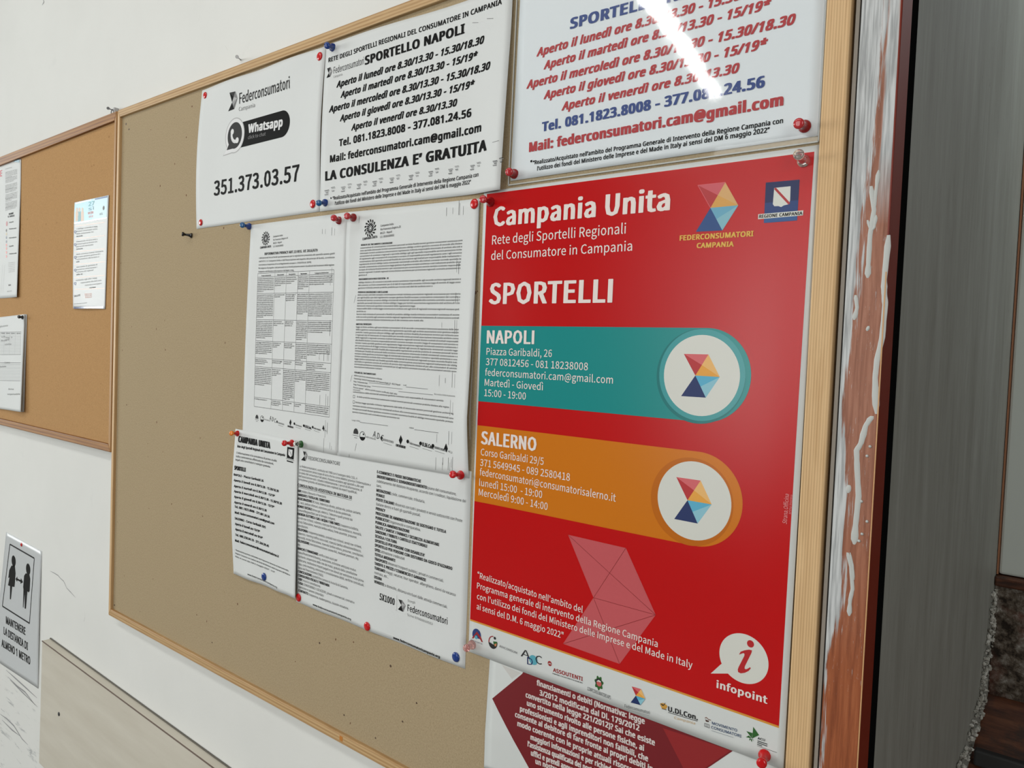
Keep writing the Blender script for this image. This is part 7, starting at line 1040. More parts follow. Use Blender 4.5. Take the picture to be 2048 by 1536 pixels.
d2.block('body_text', BODY, ['Indirizzo per le sue comunicazioni e richieste:', 'Cosmetologi: Unità di Campania APS, Via Francesco Degni, 25 – 80125 Napoli', 'Resp. Trattamento Dati', 'Resp. Protezione Dati (DPO)', 'Presso quest’ultimo potrà essere verificato dati atto'],
    (708.4, 752), (801, 765), (707, 776), 2.9, 'M', .02, [.62, 1, .31, .38, .95])
for L, R in (((738, 765.5), (780, 769.8)), ((812, 774), (856, 778.2)), ((744, 772), (805, 778.2)), ((797, 783), (866, 789.8))): d2.stroke('form_lines', GREY1, [L, R], .4, .2)
d2.text('body_text', BODY, 'mail', (807, 771.5), (813, 772), 2.9, 'M'); d2.text('body_text', BODY, 'Ricevuta e letta la presente', (868.8, 789.5), (910.5, 794), 3, 'M')
d2.text('body_text', BODY, 'informativa, ', (706.6, 781), (721, 782.5), 3, 'M')
para(d2, (706.4, 785), (887, 803), (706.4, 785), 1, 1)
para(d2, (714, 794.6), (898, 816), (714, 794.6), 1, 1)
para(d2, (711.5, 806), (907, 829), (711.5, 806), 1, 1)
para(d2, (705.8, 812.4), (907, 838.5), (704.8, 825), 3, .5)
for x, y in ((708.2, 793), (707.8, 804)):
    c = d2.at(x, y); q = .0016; d2.stroke('tick_box', GREY1, [(c[0]-q, c[1]-q), (c[0]+q, c[1]-q), (c[0]+q, c[1]+q), (c[0]-q, c[1]+q)], .4, .2, True, True)
d2.text('body_text', BODY, 'Luogo e data', (704, 841.5), (720, 843.5), 3, 'M'); d2.stroke('form_lines', GREY1, [(720, 844.5), (776, 851.6)], .45, .2)
d2.text('body_text', BODY, 'FIRMA', (819, 857), (828, 858), 3, 'M'); d2.stroke('form_lines', GREY1, [(829, 859.2), (877, 865.8)], .45, .2)
footlogos(d2, [(711.8, 866), (725, 872), (752, 874), (773, 880), (801.5, 880), (826, 887), (852, 891), (877, 896), (892, 897)], .0058)
smears_and_shade(d2, [(893.5, 415, 432), (920, 406, 430), (927, 412, 430), (918.5, 400, 430), (906, 415, 428), (914, 520, 545), (918, 525, 548), (912, 585, 606), (916, 592, 605), (910, 640, 668), (914, 640, 668), (884, 645, 655), (905, 745, 775), (910, 748, 776), (879, 750, 772), (891, 756, 766), (901, 800, 832), (906, 805, 830), (898, 862, 890), (904, 864, 888), (874, 868, 885), (897, 915, 940), (900, 925, 942), (903, 918, 935), (905.5, 914, 942), (872, 915, 940), (885, 925, 940), (886, 915, 930)], 0)
for L, R in (((712, 590.5), (708, 606)), ((704.5, 750), (701, 763)), ((713, 887), (710, 902)), ((719, 432), (718, 446)), ((698.6, 909), (698.3, 914.5))): d2.stroke('toner_and_gap_shade', GREY1, [L, R], .35, .2)
d2.stroke('copier_edge_line', GREY2, [(957.3, 408), (951, 560), (945, 735), (940.5, 880)], .5, .2)
d2.stroke('copier_edge_line#2', GREY2, [(682.5, 700), (679, 790), (675.8, 905)], .45, .2)

# 6 --- wide information sheet with two columns
d4 = sheet('paper_notice', 'white landscape sheet with two columns of help topics, hanging lowest beside the red poster', 'notice',
    [(597, 884), (943, 943), (930, 1338), (592.5, 1203)], lambda u, v: 1.2*sn(u)*sn(v)+1.3*g_(v, 1, .1)*np.sin(np.pi*3*u)**2+1.5*g_(u, 0, .05)*sn(v), .35)
hexlogo(d4, 'ribbon_logo', [(606.5, 902.5), (612, 903.5), (615.3, 911.5), (611, 922), (602.5, 920), (609.3, 912.5)], LOGO_G)
d4.text('title_text', GREY1, 'FEDERCONSUMATORI', (616.8, 919.2), (679.9, 931.2), 7, 'A', .0)
d4.block('intro_text', BODY, ['La Federconsumatori, costituita nel 1988 con il sostegno della CGIL, è', 'un’associazione senza scopo di lucro che ha come obiettivi prioritari l’informazione e', 'la tutela dei consumatori ed utenti. Possono accedere agli sportelli e alle sedi', 'dell’associazione tutti i cittadini indistintamente. I servizi di informazione, di', 'consulenza gratuita, ed assistenza sono espletati da esperti qualificati.'],
    (599.3, 934), (742, 965), (597.4, 960.3), 4.4, 'A', .0)
d4.text('list_heading_text', GREY1, 'CONSULENZA ED ASSISTENZA IN MATERIA DI', (595.8, 972.4), (703.6, 998.4), 5.6, 'A', .05)
d4.stroke('list_heading_text', GREY1, [(595.6, 974.4), (703.6, 1000.6)], .4, .3)
LL = [('ABF: Arbitro Bancario e Finanziario', 1), ('AMBIENTE | TUTELA DEL TERRITORIO', 1), ('ASSICURAZIONE: RC Auto, indennizzo diretto, polizze vita, polizze sanitarie,', 1), ('RC terzi, polizze infortuni, estinzione polizze di durata poliennale.', 0), ('BONUS SOCIALI: bonus gas, elettrico, Telecom e quelli previsti dai', 1), ('comuni/Regioni/Stato per le famiglie indigenti.', 0), ('ENERGIA ELETTRICA | GAS | ACQUA | TARI-TARES: trasparenza bolletta,', 1), ('servizi non richiesti, subentro, mancato fornitura allaccio/distacco, morosità,', 0), ('errata fatturazione, mancata tardiva voltura, fonte assorbite, prosumer,', 0), ('conciliazioni.', 0),
 ('TELEFONIA: trasparenza bolletta, contratti non richiesti, servizi non richiesti,', 1), ('subentro, roaming traffico voce e dati, mancata tardiva attivazione/distacco,', 0), ('morosità, errata fatturazione, mancata tardiva voltura, prosumer, conciliazioni.', 0), ('TELEVISIONE: esenzioni/rescissione canone RAI, mediaset premium, sky,', 1), ('etc.', 0), ('BANCHE E FINANZIARIE: verifica tassi usura per', 1), ('mutui/finanziamenti/leasing, anatocismo, estinzione anticipata mutuo', 0), ('fondiario, sospensione delle rate dei mutui, gratuità della cancellazione', 0), ('ipotecaria, restituzione importi pagati e non dovuti per estinzione mutui prima', 0), ('casa, carta revolving, estinzione e consolidamento debiti, verifiche contrattuali,', 0), ('tasso del finanziamento (TAEG).', 0), ('CONCILIAZIONI: paritetiche e presso le Autorità di Garanzia.', 1), ('CONSULENZA FISCALE E TRIBUTARIA', 1), ('CRIF: ricorsi e cancellazione.', 1), ('CASA: CONDOMINIO | LOCAZIONI: privati e commerciali, contratti e', 1), ('ripetizione e canone concordato', 0), ('CONTRATTI: trasparenza, inadempienza, clausole vessatorie.', 1)]
RLn = [('E-COMMERCE E FRODI INFORMATICHE', 1), ('INDEBITAMENTO E SOVRAINDEBITAMENTO: piano del consumatore,', 1), ('indebitamento del debitore incapiente, accordo con i creditori, liquidazione dei', 0), ('beni.', 0), ('MEDIAZIONE: civile, commerciale, tributaria.', 1), ('PENALE', 1), ('POSTE ITALIANE: disservizi con tutti i prodotti e servizi sottoscritti con Poste', 1), ('Italiane dentro e fuori gli sportelli postali.', 0), ('PRIVACY', 1), ('PROCEDURE DI AMMINISTRAZIONE DI SOSTEGNO E TUTELA', 1), ("PUBBLICITA': ingannevole e comparativa.", 1), ('PUBBLICA AMMINISTRAZIONE', 1), ("SALUTE | SANITA' | FARMACI | SICUREZZA ALIMENTARE", 1), ('SANZIONI | TRIBUTI | CARTELLE ESATTORIALI', 1), ('SCUOLA | CULTURA', 1), ("SPORTELLO PER PERSONE CON DISABILITA'", 1), ("SPORTELLO PER PERSONE CON DISTURBO DA GIOCO D'AZZARDO", 1), ('SPID: attivazione credenziali', 1), ('TUTELA MIGRANTI', 1), ('TRASPORTI: disservizi trasporti pubblici, privati e commerciali.', 1), ('TARIFFE E PREZZI | COMMERCIO E GARANZIE', 1), ('TURISMO: viaggi, vacanze, tour operator, alberghiero, danni da vacanza', 1), ('rovinata, etc...', 0), ('USURA', 1), ('VENDITE: a domicilio, distanza e/o fuori dalle attività commerciali.', 1)]
def topics(s, L, first, right, last, cap, wc):
    a_, b_, c_ = s.at(*first), s.at(*right), s.at(*last); W_ = np.linalg.norm(b_-a_); e1 = (b_-a_)/W_; n = len(L)
    cm = np.linalg.norm(s.at(first[0], first[1]-cap)-a_)
    for i, (t, b0) in enumerate(L):
        t = t.replace('|', '/'); p = a_+(c_-a_)*(i/(n-1)); sc = cm/1000*wc
        if b0 and ':' in t:
            h, rest = t.split(':', 1); w1 = line_mesh(h+':', 'A')[2]*sc; w2 = line_mesh(rest.strip(), 'A')[2]*sc*.95
            s.line('topic_heading_text', GREY1, h+':', p, p+e1*w1, cm, 'A', .075); q = p+e1*(w1+.0014); s.line('topic_text', BODY, rest.strip(), q, q+e1*w2, cm, 'A')
        else:
            w1 = line_mesh(t, 'A')[2]*sc*(1 if b0 else .95); s.line('topic_heading_text' if b0 else 'topic_text', GREY1 if b0 else BODY, t, p, p+e1*w1, cm, 'A', .075 if b0 else 0)
topics(d4, LL, (595.8, 983.4), (744, 1018), (597.4, 1182.6), 4.6, .89)
topics(d4, RLn, (754.5, 946), (900, 978), (748.8, 1165.2), 5.4, .91)
d4.text('web_address_text', BLACK, 'www.federconsumatoricampania.org', (625.8, 1210.2), (702, 1240.4), 3.6, 'A', .05)
d4.text('web_address_text', BLACK, 'www.federconsumatoricampania.org', (786.8, 1277), (879.7, 1316), 4.2, 'A', .08)
d4.text('campaign_text', BLACK, '5X1000', (759.2, 1199), (789, 1210.4), 13, 'M', .03)
d4.stroke('campaign_text', GREY3, [(794, 1190), (793, 1222)], .35, .2)
hexlogo(d4, 'ribbon_logo', [(797.2, 1198.5), (804.3, 1200.5), (811.3, 1211), (806.5, 1223.5), (796.3, 1218.6), (803, 1210.5)], LOGO_G)
d4.text('campaign_small_text', GREY2, 'Scegli', (815.8, 1203), (830.2, 1207.4), 4.4, 'A'); d4.text('campaign_small_text', GREY2, 'Scrivi 97060650583', (814.7, 1231.2), (865.3, 1250.3), 4.6, 'A')
d4.text('campaign_text', BLACK, 'Federconsumatori', (815.2, 1221.6), (894.8, 1249.2), 13, 'M', .01)

# 7 --- narrow leaflet at the lower left
d3 = sheet('leaflet', 'narrow white portrait leaflet with black desk addresses, lower left of the notices', 'leaflet',
    [(471, 857.5), (595.5, 881.3), (590.2, 1197.5), (467, 1147)], lambda u, v: 5.5*g_(u, 0, .22)*sn(v*.9+.05)**1.5+3.2*g_(u, 1, .10)*np.clip(v*1.2-.2, 0, 1)+2.0*g_(v, 1, .12)*np.sin(np.pi*2*u)**2, 2.0)
d3.text('title_text', BLACK, 'CAMPANIA UNITA', (477.2, 883.6), (539.9, 896.6), 11.5, 'A', .12)
d3.text('subtitle_text', BLACK, 'Rete degli Sportelli Regionali del Consumatore in Campania', (475, 894.5), (570, 912.5), 4.6, 'A', .06)
d3.block('intro_text', BODY, ['L’informazione e la consulenza di primo studio', 'sulla controversia effettuata da consulenti,', 'legali e/o conciliatori è sempre gratuita.'], (473.2, 907), (553.6, 923.6), (471.3, 920.7), 3.8, 'A', .02, [1, .93, .86])
d3.text('title_text', BLACK, 'SPORTELLI', (469, 938.9), (491.2, 943.2), 7.5, 'A', .09)
for t, L, R in (('NAPOLI - Piazza Garibaldi 26', (467.8, 950.8), (527, 963.8)), ('Aperto il lunedì ore 8.30/13.30 - 15.30/18.30', (467.9, 961.8), (557.2, 984.4)), ('Aperto il martedì ore 8.30/13.30 - 15/19*', (468.3, 973.6), (549.8, 994)), ('Aperto il mercoledì ore 8.30/13.30 - 15.30/18.30', (468.6, 984), (563.5, 1009.4)), ('Aperto il giovedì ore 8.30/13.30 - 15/19*', (468.7, 995), (548.6, 1016)), ('Aperto il venerdì ore 8.30/13.30', (469, 1006), (533, 1023.2)), ('Tel. 081.1823.8008 - 377.081.24.56', (469.6, 1014.8), (539, 1035.6)), ('Mail: federconsumatori.cam@gmail.com', (470, 1026.5), (548.6, 1049.2)),
    ('SALERNO - Corso Garibaldi 29/5', (470, 1038.2), (531.3, 1056.8)), ('Aperto il lunedì ore 15/19*', (470.5, 1049.2), (519.8, 1065)), ('Aperto il mercoledì ore 9/14*', (471, 1060), (525.4, 1078)), ('Tel. 089.258.04.18 - 371.564.99.45', (471, 1071), (537.7, 1094.4)), ('Mail: federconsumatori@consumatorisalerno.it', (470.6, 1082.5), (557.4, 1115))):
    d3.text('address_text', BLACK, t, L, R, 4.2, 'A', .08)
d3.block('footnote_text', BODY, ['“Realizzato/Acquistato nell’ambito del Programma Generale di Intervento della', 'Regione Campania con l’utilizzo dei fondi del Ministero delle Imprese e del Made in', 'Italy ai sensi del DM 6 maggio 2022” - CUP'], (471.3, 1101), (577, 1143), (471, 1113.6), 2.6, 'A', .03, [1, 1.04, .76])
d3.text('web_address_text', BODY, 'www.federconsumatoricampania.org', (495.2, 1149.6), (554.2, 1176.4), 3.4, 'A', .03)
d3.poly('emblem', BLACK, [(574.8, 893.5), (588.8, 896.3), (587.4, 919.2), (573.8, 915.5)], .2)
d3.poly('emblem', WPR, [(577.3, 898.2), (585.4, 899.8), (584.8, 911.5), (581, 914.3), (576.9, 909)], .25); d3.stroke('emblem', BLACK, [(578, 899), (584.5, 912)], .7, .3)
d3.text('emblem', GREY1, 'REGIONE CAMPANIA', (572, 917.8), (588.8, 922.6), 2.4, 'A'); d3.stroke('emblem', BLACK, [(573.8, 921.4), (586.5, 925)], 1.6, .25)
# 8 --- dark red sheet under the poster, only its upper part in view
p2 = sheet('poster', 'sheet with a dark red angular field and white text, half hidden under the red poster', 'poster',
    [(981, 1285), (1560, 1480), (1550, 1700), (968, 1535)], lambda u, v: 5.0*g_(u, 0, .16)*np.clip(v*1.6-.15, 0, 1)+.5*sn(u), .4, 0, POSTER_W)
MAR = ink((112, 16, 24)); MAR2 = ink((140, 28, 30)); MAR3 = ink((126, 22, 27))
q = [p2.at(*p) for p in ((1044.5, 1347.5), (984.5, 1397), (1058, 1536), (1415.3, 1536), (1465.3, 1502))]
up = np.array((0, .012)); d_ = q[4]-q[3]
p2.poly('red_field', MAR, [q[0]+np.array((.006, .012)), q[0], q[1], q[2], q[2]+(q[2]-q[1])*.25, q[3]-d_*.5, q[4], q[4]+up], .12, True)
p2.poly('red_facet', MAR2, [(1326, 1456), (1462, 1500.5), (1378, 1558)], .18)
p2.poly('pale_facet', ink((196, 194, 190)), [(1003, 1329), (1042, 1346), (1024, 1358)], .12)
WT = ink((214, 204, 200))
for t, L, R in (('finanziamenti o debiti (Normativa: legge', (1074, 1370), (1289, 1447.7)), ('3/2012 modificata dal Dl. 179/2012', (1079.9, 1390), (1278.5, 1461.4)),
    ('convertito nella legge 221/2012)? Sai che esiste', (1052, 1393.9), (1309.4, 1490.7)), ('uno strumento rivolto alle persone fisiche, ai', (1054.4, 1410.5), (1287.6, 1501.3)),
    ('professionisti e agli imprenditori non fallibili, che', (1040.5, 1421.7), (1295.7, 1522.5)), ('consente al debitore di fare fronte ai propri debiti in', (1030.8, 1433.2), (1305, 1543)),
    ('modo coerente con le proprie attuali risorse,', (1035.4, 1451.4), (1268, 1546)), ('maggiori informazioni e per richiedere', (1061.7, 1478.6), (1238, 1550)),
    ('l’assistenza qualificata dei nostri', (1056, 1492.3), (1190, 1547)), ('uffici e prendi appuntamento', (1062.6, 1510.4), (1185, 1560)), ('un nostro sportello', (1071.7, 1527), (1160, 1562))):
    p2.text('paragraph_text', WT, t, L, R, 10.2, 'A', .07, 0, .3)

# 9 --- the big red poster
po = sheet('poster', 'large glossy red poster with a teal band and an orange band', 'poster',
    [(968, 384), (1641.6, 289), (1567, 1540), (937, 1303)],
    lambda u, v: .9*sn(u)*sn(v)+.8*np.sin(5.2*u+1.5*v)*np.sin(7*v+2*u)*sn(u)*sn(v)+1.6*g_(u, 1, .05)*sn(v)+.8*g_(u, 0, .04)*sn(v), 1.5, 0, POSTER_W, 50, 60)
PR, PT, POr = gloss_ink('poster_red', (184, 16, 18)), gloss_ink('poster_teal', (30, 134, 132)), gloss_ink('poster_orange', (200, 114, 24))
PTD, PTL, POD, POL = gloss_ink('poster_dark_teal', (24, 112, 112)), gloss_ink('poster_pale_teal', (62, 148, 150)), gloss_ink('poster_dark_orange', (184, 100, 20)), None
PW = ink((208, 208, 200), .35, .45); PWT = ink((226, 214, 208), .35, .45)
red = [(973.9, 388.2), (1628.8, 303.3), (1558, 1452), (940.2, 1238)]
RQ = [po.at(*p) for p in red]
po.poly('red_field', PR, RQ, .10, True, .015)
th = .0017; po.poly('gold_rule', ink((206, 142, 50)), [RQ[3], RQ[2], RQ[2]-np.array((0, th)), RQ[3]-np.array((0, th))], .14, True)
po.text('title_text', PWT, 'Campania Unita', (988.6, 452.3), (1337.3, 419.6), 36.5, 'M', .07, 0, .4)
po.text('subtitle_text', PWT, 'Rete degli Sportelli Regionali', (984.6, 489.3), (1251.7, 467), 17.8, 'M', .008, 0, .4)
po.text('subtitle_text', PWT, 'del Consumatore in Campania', (982.6, 520.2), (1264.4, 501.4), 17, 'M', .008, 0, .4)
po.text('heading_text', PWT, 'SPORTELLI', (980, 607.6), (1222.4, 604.3), 40, 'M', .065, 0, .4)
hexlogo(po, 'ribbon_logo', [(1396, 370.6), (1451, 364.8), (1476.8, 410.7), (1445, 461), (1392, 463.6), (1421.2, 415.8)],
    [ink((196, 84, 92)), ink((172, 40, 44)), ink((206, 160, 104)), ink((206, 152, 74)), ink((100, 160, 184)), ink((126, 176, 188)), ink((32, 70, 124))])
po.stroke('ribbon_logo', ink((206, 90, 96)), [(1396, 370.6), (1421.2, 415.8)], .5, .42); po.stroke('ribbon_logo', ink((206, 90, 96)), [(1396, 370.6), (1451, 364.8)], .5, .42)
GOLD = ink((216, 172, 72))
po.text('logo_text', GOLD, 'FEDERCONSUMATORI', (1360.2, 481), (1506.2, 472.3), 9.6, 'A', .075, 0, .4)
po.text('logo_text', GOLD, 'CAMPANIA', (1394.2, 496), (1467, 492.8), 9.4, 'A', .075, 0, .4)
po.poly('region_emblem', ink((22, 34, 80)), [(1531.9, 365.3), (1599.5, 359.3), (1594.4, 441), (1527.9, 446.2)], .3)
po.poly('region_emblem', ink((34, 58, 112)), [(1530, 406), (1597, 400.5), (1594.4, 441), (1527.9, 446.2)], .33)
po.poly('region_emblem', ink((46, 84, 138)), [(1528.8, 427), (1595.6, 421.6), (1594.4, 441), (1527.9, 446.2)], .36)
po.poly('region_emblem', PW, [(1548.8, 376), (1581.6, 372.6), (1580.6, 401), (1577.8, 408.6), (1568, 411), (1562.5, 414.3), (1557, 412.3), (1549, 412.6), (1546, 408.5)], .4)
po.poly('region_emblem', ink((168, 40, 44)), [(1549.5, 375.8), (1552.8, 376), (1580.8, 406), (1577.4, 409.5), (1549, 379)], .44)
po.poly('emblem_banner', PW, [(1516.9, 428.6), (1607.1, 420.9), (1606.2, 430.9), (1516.4, 438.6)], .44)
po.text('emblem_banner_text', BLACK, 'REGIONE CAMPANIA', (1518.8, 436.3), (1604.8, 429.6), 6.2, 'A', .05, 0, .5)
def band(tl_, bl_, right, m, name, wc, wr, ringc, ringr, m2, m3):
    a_, b_ = po.at(*tl_), po.at(*bl_); r = (a_[1]-b_[1])/2; zc = (a_[1]+b_[1])/2; xr_ = po.at(*right)[0]; c_ = xr_-r
    x0_ = RQ[0][0]+(RQ[3][0]-RQ[0][0])*(RQ[0][1]-zc)/(RQ[0][1]-RQ[3][1])
    po.poly(name, m, [(x0_, zc-r), (c_, zc-r)]+[(c_+r*math.cos(t), zc+r*math.sin(t)) for t in np.linspace(-math.pi/2, math.pi/2, 40)[1:-1]]+[(c_, zc+r), (x0_, zc+r)], .18, True)
    cw = po.at(*wc); rw = (po.at(wc[0]+wr, wc[1])[0]-po.at(wc[0]-wr, wc[1])[0])/2
    cr = po.at(*ringc); rr_ = (po.at(ringc[0]+ringr, ringc[1])[0]-po.at(ringc[0]-ringr, ringc[1])[0])/2
    po.disc(name+'_shadow_ring', m3, (cr[0]-.0012, cr[1]-.0012), rr_*1.035, .22, 64, 1, True)
    po.disc(name+'_ring', m2, cr, rr_, .26, 64, 1, True)
    po.disc('white_circle#'+name, PW, cw, rw, .32, 64, 1, True)
band((961.9, 651.5), (953.2, 802), (1502.5, 752.5), PT, 'teal_band', (1401.6, 751), 76, (1401.5, 750), 86, PTL, PTD)
band((951.3, 850), (943.8, 1001), (1485.3, 1011.5), POr, 'orange_band', (1386.9, 1001.5), 74, (1384, 1001), 80, POD, POD)
hexlogo(po, 'ribbon_logo#2', [(1368.1, 707.8), (1417.2, 708.8), (1440, 754), (1411.9, 795.3), (1362.5, 792.2), (1391, 751)], LOGO_C)
hexlogo(po, 'ribbon_logo#3', [(1353, 954), (1401.6, 961), (1423.8, 1008.8), (1395.6, 1047), (1348.8, 1037.8), (1375.3, 1000.3)], LOGO_C)
for t, L, R, c_, b_ in (('NAPOLI', (975, 686.3), (1067.5, 687.8), 25, .065), ('Piazza Garibaldi, 26', (973.4, 709.4), (1104, 714), 13.6, .008), ('377 0812456 - 081 18238008', (972.2, 730), (1176, 740.6), 13.6, .008),
    ('federconsumatori.cam@gmail.com', (970.6, 751), (1226, 767.3), 13.6, .008), ('Martedì - Giovedì', (969.7, 771.3), (1086, 780.6), 13.6, .008), ('15:00 - 19:00', (969, 792), (1051.9, 799.4), 13.6, .008)):
    po.text('naples_address_text', PWT, t, L, R, c_, 'M', b_, 0, .4)
for t, L, R, c_, b_ in (('SALERNO', (963.4, 887.5), (1071.9, 901.9), 25, .065), ('Corso Garibaldi 29/5', (961.9, 910.3), (1087.5, 930), 13.6, .008), ('371 5649945 - 089 2580418', (960.6, 931.3), (1140, 961.9), 13.6, .008),
    ('federconsumatori@consumatorisalerno.it', (959.7, 950.3), (1231.6, 1003.4), 13.6, .008), ('lunedì 15:00  - 19:00', (958.8, 971.3), (1084.4, 996.3), 13.6, .008), ('Mercoledì 9:00 - 14:00', (957.8, 990.6), (1095.3, 1020.3), 13.6, .008)):
    po.text('salerno_address_text', PWT, t, L, R, c_, 'M', b_, 0, .4)
PINK = gloss_ink('poster_pink', (190, 88, 92)); pp = [(1136.3, 1069.4), (1252, 1096), (1311.6, 1229.7), (1239.4, 1327.8), (1126.3, 1287.5), (1187.2, 1195.3)]
po.poly('pale_ribbon', PINK, pp, .2)
for i, j in ((0, 2), (1, 5), (5, 2), (5, 3), (2, 4)): po.stroke('ribbon_lines', ink((134, 24, 28)), [pp[i], pp[j]], .45, .26)
for t, L, R in (("“Realizzato/acquistato nell'ambito del", (955, 1155.3), (1165.3, 1225.6)), ('Programma generale di intervento della Regione Campania', (954.4, 1176.3), (1315.3, 1294.4)),
    ("con l'utilizzo dei fondi del Ministero delle Imprese e del Made in Italy", (954.4, 1197.5), (1384.7, 1337)), ('ai sensi del D.M. 6 maggio 2022"', (953.8, 1217.8), (1126.8, 1277.2))):
    po.text('programme_text', PWT, t, L, R, 11.6, 'M', .015, 0, .4)
ci = po.at(1487.2, 1316.9); ri = (po.at(1487.2, 1267.5)[1]-po.at(1487.2, 1366.5)[1])/2
rxi = (po.at(1537, 1322)[0]-po.at(1438, 1312)[0])/2/ri
tip, t1, t2 = po.at(1421.6, 1346.9), po.at(1442.5, 1328), po.at(1456.5, 1347)
po.disc('info_bubble', PW, ci, ri, .2, 60, rxi, True); po.poly('info_bubble', PW, [tip, t2, ci, t1], .21, True)
cI = lambda x, y: (920+x/3.2, 1060+y/3.2)
PI_ = ink((176, 24, 28))
pd = po.at(*cI(1860, 728)); po.disc('info_letter', PI_, pd, .0030, .3, 24, 1, True)
po.poly('info_letter', PI_, [cI(*p) for p in ((1786, 797), (1797, 778), (1822, 769), (1852, 765), (1870, 770), (1866, 786), (1824, 872), (1822, 886), (1830, 891), (1842, 887), (1857, 877), (1862, 884), (1848, 901), (1825, 913), (1798, 917), (1781, 909), (1778, 893), (1784, 876), (1820, 806), (1822, 793), (1815, 787), (1800, 792))], .3)
po.text('info_text', PWT, 'infopoint', (1434, 1375), (1534, 1407), 14.5, 'M', .07, 0, .4)
po.text('printer_text', ink((214, 150, 150)), 'Strana.Officina', (1573.8, 1048.5), (1578.4, 989), .0036*1000, 'M', 0, .15, .4, True)
po.text('printer_text', ink((204, 130, 130)), 'prima impresa', (1582, 1028), (1585.5, 990), .0020*1000, 'A', 0, 0, .4, True)
# partner marks along the foot of the poster
def cs(s, part, m, c, r, off=.2, rx=1., n=28): s.disc(part, m, c, r, off, n, rx)
NAVY, MRED, GRN, CY, INKK = ink((30, 54, 110)), ink((150, 24, 24)), ink((40, 92, 36)), ink((84, 160, 176)), ink((30, 30, 32))
c = po.at(953.5, 1270); po.poly('partner_logo#1', NAVY, [(c[0]+.0062*math.cos(t), c[1]+.0068*math.sin(t)) for t in np.linspace(-.5, math.pi+.5, 26)], .2, True)
po.poly('partner_logo#1', MRED, [(944, 1276), (954, 1263), (962, 1274), (966, 1284), (963.5, 1284), (959, 1276), (953.5, 1268), (947, 1277)], .26)
cs(po, 'partner_logo#1', CY, (952.5, 1274.5), .0020, .28)
po.poly('partner_logo#1', PW, [(941, 1276.5), (965, 1286.5), (966.5, 1290), (941.5, 1280)], .3); po.text('partner_text#1', ink((60, 76, 110)), 'LEGACONSUMATORI', (941.5, 1280), (965, 1289.5), 2.6, 'A', .03)
c = po.at(986, 1284.7); k = .0062; po.poly('partner_logo#2', MRED, [(c[0]+k*math.cos(t), c[1]+k*1.1*math.sin(t)) for t in np.linspace(1.5, 3.5, 14)]+[(c[0]+k*.8*math.cos(t), c[1]+k*.95*math.sin(t)) for t in np.linspace(3.5, 1.5, 14)], .2, True)
po.poly('partner_logo#2', INKK, [(c[0]+k*math.cos(t), c[1]+k*1.1*math.sin(t)) for t in np.linspace(3.3, 6.5, 20)]+[(c[0]+k*.75, c[1]+.0006), (c[0]+k*.1, c[1]-k*.35), (c[0]-k*.45, c[1]-k*.2)], .22, True)
cs(po, 'partner_logo#2', INKK, (989.8, 1276.3), .0015, .24, 1.1, 14); po.poly('partner_logo#2', GRN, [(986.5, 1282.5), (994.5, 1283.5), (994, 1290), (990, 1293.5), (987.5, 1288)], .27)
po.poly('partner_logo#2', ink((196, 120, 80)), [(988.5, 1288.5), (993.5, 1286.5), (993, 1291.5), (990.5, 1292.8)], .3)
po.text('partner_text#2', ink((80, 80, 82)), 'ADICONSUM', (998.8, 1293.8), (1034.2, 1308.2), 4.6, 'M', .0)
po.disc('partner_logo#3', CY, (1066.9, 1320), .0049, .2, 28, 1.1)
po.text('partner_text#3', INKK, 'A', (1041.7, 1311.8), (1060.5, 1318.6), 15, 'M', .0, 0, .3); po.text('partner_text#3', ink((26, 46, 96)), 'D', (1054.5, 1328), (1066, 1331.5), 14.5, 'M', .0, 0, .32); po.text('partner_text#3', INKK, 'C', (1071, 1325.5), (1084.2, 1330), 16.5, 'M', .0, 0, .34)
po.disc('partner_logo#4', MRED, (1099.7, 1327), .0025, .2, 18); po.stroke('partner_logo#4', PW, [(1097, 1328.5), (1098.6, 1325.5), (1099.8, 1328), (1101.2, 1326), (1102.5, 1329.5)], .5, .26)
po.text('partner_text#4', MRED, 'ASSOUTENTI', (1106.6, 1343), (1165.3, 1361.6), 7.4, 'A', .05); po.text('partner_text#4', INKK, 'CAMPANIA, CON NOI DIRITTI DI NOME APS', (1105, 1347.5), (1165, 1367), 2.2, 'A', .03)
c = po.at(1198, 1366); po.poly('partner_logo#5', GRN, [(c[0]+.0052*(1+.16*math.sin(7*t))*math.cos(t)*.85, c[1]+.0062*(1+.16*math.sin(7*t))*math.sin(t)) for t in np.linspace(0, 6.2, 44)], .2, True)
po.disc('partner_logo#5', INKK, (c[0]-.0002, c[1]+.0006), .0036, .24, 20, .95, True); po.disc('partner_logo#5', ink((190, 90, 86)), (c[0]+.0002, c[1]-.0004), .0027, .27, 20, 1, True); po.poly('partner_logo#5', PW, [(1193, 1362.5), (1197.5, 1359.5), (1202, 1362.5), (1202, 1365), (1197, 1363)], .3)
po.text('partner_text#5', INKK, 'CONFCONSUMATORI APS', (1174.7, 1380), (1221.2, 1398.6), 7, 'A', .0)
hexlogo(po, 'partner_logo#6', [(1263.8, 1372.5), (1282.5, 1378), (1291, 1397.5), (1281.6, 1410), (1261.6, 1404.7), (1272, 1391)], LOGO_C)
po.text('partner_text#6', ink((90, 92, 92)), 'Federconsumatori', (1249.7, 1414.5), (1299.8, 1428.2), 6.4, 'M', .0); po.stroke('partner_text#6', ink((150, 150, 150)), [(1249.6, 1417.5), (1299, 1431.5)], .3, .2)
c = po.at(1327.5, 1412.5); po.poly('partner_logo#7', ink((196, 146, 60)), [(c[0]+.0030*(1+.2*math.sin(3*t))*math.cos(t)*1.1, c[1]+.0028*math.sin(t)) for t in np.linspace(0, 6.2, 26)], .2, True)
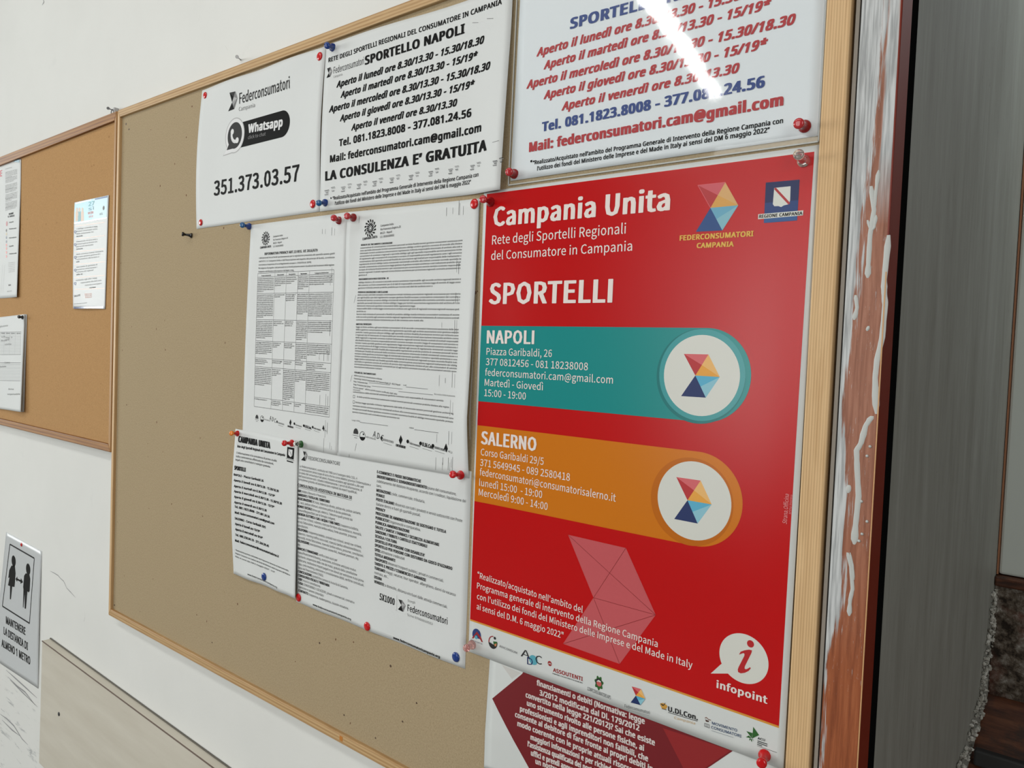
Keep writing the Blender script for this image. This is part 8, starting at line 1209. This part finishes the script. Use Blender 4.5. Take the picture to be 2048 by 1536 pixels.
po.poly('partner_logo#7', INKK, [(1320.5, 1406), (1327, 1409.5), (1331.5, 1404.5), (1328.5, 1411), (1325, 1411.5)], .26); po.stroke('partner_logo#7', INKK, [(1324, 1417), (1333, 1419.5)], .5, .27)
po.text('partner_text#7', INKK, 'U.Di.Con.', (1337, 1422), (1395.2, 1439.8), 9.4, 'A', .07); po.stroke('partner_text#7', INKK, [(1336.5, 1424.5), (1395, 1442.2)], .5, .24); po.text('partner_text#7', ink((204, 166, 110)), 'Campania', (1348, 1437), (1390, 1448.8), 5, 'M', 0, .25)
po.stroke('partner_logo#8', ink((96, 96, 96)), [(1409.5, 1446), (1418.5, 1449), (1419, 1456), (1409, 1452.5)], .35, .2, False, True)
po.poly('partner_logo#8', ink((70, 40, 30)), [(1410.5, 1438.5), (1415, 1440.5), (1418, 1441), (1417.5, 1444), (1412, 1443)], .24); po.stroke('partner_logo#8', ink((120, 70, 50)), [(1410, 1436), (1413, 1434.7), (1416, 1438), (1422, 1440.5)], .6, .25)
for i in range(3): po.stroke('partner_logo#8', ink((120, 120, 120)), [(1411, 1448+i*2), (1417, 1450+i*2)], .3, .22)
BLU = ink((36, 66, 104))
po.text('partner_text#8', BLU, 'MOVÌMENTO', (1424.2, 1448.3), (1474.4, 1463.5), 5.4, 'A', .0) if 'Ì' in CHARS else po.text('partner_text#8', BLU, 'MOVIMENTO', (1424.2, 1448.3), (1474.4, 1463.5), 5.4, 'A', .02)
po.text('partner_text#8', BLU, 'CONSUMATORI', (1422.9, 1456.8), (1482.7, 1475.2), 5.6, 'A', .02); po.stroke('partner_text#8', ink((110, 120, 130)), [(1423, 1461), (1467, 1475)], .3, .2)
gc = lambda x, y: (1480+x/12.8, 1416+y/12.8)
for p in (((340, 480), (490, 690), (310, 780), (330, 600)), ((165, 590), (322, 640), (300, 770)), ((150, 745), (228, 700), (296, 775)), ((235, 840), (245, 775), (282, 785)), ((268, 790), (300, 875), (312, 795)), ((318, 790), (355, 860), (330, 788))):
    po.poly('partner_logo#9', GRN, [gc(*a_) for a_ in p], .2)
po.text('partner_text#9', ink((50, 54, 54)), 'ACU', gc(455, 795), gc(640, 848), 4.4, 'A', .05)
for a_, b_ in (((450, 840), (700, 925)), ((445, 880), (700, 975)), ((440, 925), (565, 970))): po.stroke('partner_text#9', ink((60, 64, 62)), [gc(*a_), gc(*b_)], .75, .2)
po.stroke('partner_text#9', ink((90, 94, 92)), [gc(440, 965), gc(945, 1140)], .35, .2)

# ------------------------------------------------------------------ sheets on the cork board and the sign on the wall
NYL = .001
la = sheet('laminated_notice', 'white bulletin with grey columns and a blue taped corner, top of the cork board', 'notice',
    [(-40, 340), (42, 318), (33.5, 594), (-48, 600)], lambda u, v: 5.0*g_(u, 1, .12)*np.clip(v*1.2-.25, 0, 1), 1.0, NYL)
la.poly('blue_tape', ink((40, 110, 130), .25, .6), [(24, 321), (39.5, 318.6), (38.6, 325.5), (30, 324)], .4)
la.text('headline_text', ink((186, 40, 50)), 'DONARE', (-34, 363), (4.2, 352), 11, 'A', .06)
rnd = random.Random(21)
for b0, n in ((333, 1), (340, 5), (352.5, 4), (366, 4), (375, 3), (385, 4), (393, 3), (402, 4), (410, 3)):
    for i in range(n):
        y = b0+6+i*2.7; f = 1 if i < n-1 else rnd.uniform(.5, .9)
        la.text('column_text', GREY2, words(22), (11, y), (11+23.5*f, y-6.3*f), 1.9, 'M', .0)
la.text('heading_text', GREY1, 'PER DONARE', (18, 430), (27, 428), 3.4, 'A', .06); la.text('heading_text', GREY1, 'IL SANGUE', (16, 435), (29, 432.6), 3.2, 'A', .06)
la.disc('red_drop', ink((150, 34, 40)), (13.8, 447.5), .0055, .25, 20, 1.0)
for y, t in ((446, 'Campania'), (459, 'Associazione volontari'), (477, 'Centro trasfusionale'), (494, 'Ospedale'), (509, 'Telefono sede')):
    la.text('column_text', GREY1, t, (18.5, y), (27 if len(t) < 9 else 33, y-1.6), 2.4, 'A', .04)
for y, m in ((461, 'g'), (468, 'y'), (475, 'b'), (483, 'b'), (490, 'r'), (497, 'r'), (505, 'r'), (513, 'r')):
    la.disc('column_marks', {'g': GREY2, 'y': ink((170, 150, 110)), 'b': ink((60, 70, 90)), 'r': ink((200, 100, 90))}[m], (13, y), .0032, .25, 10, 1.3)
for i in range(6): la.text('column_text', GREY3, words(12), (17, 527+i*3.6), (30, 525+i*3.6), 1.8, 'M')
la.text('column_text', GREY2, 'www', (17, 572), (22, 571.5), 4, 'A', .03); la.text('column_text', GREY2, 'servizi e info', (14.5, 584), (23.5, 583), 2.6, 'A')
for i in range(2): la.stroke('column_marks', GREY3, [(9.5-i*4, 530), (6-i*4, 585)], .5, .2)

lf = sheet('leaflet', 'glossy health leaflet with a light blue picture header and orange rules, on the cork board', 'leaflet',
    [(149, 405), (217.5, 390), (210, 618), (146, 616)], lambda u, v: 3.0*g_(v, 1, .2)*sn(u)+2.0*g_(u, 0, .1)*sn(v)+1.0*(1+np.cos(math.pi*u))*g_(v, 0, .25), 1.4, NYL, plain('leaflet_gloss', (.60, .615, .61), .45, .3))
LBL, DBL, ORG = ink((150, 200, 216), .4, .4), ink((40, 62, 120), .2, .6), ink((206, 140, 104), .33, .5)
lf.poly('header_picture', LBL, [(150, 405.5), (186, 397.5), (184, 441), (149, 447)], .15)
lf.poly('header_picture', ink((176, 208, 218), .4, .4), [(186, 397.5), (215.5, 391.5), (213.5, 435), (184, 441)], .15)
lf.poly('header_band', DBL, [(149, 445), (214, 434.2), (213.8, 436.8), (148.8, 448)], .2); lf.poly('header_band', DBL, [(151, 405.5), (183, 398.5), (183, 400.5), (151, 408)], .2); lf.poly('header_band', ink((60, 90, 140)), [(190, 397.3), (215, 391.8), (215, 395), (190, 399.8)], .2)
for x, m in ((154, ink((196, 166, 140))), (159, ink((60, 140, 150))), (165, ink((200, 170, 146)))):
    lf.poly('header_figure#%d' % x, m, [(x-3, 443.5), (x-2.6, 424), (x-.8, 421), (x+1.2, 421), (x+2.8, 424), (x+3, 442)], .22); lf.disc('header_figure#%d' % x, ink((200, 172, 150)), (x, 419.5), .0042, .24, 12)
lf.text('header_text', ink((60, 150, 160)), '27', (177.5, 412.5), (189, 410), 8, 'A', .06); lf.text('header_text', ink((60, 130, 150)), 'sì', (177.5, 421), (188, 419), 6, 'A', .05); lf.text('header_text', ink((214, 110, 90)), 'vaccino', (176, 429), (187, 427), 6, 'A', .03); lf.text('header_text', ink((214, 110, 90)), 'ora', (178, 435.5), (186, 434), 5, 'A', .03)
lf.disc('header_text', GREY2, (207.5, 416), .004, .22, 12); lf.text('header_text', GREY2, 'ASL', (199, 430.5), (206, 429), 4, 'A')
ry = [(452.5, 444.5), (478, 471), (503.5, 497.5), (529, 523.5), (555.5, 550.5), (579, 576.5)]
for a_, b_ in ry: lf.stroke('orange_rule', ORG, [(150, a_), (209.5, b_)], 1.0, .2)
for j, (a_, b_) in enumerate(ry[:5]):
    for i in range(4):
        y = a_+6.5+i*5; f = (.74, .74, .6, .22)[i] if j != 2 else (.95, .85, .8, .1)[i]
        x = 153+i*.0 if j < 4 else 152+9*i
        lf.text('body_text', GREY1 if i == 3 else GREY2, words(int(36*f)), (x, y), (x+58*f*.97, y-58*f*.12), 2.6, 'A', .03 if i == 3 else 0)
    lf.text('question_mark', ink((50, 70, 130)), 'Q', (148.6, a_+14), (152.4, a_+13.4), 5, 'A', .06)
lf.text('footer_text', GREY1, 'SALUTE', (148.5, 594), (160.5, 592), 3.4, 'A', .03)
for i in range(3): lf.text('footer_text', ink((196, 110, 70)), 'Prenota ora sul sito'[:20-2*i], (169.5+i*.5, 589.5+i*3.3), (183.5, 588.5+i*3.2), 2.3, 'A', .03)
lf.text('footer_text', GREY2, words(26), (147.5, 609), (174, 606.5), 2., 'M')
lf.poly('footer_band', DBL, [(149, 614), (207.5, 612.6), (207.3, 616.8), (146.5, 617.6)], .2)

st_ = lambda u, v: 6*g_(u, 1, .25)*np.clip(v*1.15-.1, 0, 1)
st = sheet('paper_stack', 'stack of white ruled attendance forms under a black pin, lower left of the cork board', 'papers',
    [(-40, 639), (49, 628.5), (41.5, 824), (-46, 812)], lambda u, v: 2.2+st_(u, v), 2.4, NYL)
for i, (dx, dy, bz) in enumerate(((1.3, .0, 1.7), (2.6, .0, 1.0), (4.4, -.4, .3))):
    s2 = Sheet('under_sheet', None, None, [(-40+dx, 639), (49.2+dx, 628.3+i*.2), (41.6+dx*1.4, 824+dy), (-46+dx, 812)], lambda u, v, k=(.75, .45, .15)[i]: .4+st_(u, v)*k, 2.4+bz-1.9, NYL, PAPER, 16, 20)
    child(s2.o, st.o); 
    for kk in ('label', 'category', 'group'):
        if kk in s2.o: del s2.o[kk]
st.text('form_text', GREY2, 'Foglio presenze', (-2, 655), (16, 652.5), 3.4, 'A')
for y0_, n in ((664, 16), (724.5, 13)):
    for i in range(n):
        k = (y0_+i*2.95-664)/100; st.stroke('ruled_lines', GREY2 if i not in (0, 1, n-1) else GREY1, [(-30, y0_+i*2.95+1.5-k), (42.5-k*1.6, y0_+i*2.95-.2+k*2)], .7 if i in (0, n-1) else .45, .2)
for x in (0, 9, 20, 31, 42): st.stroke('ruled_lines', GREY2, [(x, 664), (x-1.4, 708)], .4, .2)
for x, y, t in ((3, 675, 'a.m.'), (12, 677, 'ing. 9'), (3, 683, 'Rossi'), (10, 681, 'sala'), (10, 690, 'uscita'), (9.5, 727, 'Firme'), (0, 735, 'totale'), (17, 780, 'firma'), (15, 790, 'responsabile')): st.text('form_text', GREY2, t, (x, y), (x+2.1*len(t), y-.4), 3.2, 'A', .02)
for x in (3, 13, 23, 34): st.text('form_text', GREY1, 'Ora', (x, 668), (x+6, 667.4), 2.2, 'A', .04)

sg = sheet('safety_sign', 'white plastic sign with two black figures and a double arrow about keeping one metre apart', 'sign',
    [(12.3, 1064.2), (83.3, 1103), (75.9, 1377), (-13, 1318)], lambda u, v: 2.0*g_(u, 1, .15)*sn(v)+1.0*np.clip(v-.6, 0, 1), .8, YW, plain('sign_plastic', lin((200, 203, 204)), .33, .5), 24, 30, None, 1.)
def S_(x, y): return (x/3.0968, 1040+y/3.0968)
fr = [S_(62, 150), S_(213, 237), S_(183, 640), S_(15, 533)]
sg.stroke('picture_border', GREY1, fr, 3.4, .25, False, True)
K = plain('sign_black', G(.01), .4, .12)
sg.disc('woman_figure', K, S_(85, 254), .0125, .25, 24)
sg.poly('woman_figure', K, [S_(*p) for p in ((72, 282), (92, 283), (97, 330), (93, 385), (90, 415), (76, 412), (68, 492), (62, 490), (63, 410), (50, 404), (60, 355), (52, 360), (58, 310))], .25)
sg.disc('man_figure', K, S_(175, 305), .0125, .25, 24)
sg.poly('man_figure', K, [S_(*p) for p in ((160, 330), (182, 336), (188, 365), (184, 440), (178, 448), (170, 442), (161, 550), (153, 548), (154, 445), (146, 543), (143, 541), (146, 430), (144, 415), (150, 345))], .25)
sg.poly('arrow', K, [S_(*p) for p in ((97, 365), (108, 350), (108, 362), (128, 372), (130, 360), (143, 386), (127, 395), (128, 384), (108, 373), (106, 383))], .25)
for t, L, R in (('MANTENERE', S_(38, 640), S_(157, 712)), ('LA DISTANZA DI', S_(24, 706), S_(172, 806)), ('ALMENO 1 METRO', S_(11, 781), S_(187, 896))):
    sg.text('sign_text', K, t, L, R, 14.2, 'A', .05)
for s in SH: s.flush()

# ------------------------------------------------------------------ pushpins and thumbtacks
def plastic(name, rgb, trans=0., rough=.18):
    m = Mat(name, lin(rgb), rough, .5)
    if trans: m.set('Transmission Weight', trans); m.set('IOR', 1.49)
    return m.m
C_RED, C_BLUE, C_TEAL = plastic('red_plastic', (196, 22, 26)), plastic('blue_plastic', (28, 58, 128)), plastic('blue_green_plastic', (20, 84, 136))
C_CRED, C_CLEAR, C_PINK = plastic('clear_red_plastic', (214, 60, 66), .35, .1), plastic('clear_plastic', (244, 240, 236), .92, .06), plastic('clear_pink_plastic', (242, 190, 184), .8, .08)
C_RED_LIT, C_GREEN, C_BLACK, C_DRED = plastic('red_plastic_lit', (226, 124, 24)), plastic('green_plastic', (30, 92, 30)), plastic('black_plastic', (16, 14, 14)), plastic('clear_dark_red_plastic', (160, 18, 24), .25, .08)
PROF_BASE = [(.0002, .0), (.0046, .0), (.0050, .0006), (.0050, .0014), (.0040, .0022), (.0028, .0048), (.0022, .0080), (.0021, .0110)]
PROF_HEAD = [(.0021, .0110), (.0026, .0132), (.0038, .0146), (.0041, .0154), (.0041, .0172), (.0036, .0179), (.0020, .0182), (.0002, .0182)]
_cache = {}
def mesh_of(key, prof, m, n=22):
    if key in _cache: return _cache[key]
    V, Fc = lathe(prof, n); me = bpy.data.meshes.new(key[0]); me.from_pydata(V, [], Fc); me.update(); me.materials.append(m)
    for p in me.polygons: p.use_smooth = len(p.vertices) == 4
    _cache[key] = me; return me
def place(root, base, tip):
    d = Vector(tip)-Vector(base); root.location = base; root.rotation_euler = d.to_track_quat('Z', 'Y').to_euler()
def pushpin(basepx, headpx, m, label, s=None, m_head=None, Y0=0., size=1., group=None):
    if s is not None: q = s.at(*basepx); b = np.array((q[0], float(s.y(q)[0])-.0001, q[1]))
    else: b = un(basepx[0], basepx[1], Y0)
    h = un(headpx[0], headpx[1], b[1]-.0165*size)
    root = empty('pushpin', (0, 0, 0)); tag(root, label, 'pushpin', 'pushpins in the two boards')
    for nm, pr, mm in (('pin_base', PROF_BASE, m), ('pin_head', PROF_HEAD, m_head or m)):
        o = bpy.data.objects.new(nm, mesh_of((nm, mm.name), pr, mm)); link(o); o.parent = root
    o = bpy.data.objects.new('needle', mesh_of(('needle', 'steel'), [(.0001, -.0085), (.0005, -.006), (.0005, .0002)], STEEL, 8)); link(o); o.parent = root
    place(root, b, h); root.scale = (size,)*3
    return root
TPROF = [(.0001, 0), (.0052, 0), (.0055, .0005), (.0052, .0011), (.0042, .0017), (.0024, .0021), (.0003, .0022)]
def tack(px, m, label, s=None, r=1., Y0=0.):
    if s is not None: q = s.at(*px); b = np.array((q[0], float(s.y(q)[0])-.0001, q[1]))
    else: b = un(px[0], px[1], Y0)
    root = empty('thumbtack', (0, 0, 0)); tag(root, label, 'thumbtack', 'round flat thumbtacks')
    o = bpy.data.objects.new('tack_cap', mesh_of(('tack_cap', m.name), TPROF, m, 28)); link(o); o.parent = root
    o = bpy.data.objects.new('needle', mesh_of(('needle', 'steel'), [(.0001, -.0085), (.0005, -.006), (.0005, .0002)], STEEL, 8)); link(o); o.parent = root
    place(root, b, b+np.array((0, -1, 0))); root.scale = (r,)*3
pushpin((666, 95.2), (652.8, 90.5), C_BLUE, 'solid blue pushpin at the top left corner of the black opening hours sheet', nap)
pushpin((651.2, 405.5), (636.5, 406), C_BLUE, 'blue pushpin at the bottom left corner of the black opening hours sheet', nap, C_TEAL, 0, .95)
pushpin((499, 453), (483.7, 449.8), C_BLUE, 'blue pushpin at the top left corner of the table photocopy', d1, C_TEAL, 0, .95)
pushpin((679, 441.3), (666.3, 435.3), C_DRED, 'red pushpin at the top right corner of the table photocopy', d1, C_CRED)
pushpin((707.4, 435.4), (693.2, 431.8), C_DRED, 'red pushpin at the top left corner of the paragraph photocopy', d2, C_CRED)
pushpin((982, 404.2), (965.8, 398.3), C_DRED, 'clear dark red pushpin at the top left corner of the red poster', po, C_CRED)
pushpin((1029, 348), (1017.6, 343.6), C_DRED, 'clear red pushpin at the bottom left corner of the laminated sheet', lam, C_CRED)
pushpin((1610, 253), (1597.5, 247), C_DRED, 'clear red pushpin at the bottom right corner of the laminated sheet', lam, C_CRED)
pushpin((1608, 322.5), (1597.3, 309), C_CLEAR, 'colourless glassy pushpin at the top right corner of the red poster', po)
pushpin((945, 1289), (932.5, 1296.4), C_PINK, 'pale pink glassy pushpin at the bottom left corner of the red poster', po)
pushpin((1529.5, 1510), (1523.2, 1526.5), C_RED, 'opaque red pushpin at the bottom right corner of the red poster', po)
pushpin((475.6, 867), (462, 866.5), C_RED, 'red pushpin, head tinted orange as if lit through, top left corner of the narrow leaflet', d3, C_RED_LIT, 0, .85)  # orange head colour paints light passing through the red plastic
pushpin((584.5, 886.2), (568, 886.4), C_RED, 'red pushpin at the top right corner of the narrow leaflet', d3, C_RED, 0, .95)
pushpin((602.8, 888.3), (590.5, 887.8), C_GREEN, 'pushpin with a green base and colourless head, above the two-column sheet', d1, C_CLEAR, 0, .95)
pushpin((922.2, 950.2), (905, 948.8), C_RED, 'bright red pushpin at the bottom right corner of the paragraph photocopy', d2)
pushpin((383.5, 471.3), (363.5, 467.8), C_BLACK, 'black pushpin stuck in the bare fibreboard left of the notices', None, C_BLACK, 0., .8)
pushpin((46, 634.8), (35.5, 633.4), C_BLACK, 'black pushpin holding the stack of forms on the cork board', st, C_BLACK, 0, .85)
tack((410.7, 190.8), C_RED, 'round red thumbtack at the top left corner of the telephone number sheet', ph, .9)
tack((639.8, 113), C_RED, 'round red thumbtack at the top right corner of the telephone number sheet', ph)
tack((402, 445), C_RED, 'round red thumbtack at the bottom left corner of the telephone number sheet', ph, .9)
tack((626, 408), C_RED, 'round red thumbtack at the bottom right corner of the telephone number sheet', ph)
tack((949.2, 407.8), C_RED, 'round red thumbtack at the top right corner of the paragraph photocopy', d2)
tack((912.3, 1314), C_BLUE, 'round blue thumbtack at the bottom right corner of the two-column sheet', d4)
tack((734.8, 1252.6), C_RED, 'round red thumbtack halfway along the bottom edge of the two-column sheet', d4)
tack((597.6, 1195), C_RED, 'round red thumbtack at the bottom left corner of the two-column sheet', d4)
tack((528.5, 1153.3), C_BLUE, 'round blue thumbtack over the web address of the narrow leaflet', d3)
tack((43.3, 1089.3), C_RED, 'small red thumbtack at the top of the plastic safety sign', sg, .8)

# ------------------------------------------------------------------ nails and hook above the frames
def rod(bm, a, b, r0, r1=None, n=10):
    a, b = Vector(a), Vector(b); d = (b-a); q = d.to_track_quat('Z', 'Y').to_matrix().to_4x4(); V, Fc = lathe([(r0, 0), (r1 or r0, d.length)], n)
    vs = [bm.verts.new(Matrix.Translation(a) @ q @ Vector(v)) for v in V]
    for f in Fc: bm.faces.new([vs[i] for i in f])
def nail(tail, head, label):
    a = un(tail[0], tail[1], YW); b = un(head[0], head[1], -.009); root = empty('nail', tuple(a)); tag(root, label, 'nail')
    bm = bmesh.new(); rod(bm, a, b, .0009); bm_obj('shank', bm, STEEL, root, True)
    e = Vector(b)-Vector(a); e.normalize(); bm = bmesh.new(); rod(bm, Vector(b)-e*.0008, Vector(b)+e*.0008, .0024, .0026, 14); bm_obj('nail_head', bm, STEEL, root)
nail((481, 119.5), (474.3, 113.8), 'small nail in the plaster above the top rail of the large board')
nail((230, 222), (216.5, 216.6), 'small nail in the plaster where the two boards meet')
hk = un(224.6, 224.5, .004); root = empty('eye_hook', tuple(hk)); tag(root, 'small grey metal eye beside the nail where the boards meet', 'hook')
bm = bmesh.new(); 
for k in range(14):
    t0, t1 = 2*math.pi*k/14, 2*math.pi*(k+1)/14
    rod(bm, (hk[0]+.0048*math.cos(t0), hk[1], hk[2]+.0048*math.sin(t0)), (hk[0]+.0048*math.cos(t1), hk[1], hk[2]+.0048*math.sin(t1)), .0009, None, 6)
bm_obj('ring', bm, STEEL, root, True)
pl = un(231.5, 222.5, .008); box('wall_plug', pl[0]-.004, pl[0]+.003, .004, YW, pl[2]-.006, pl[2]+.006, plain('grey_plug', G(.5), .6, .3), root, .001)
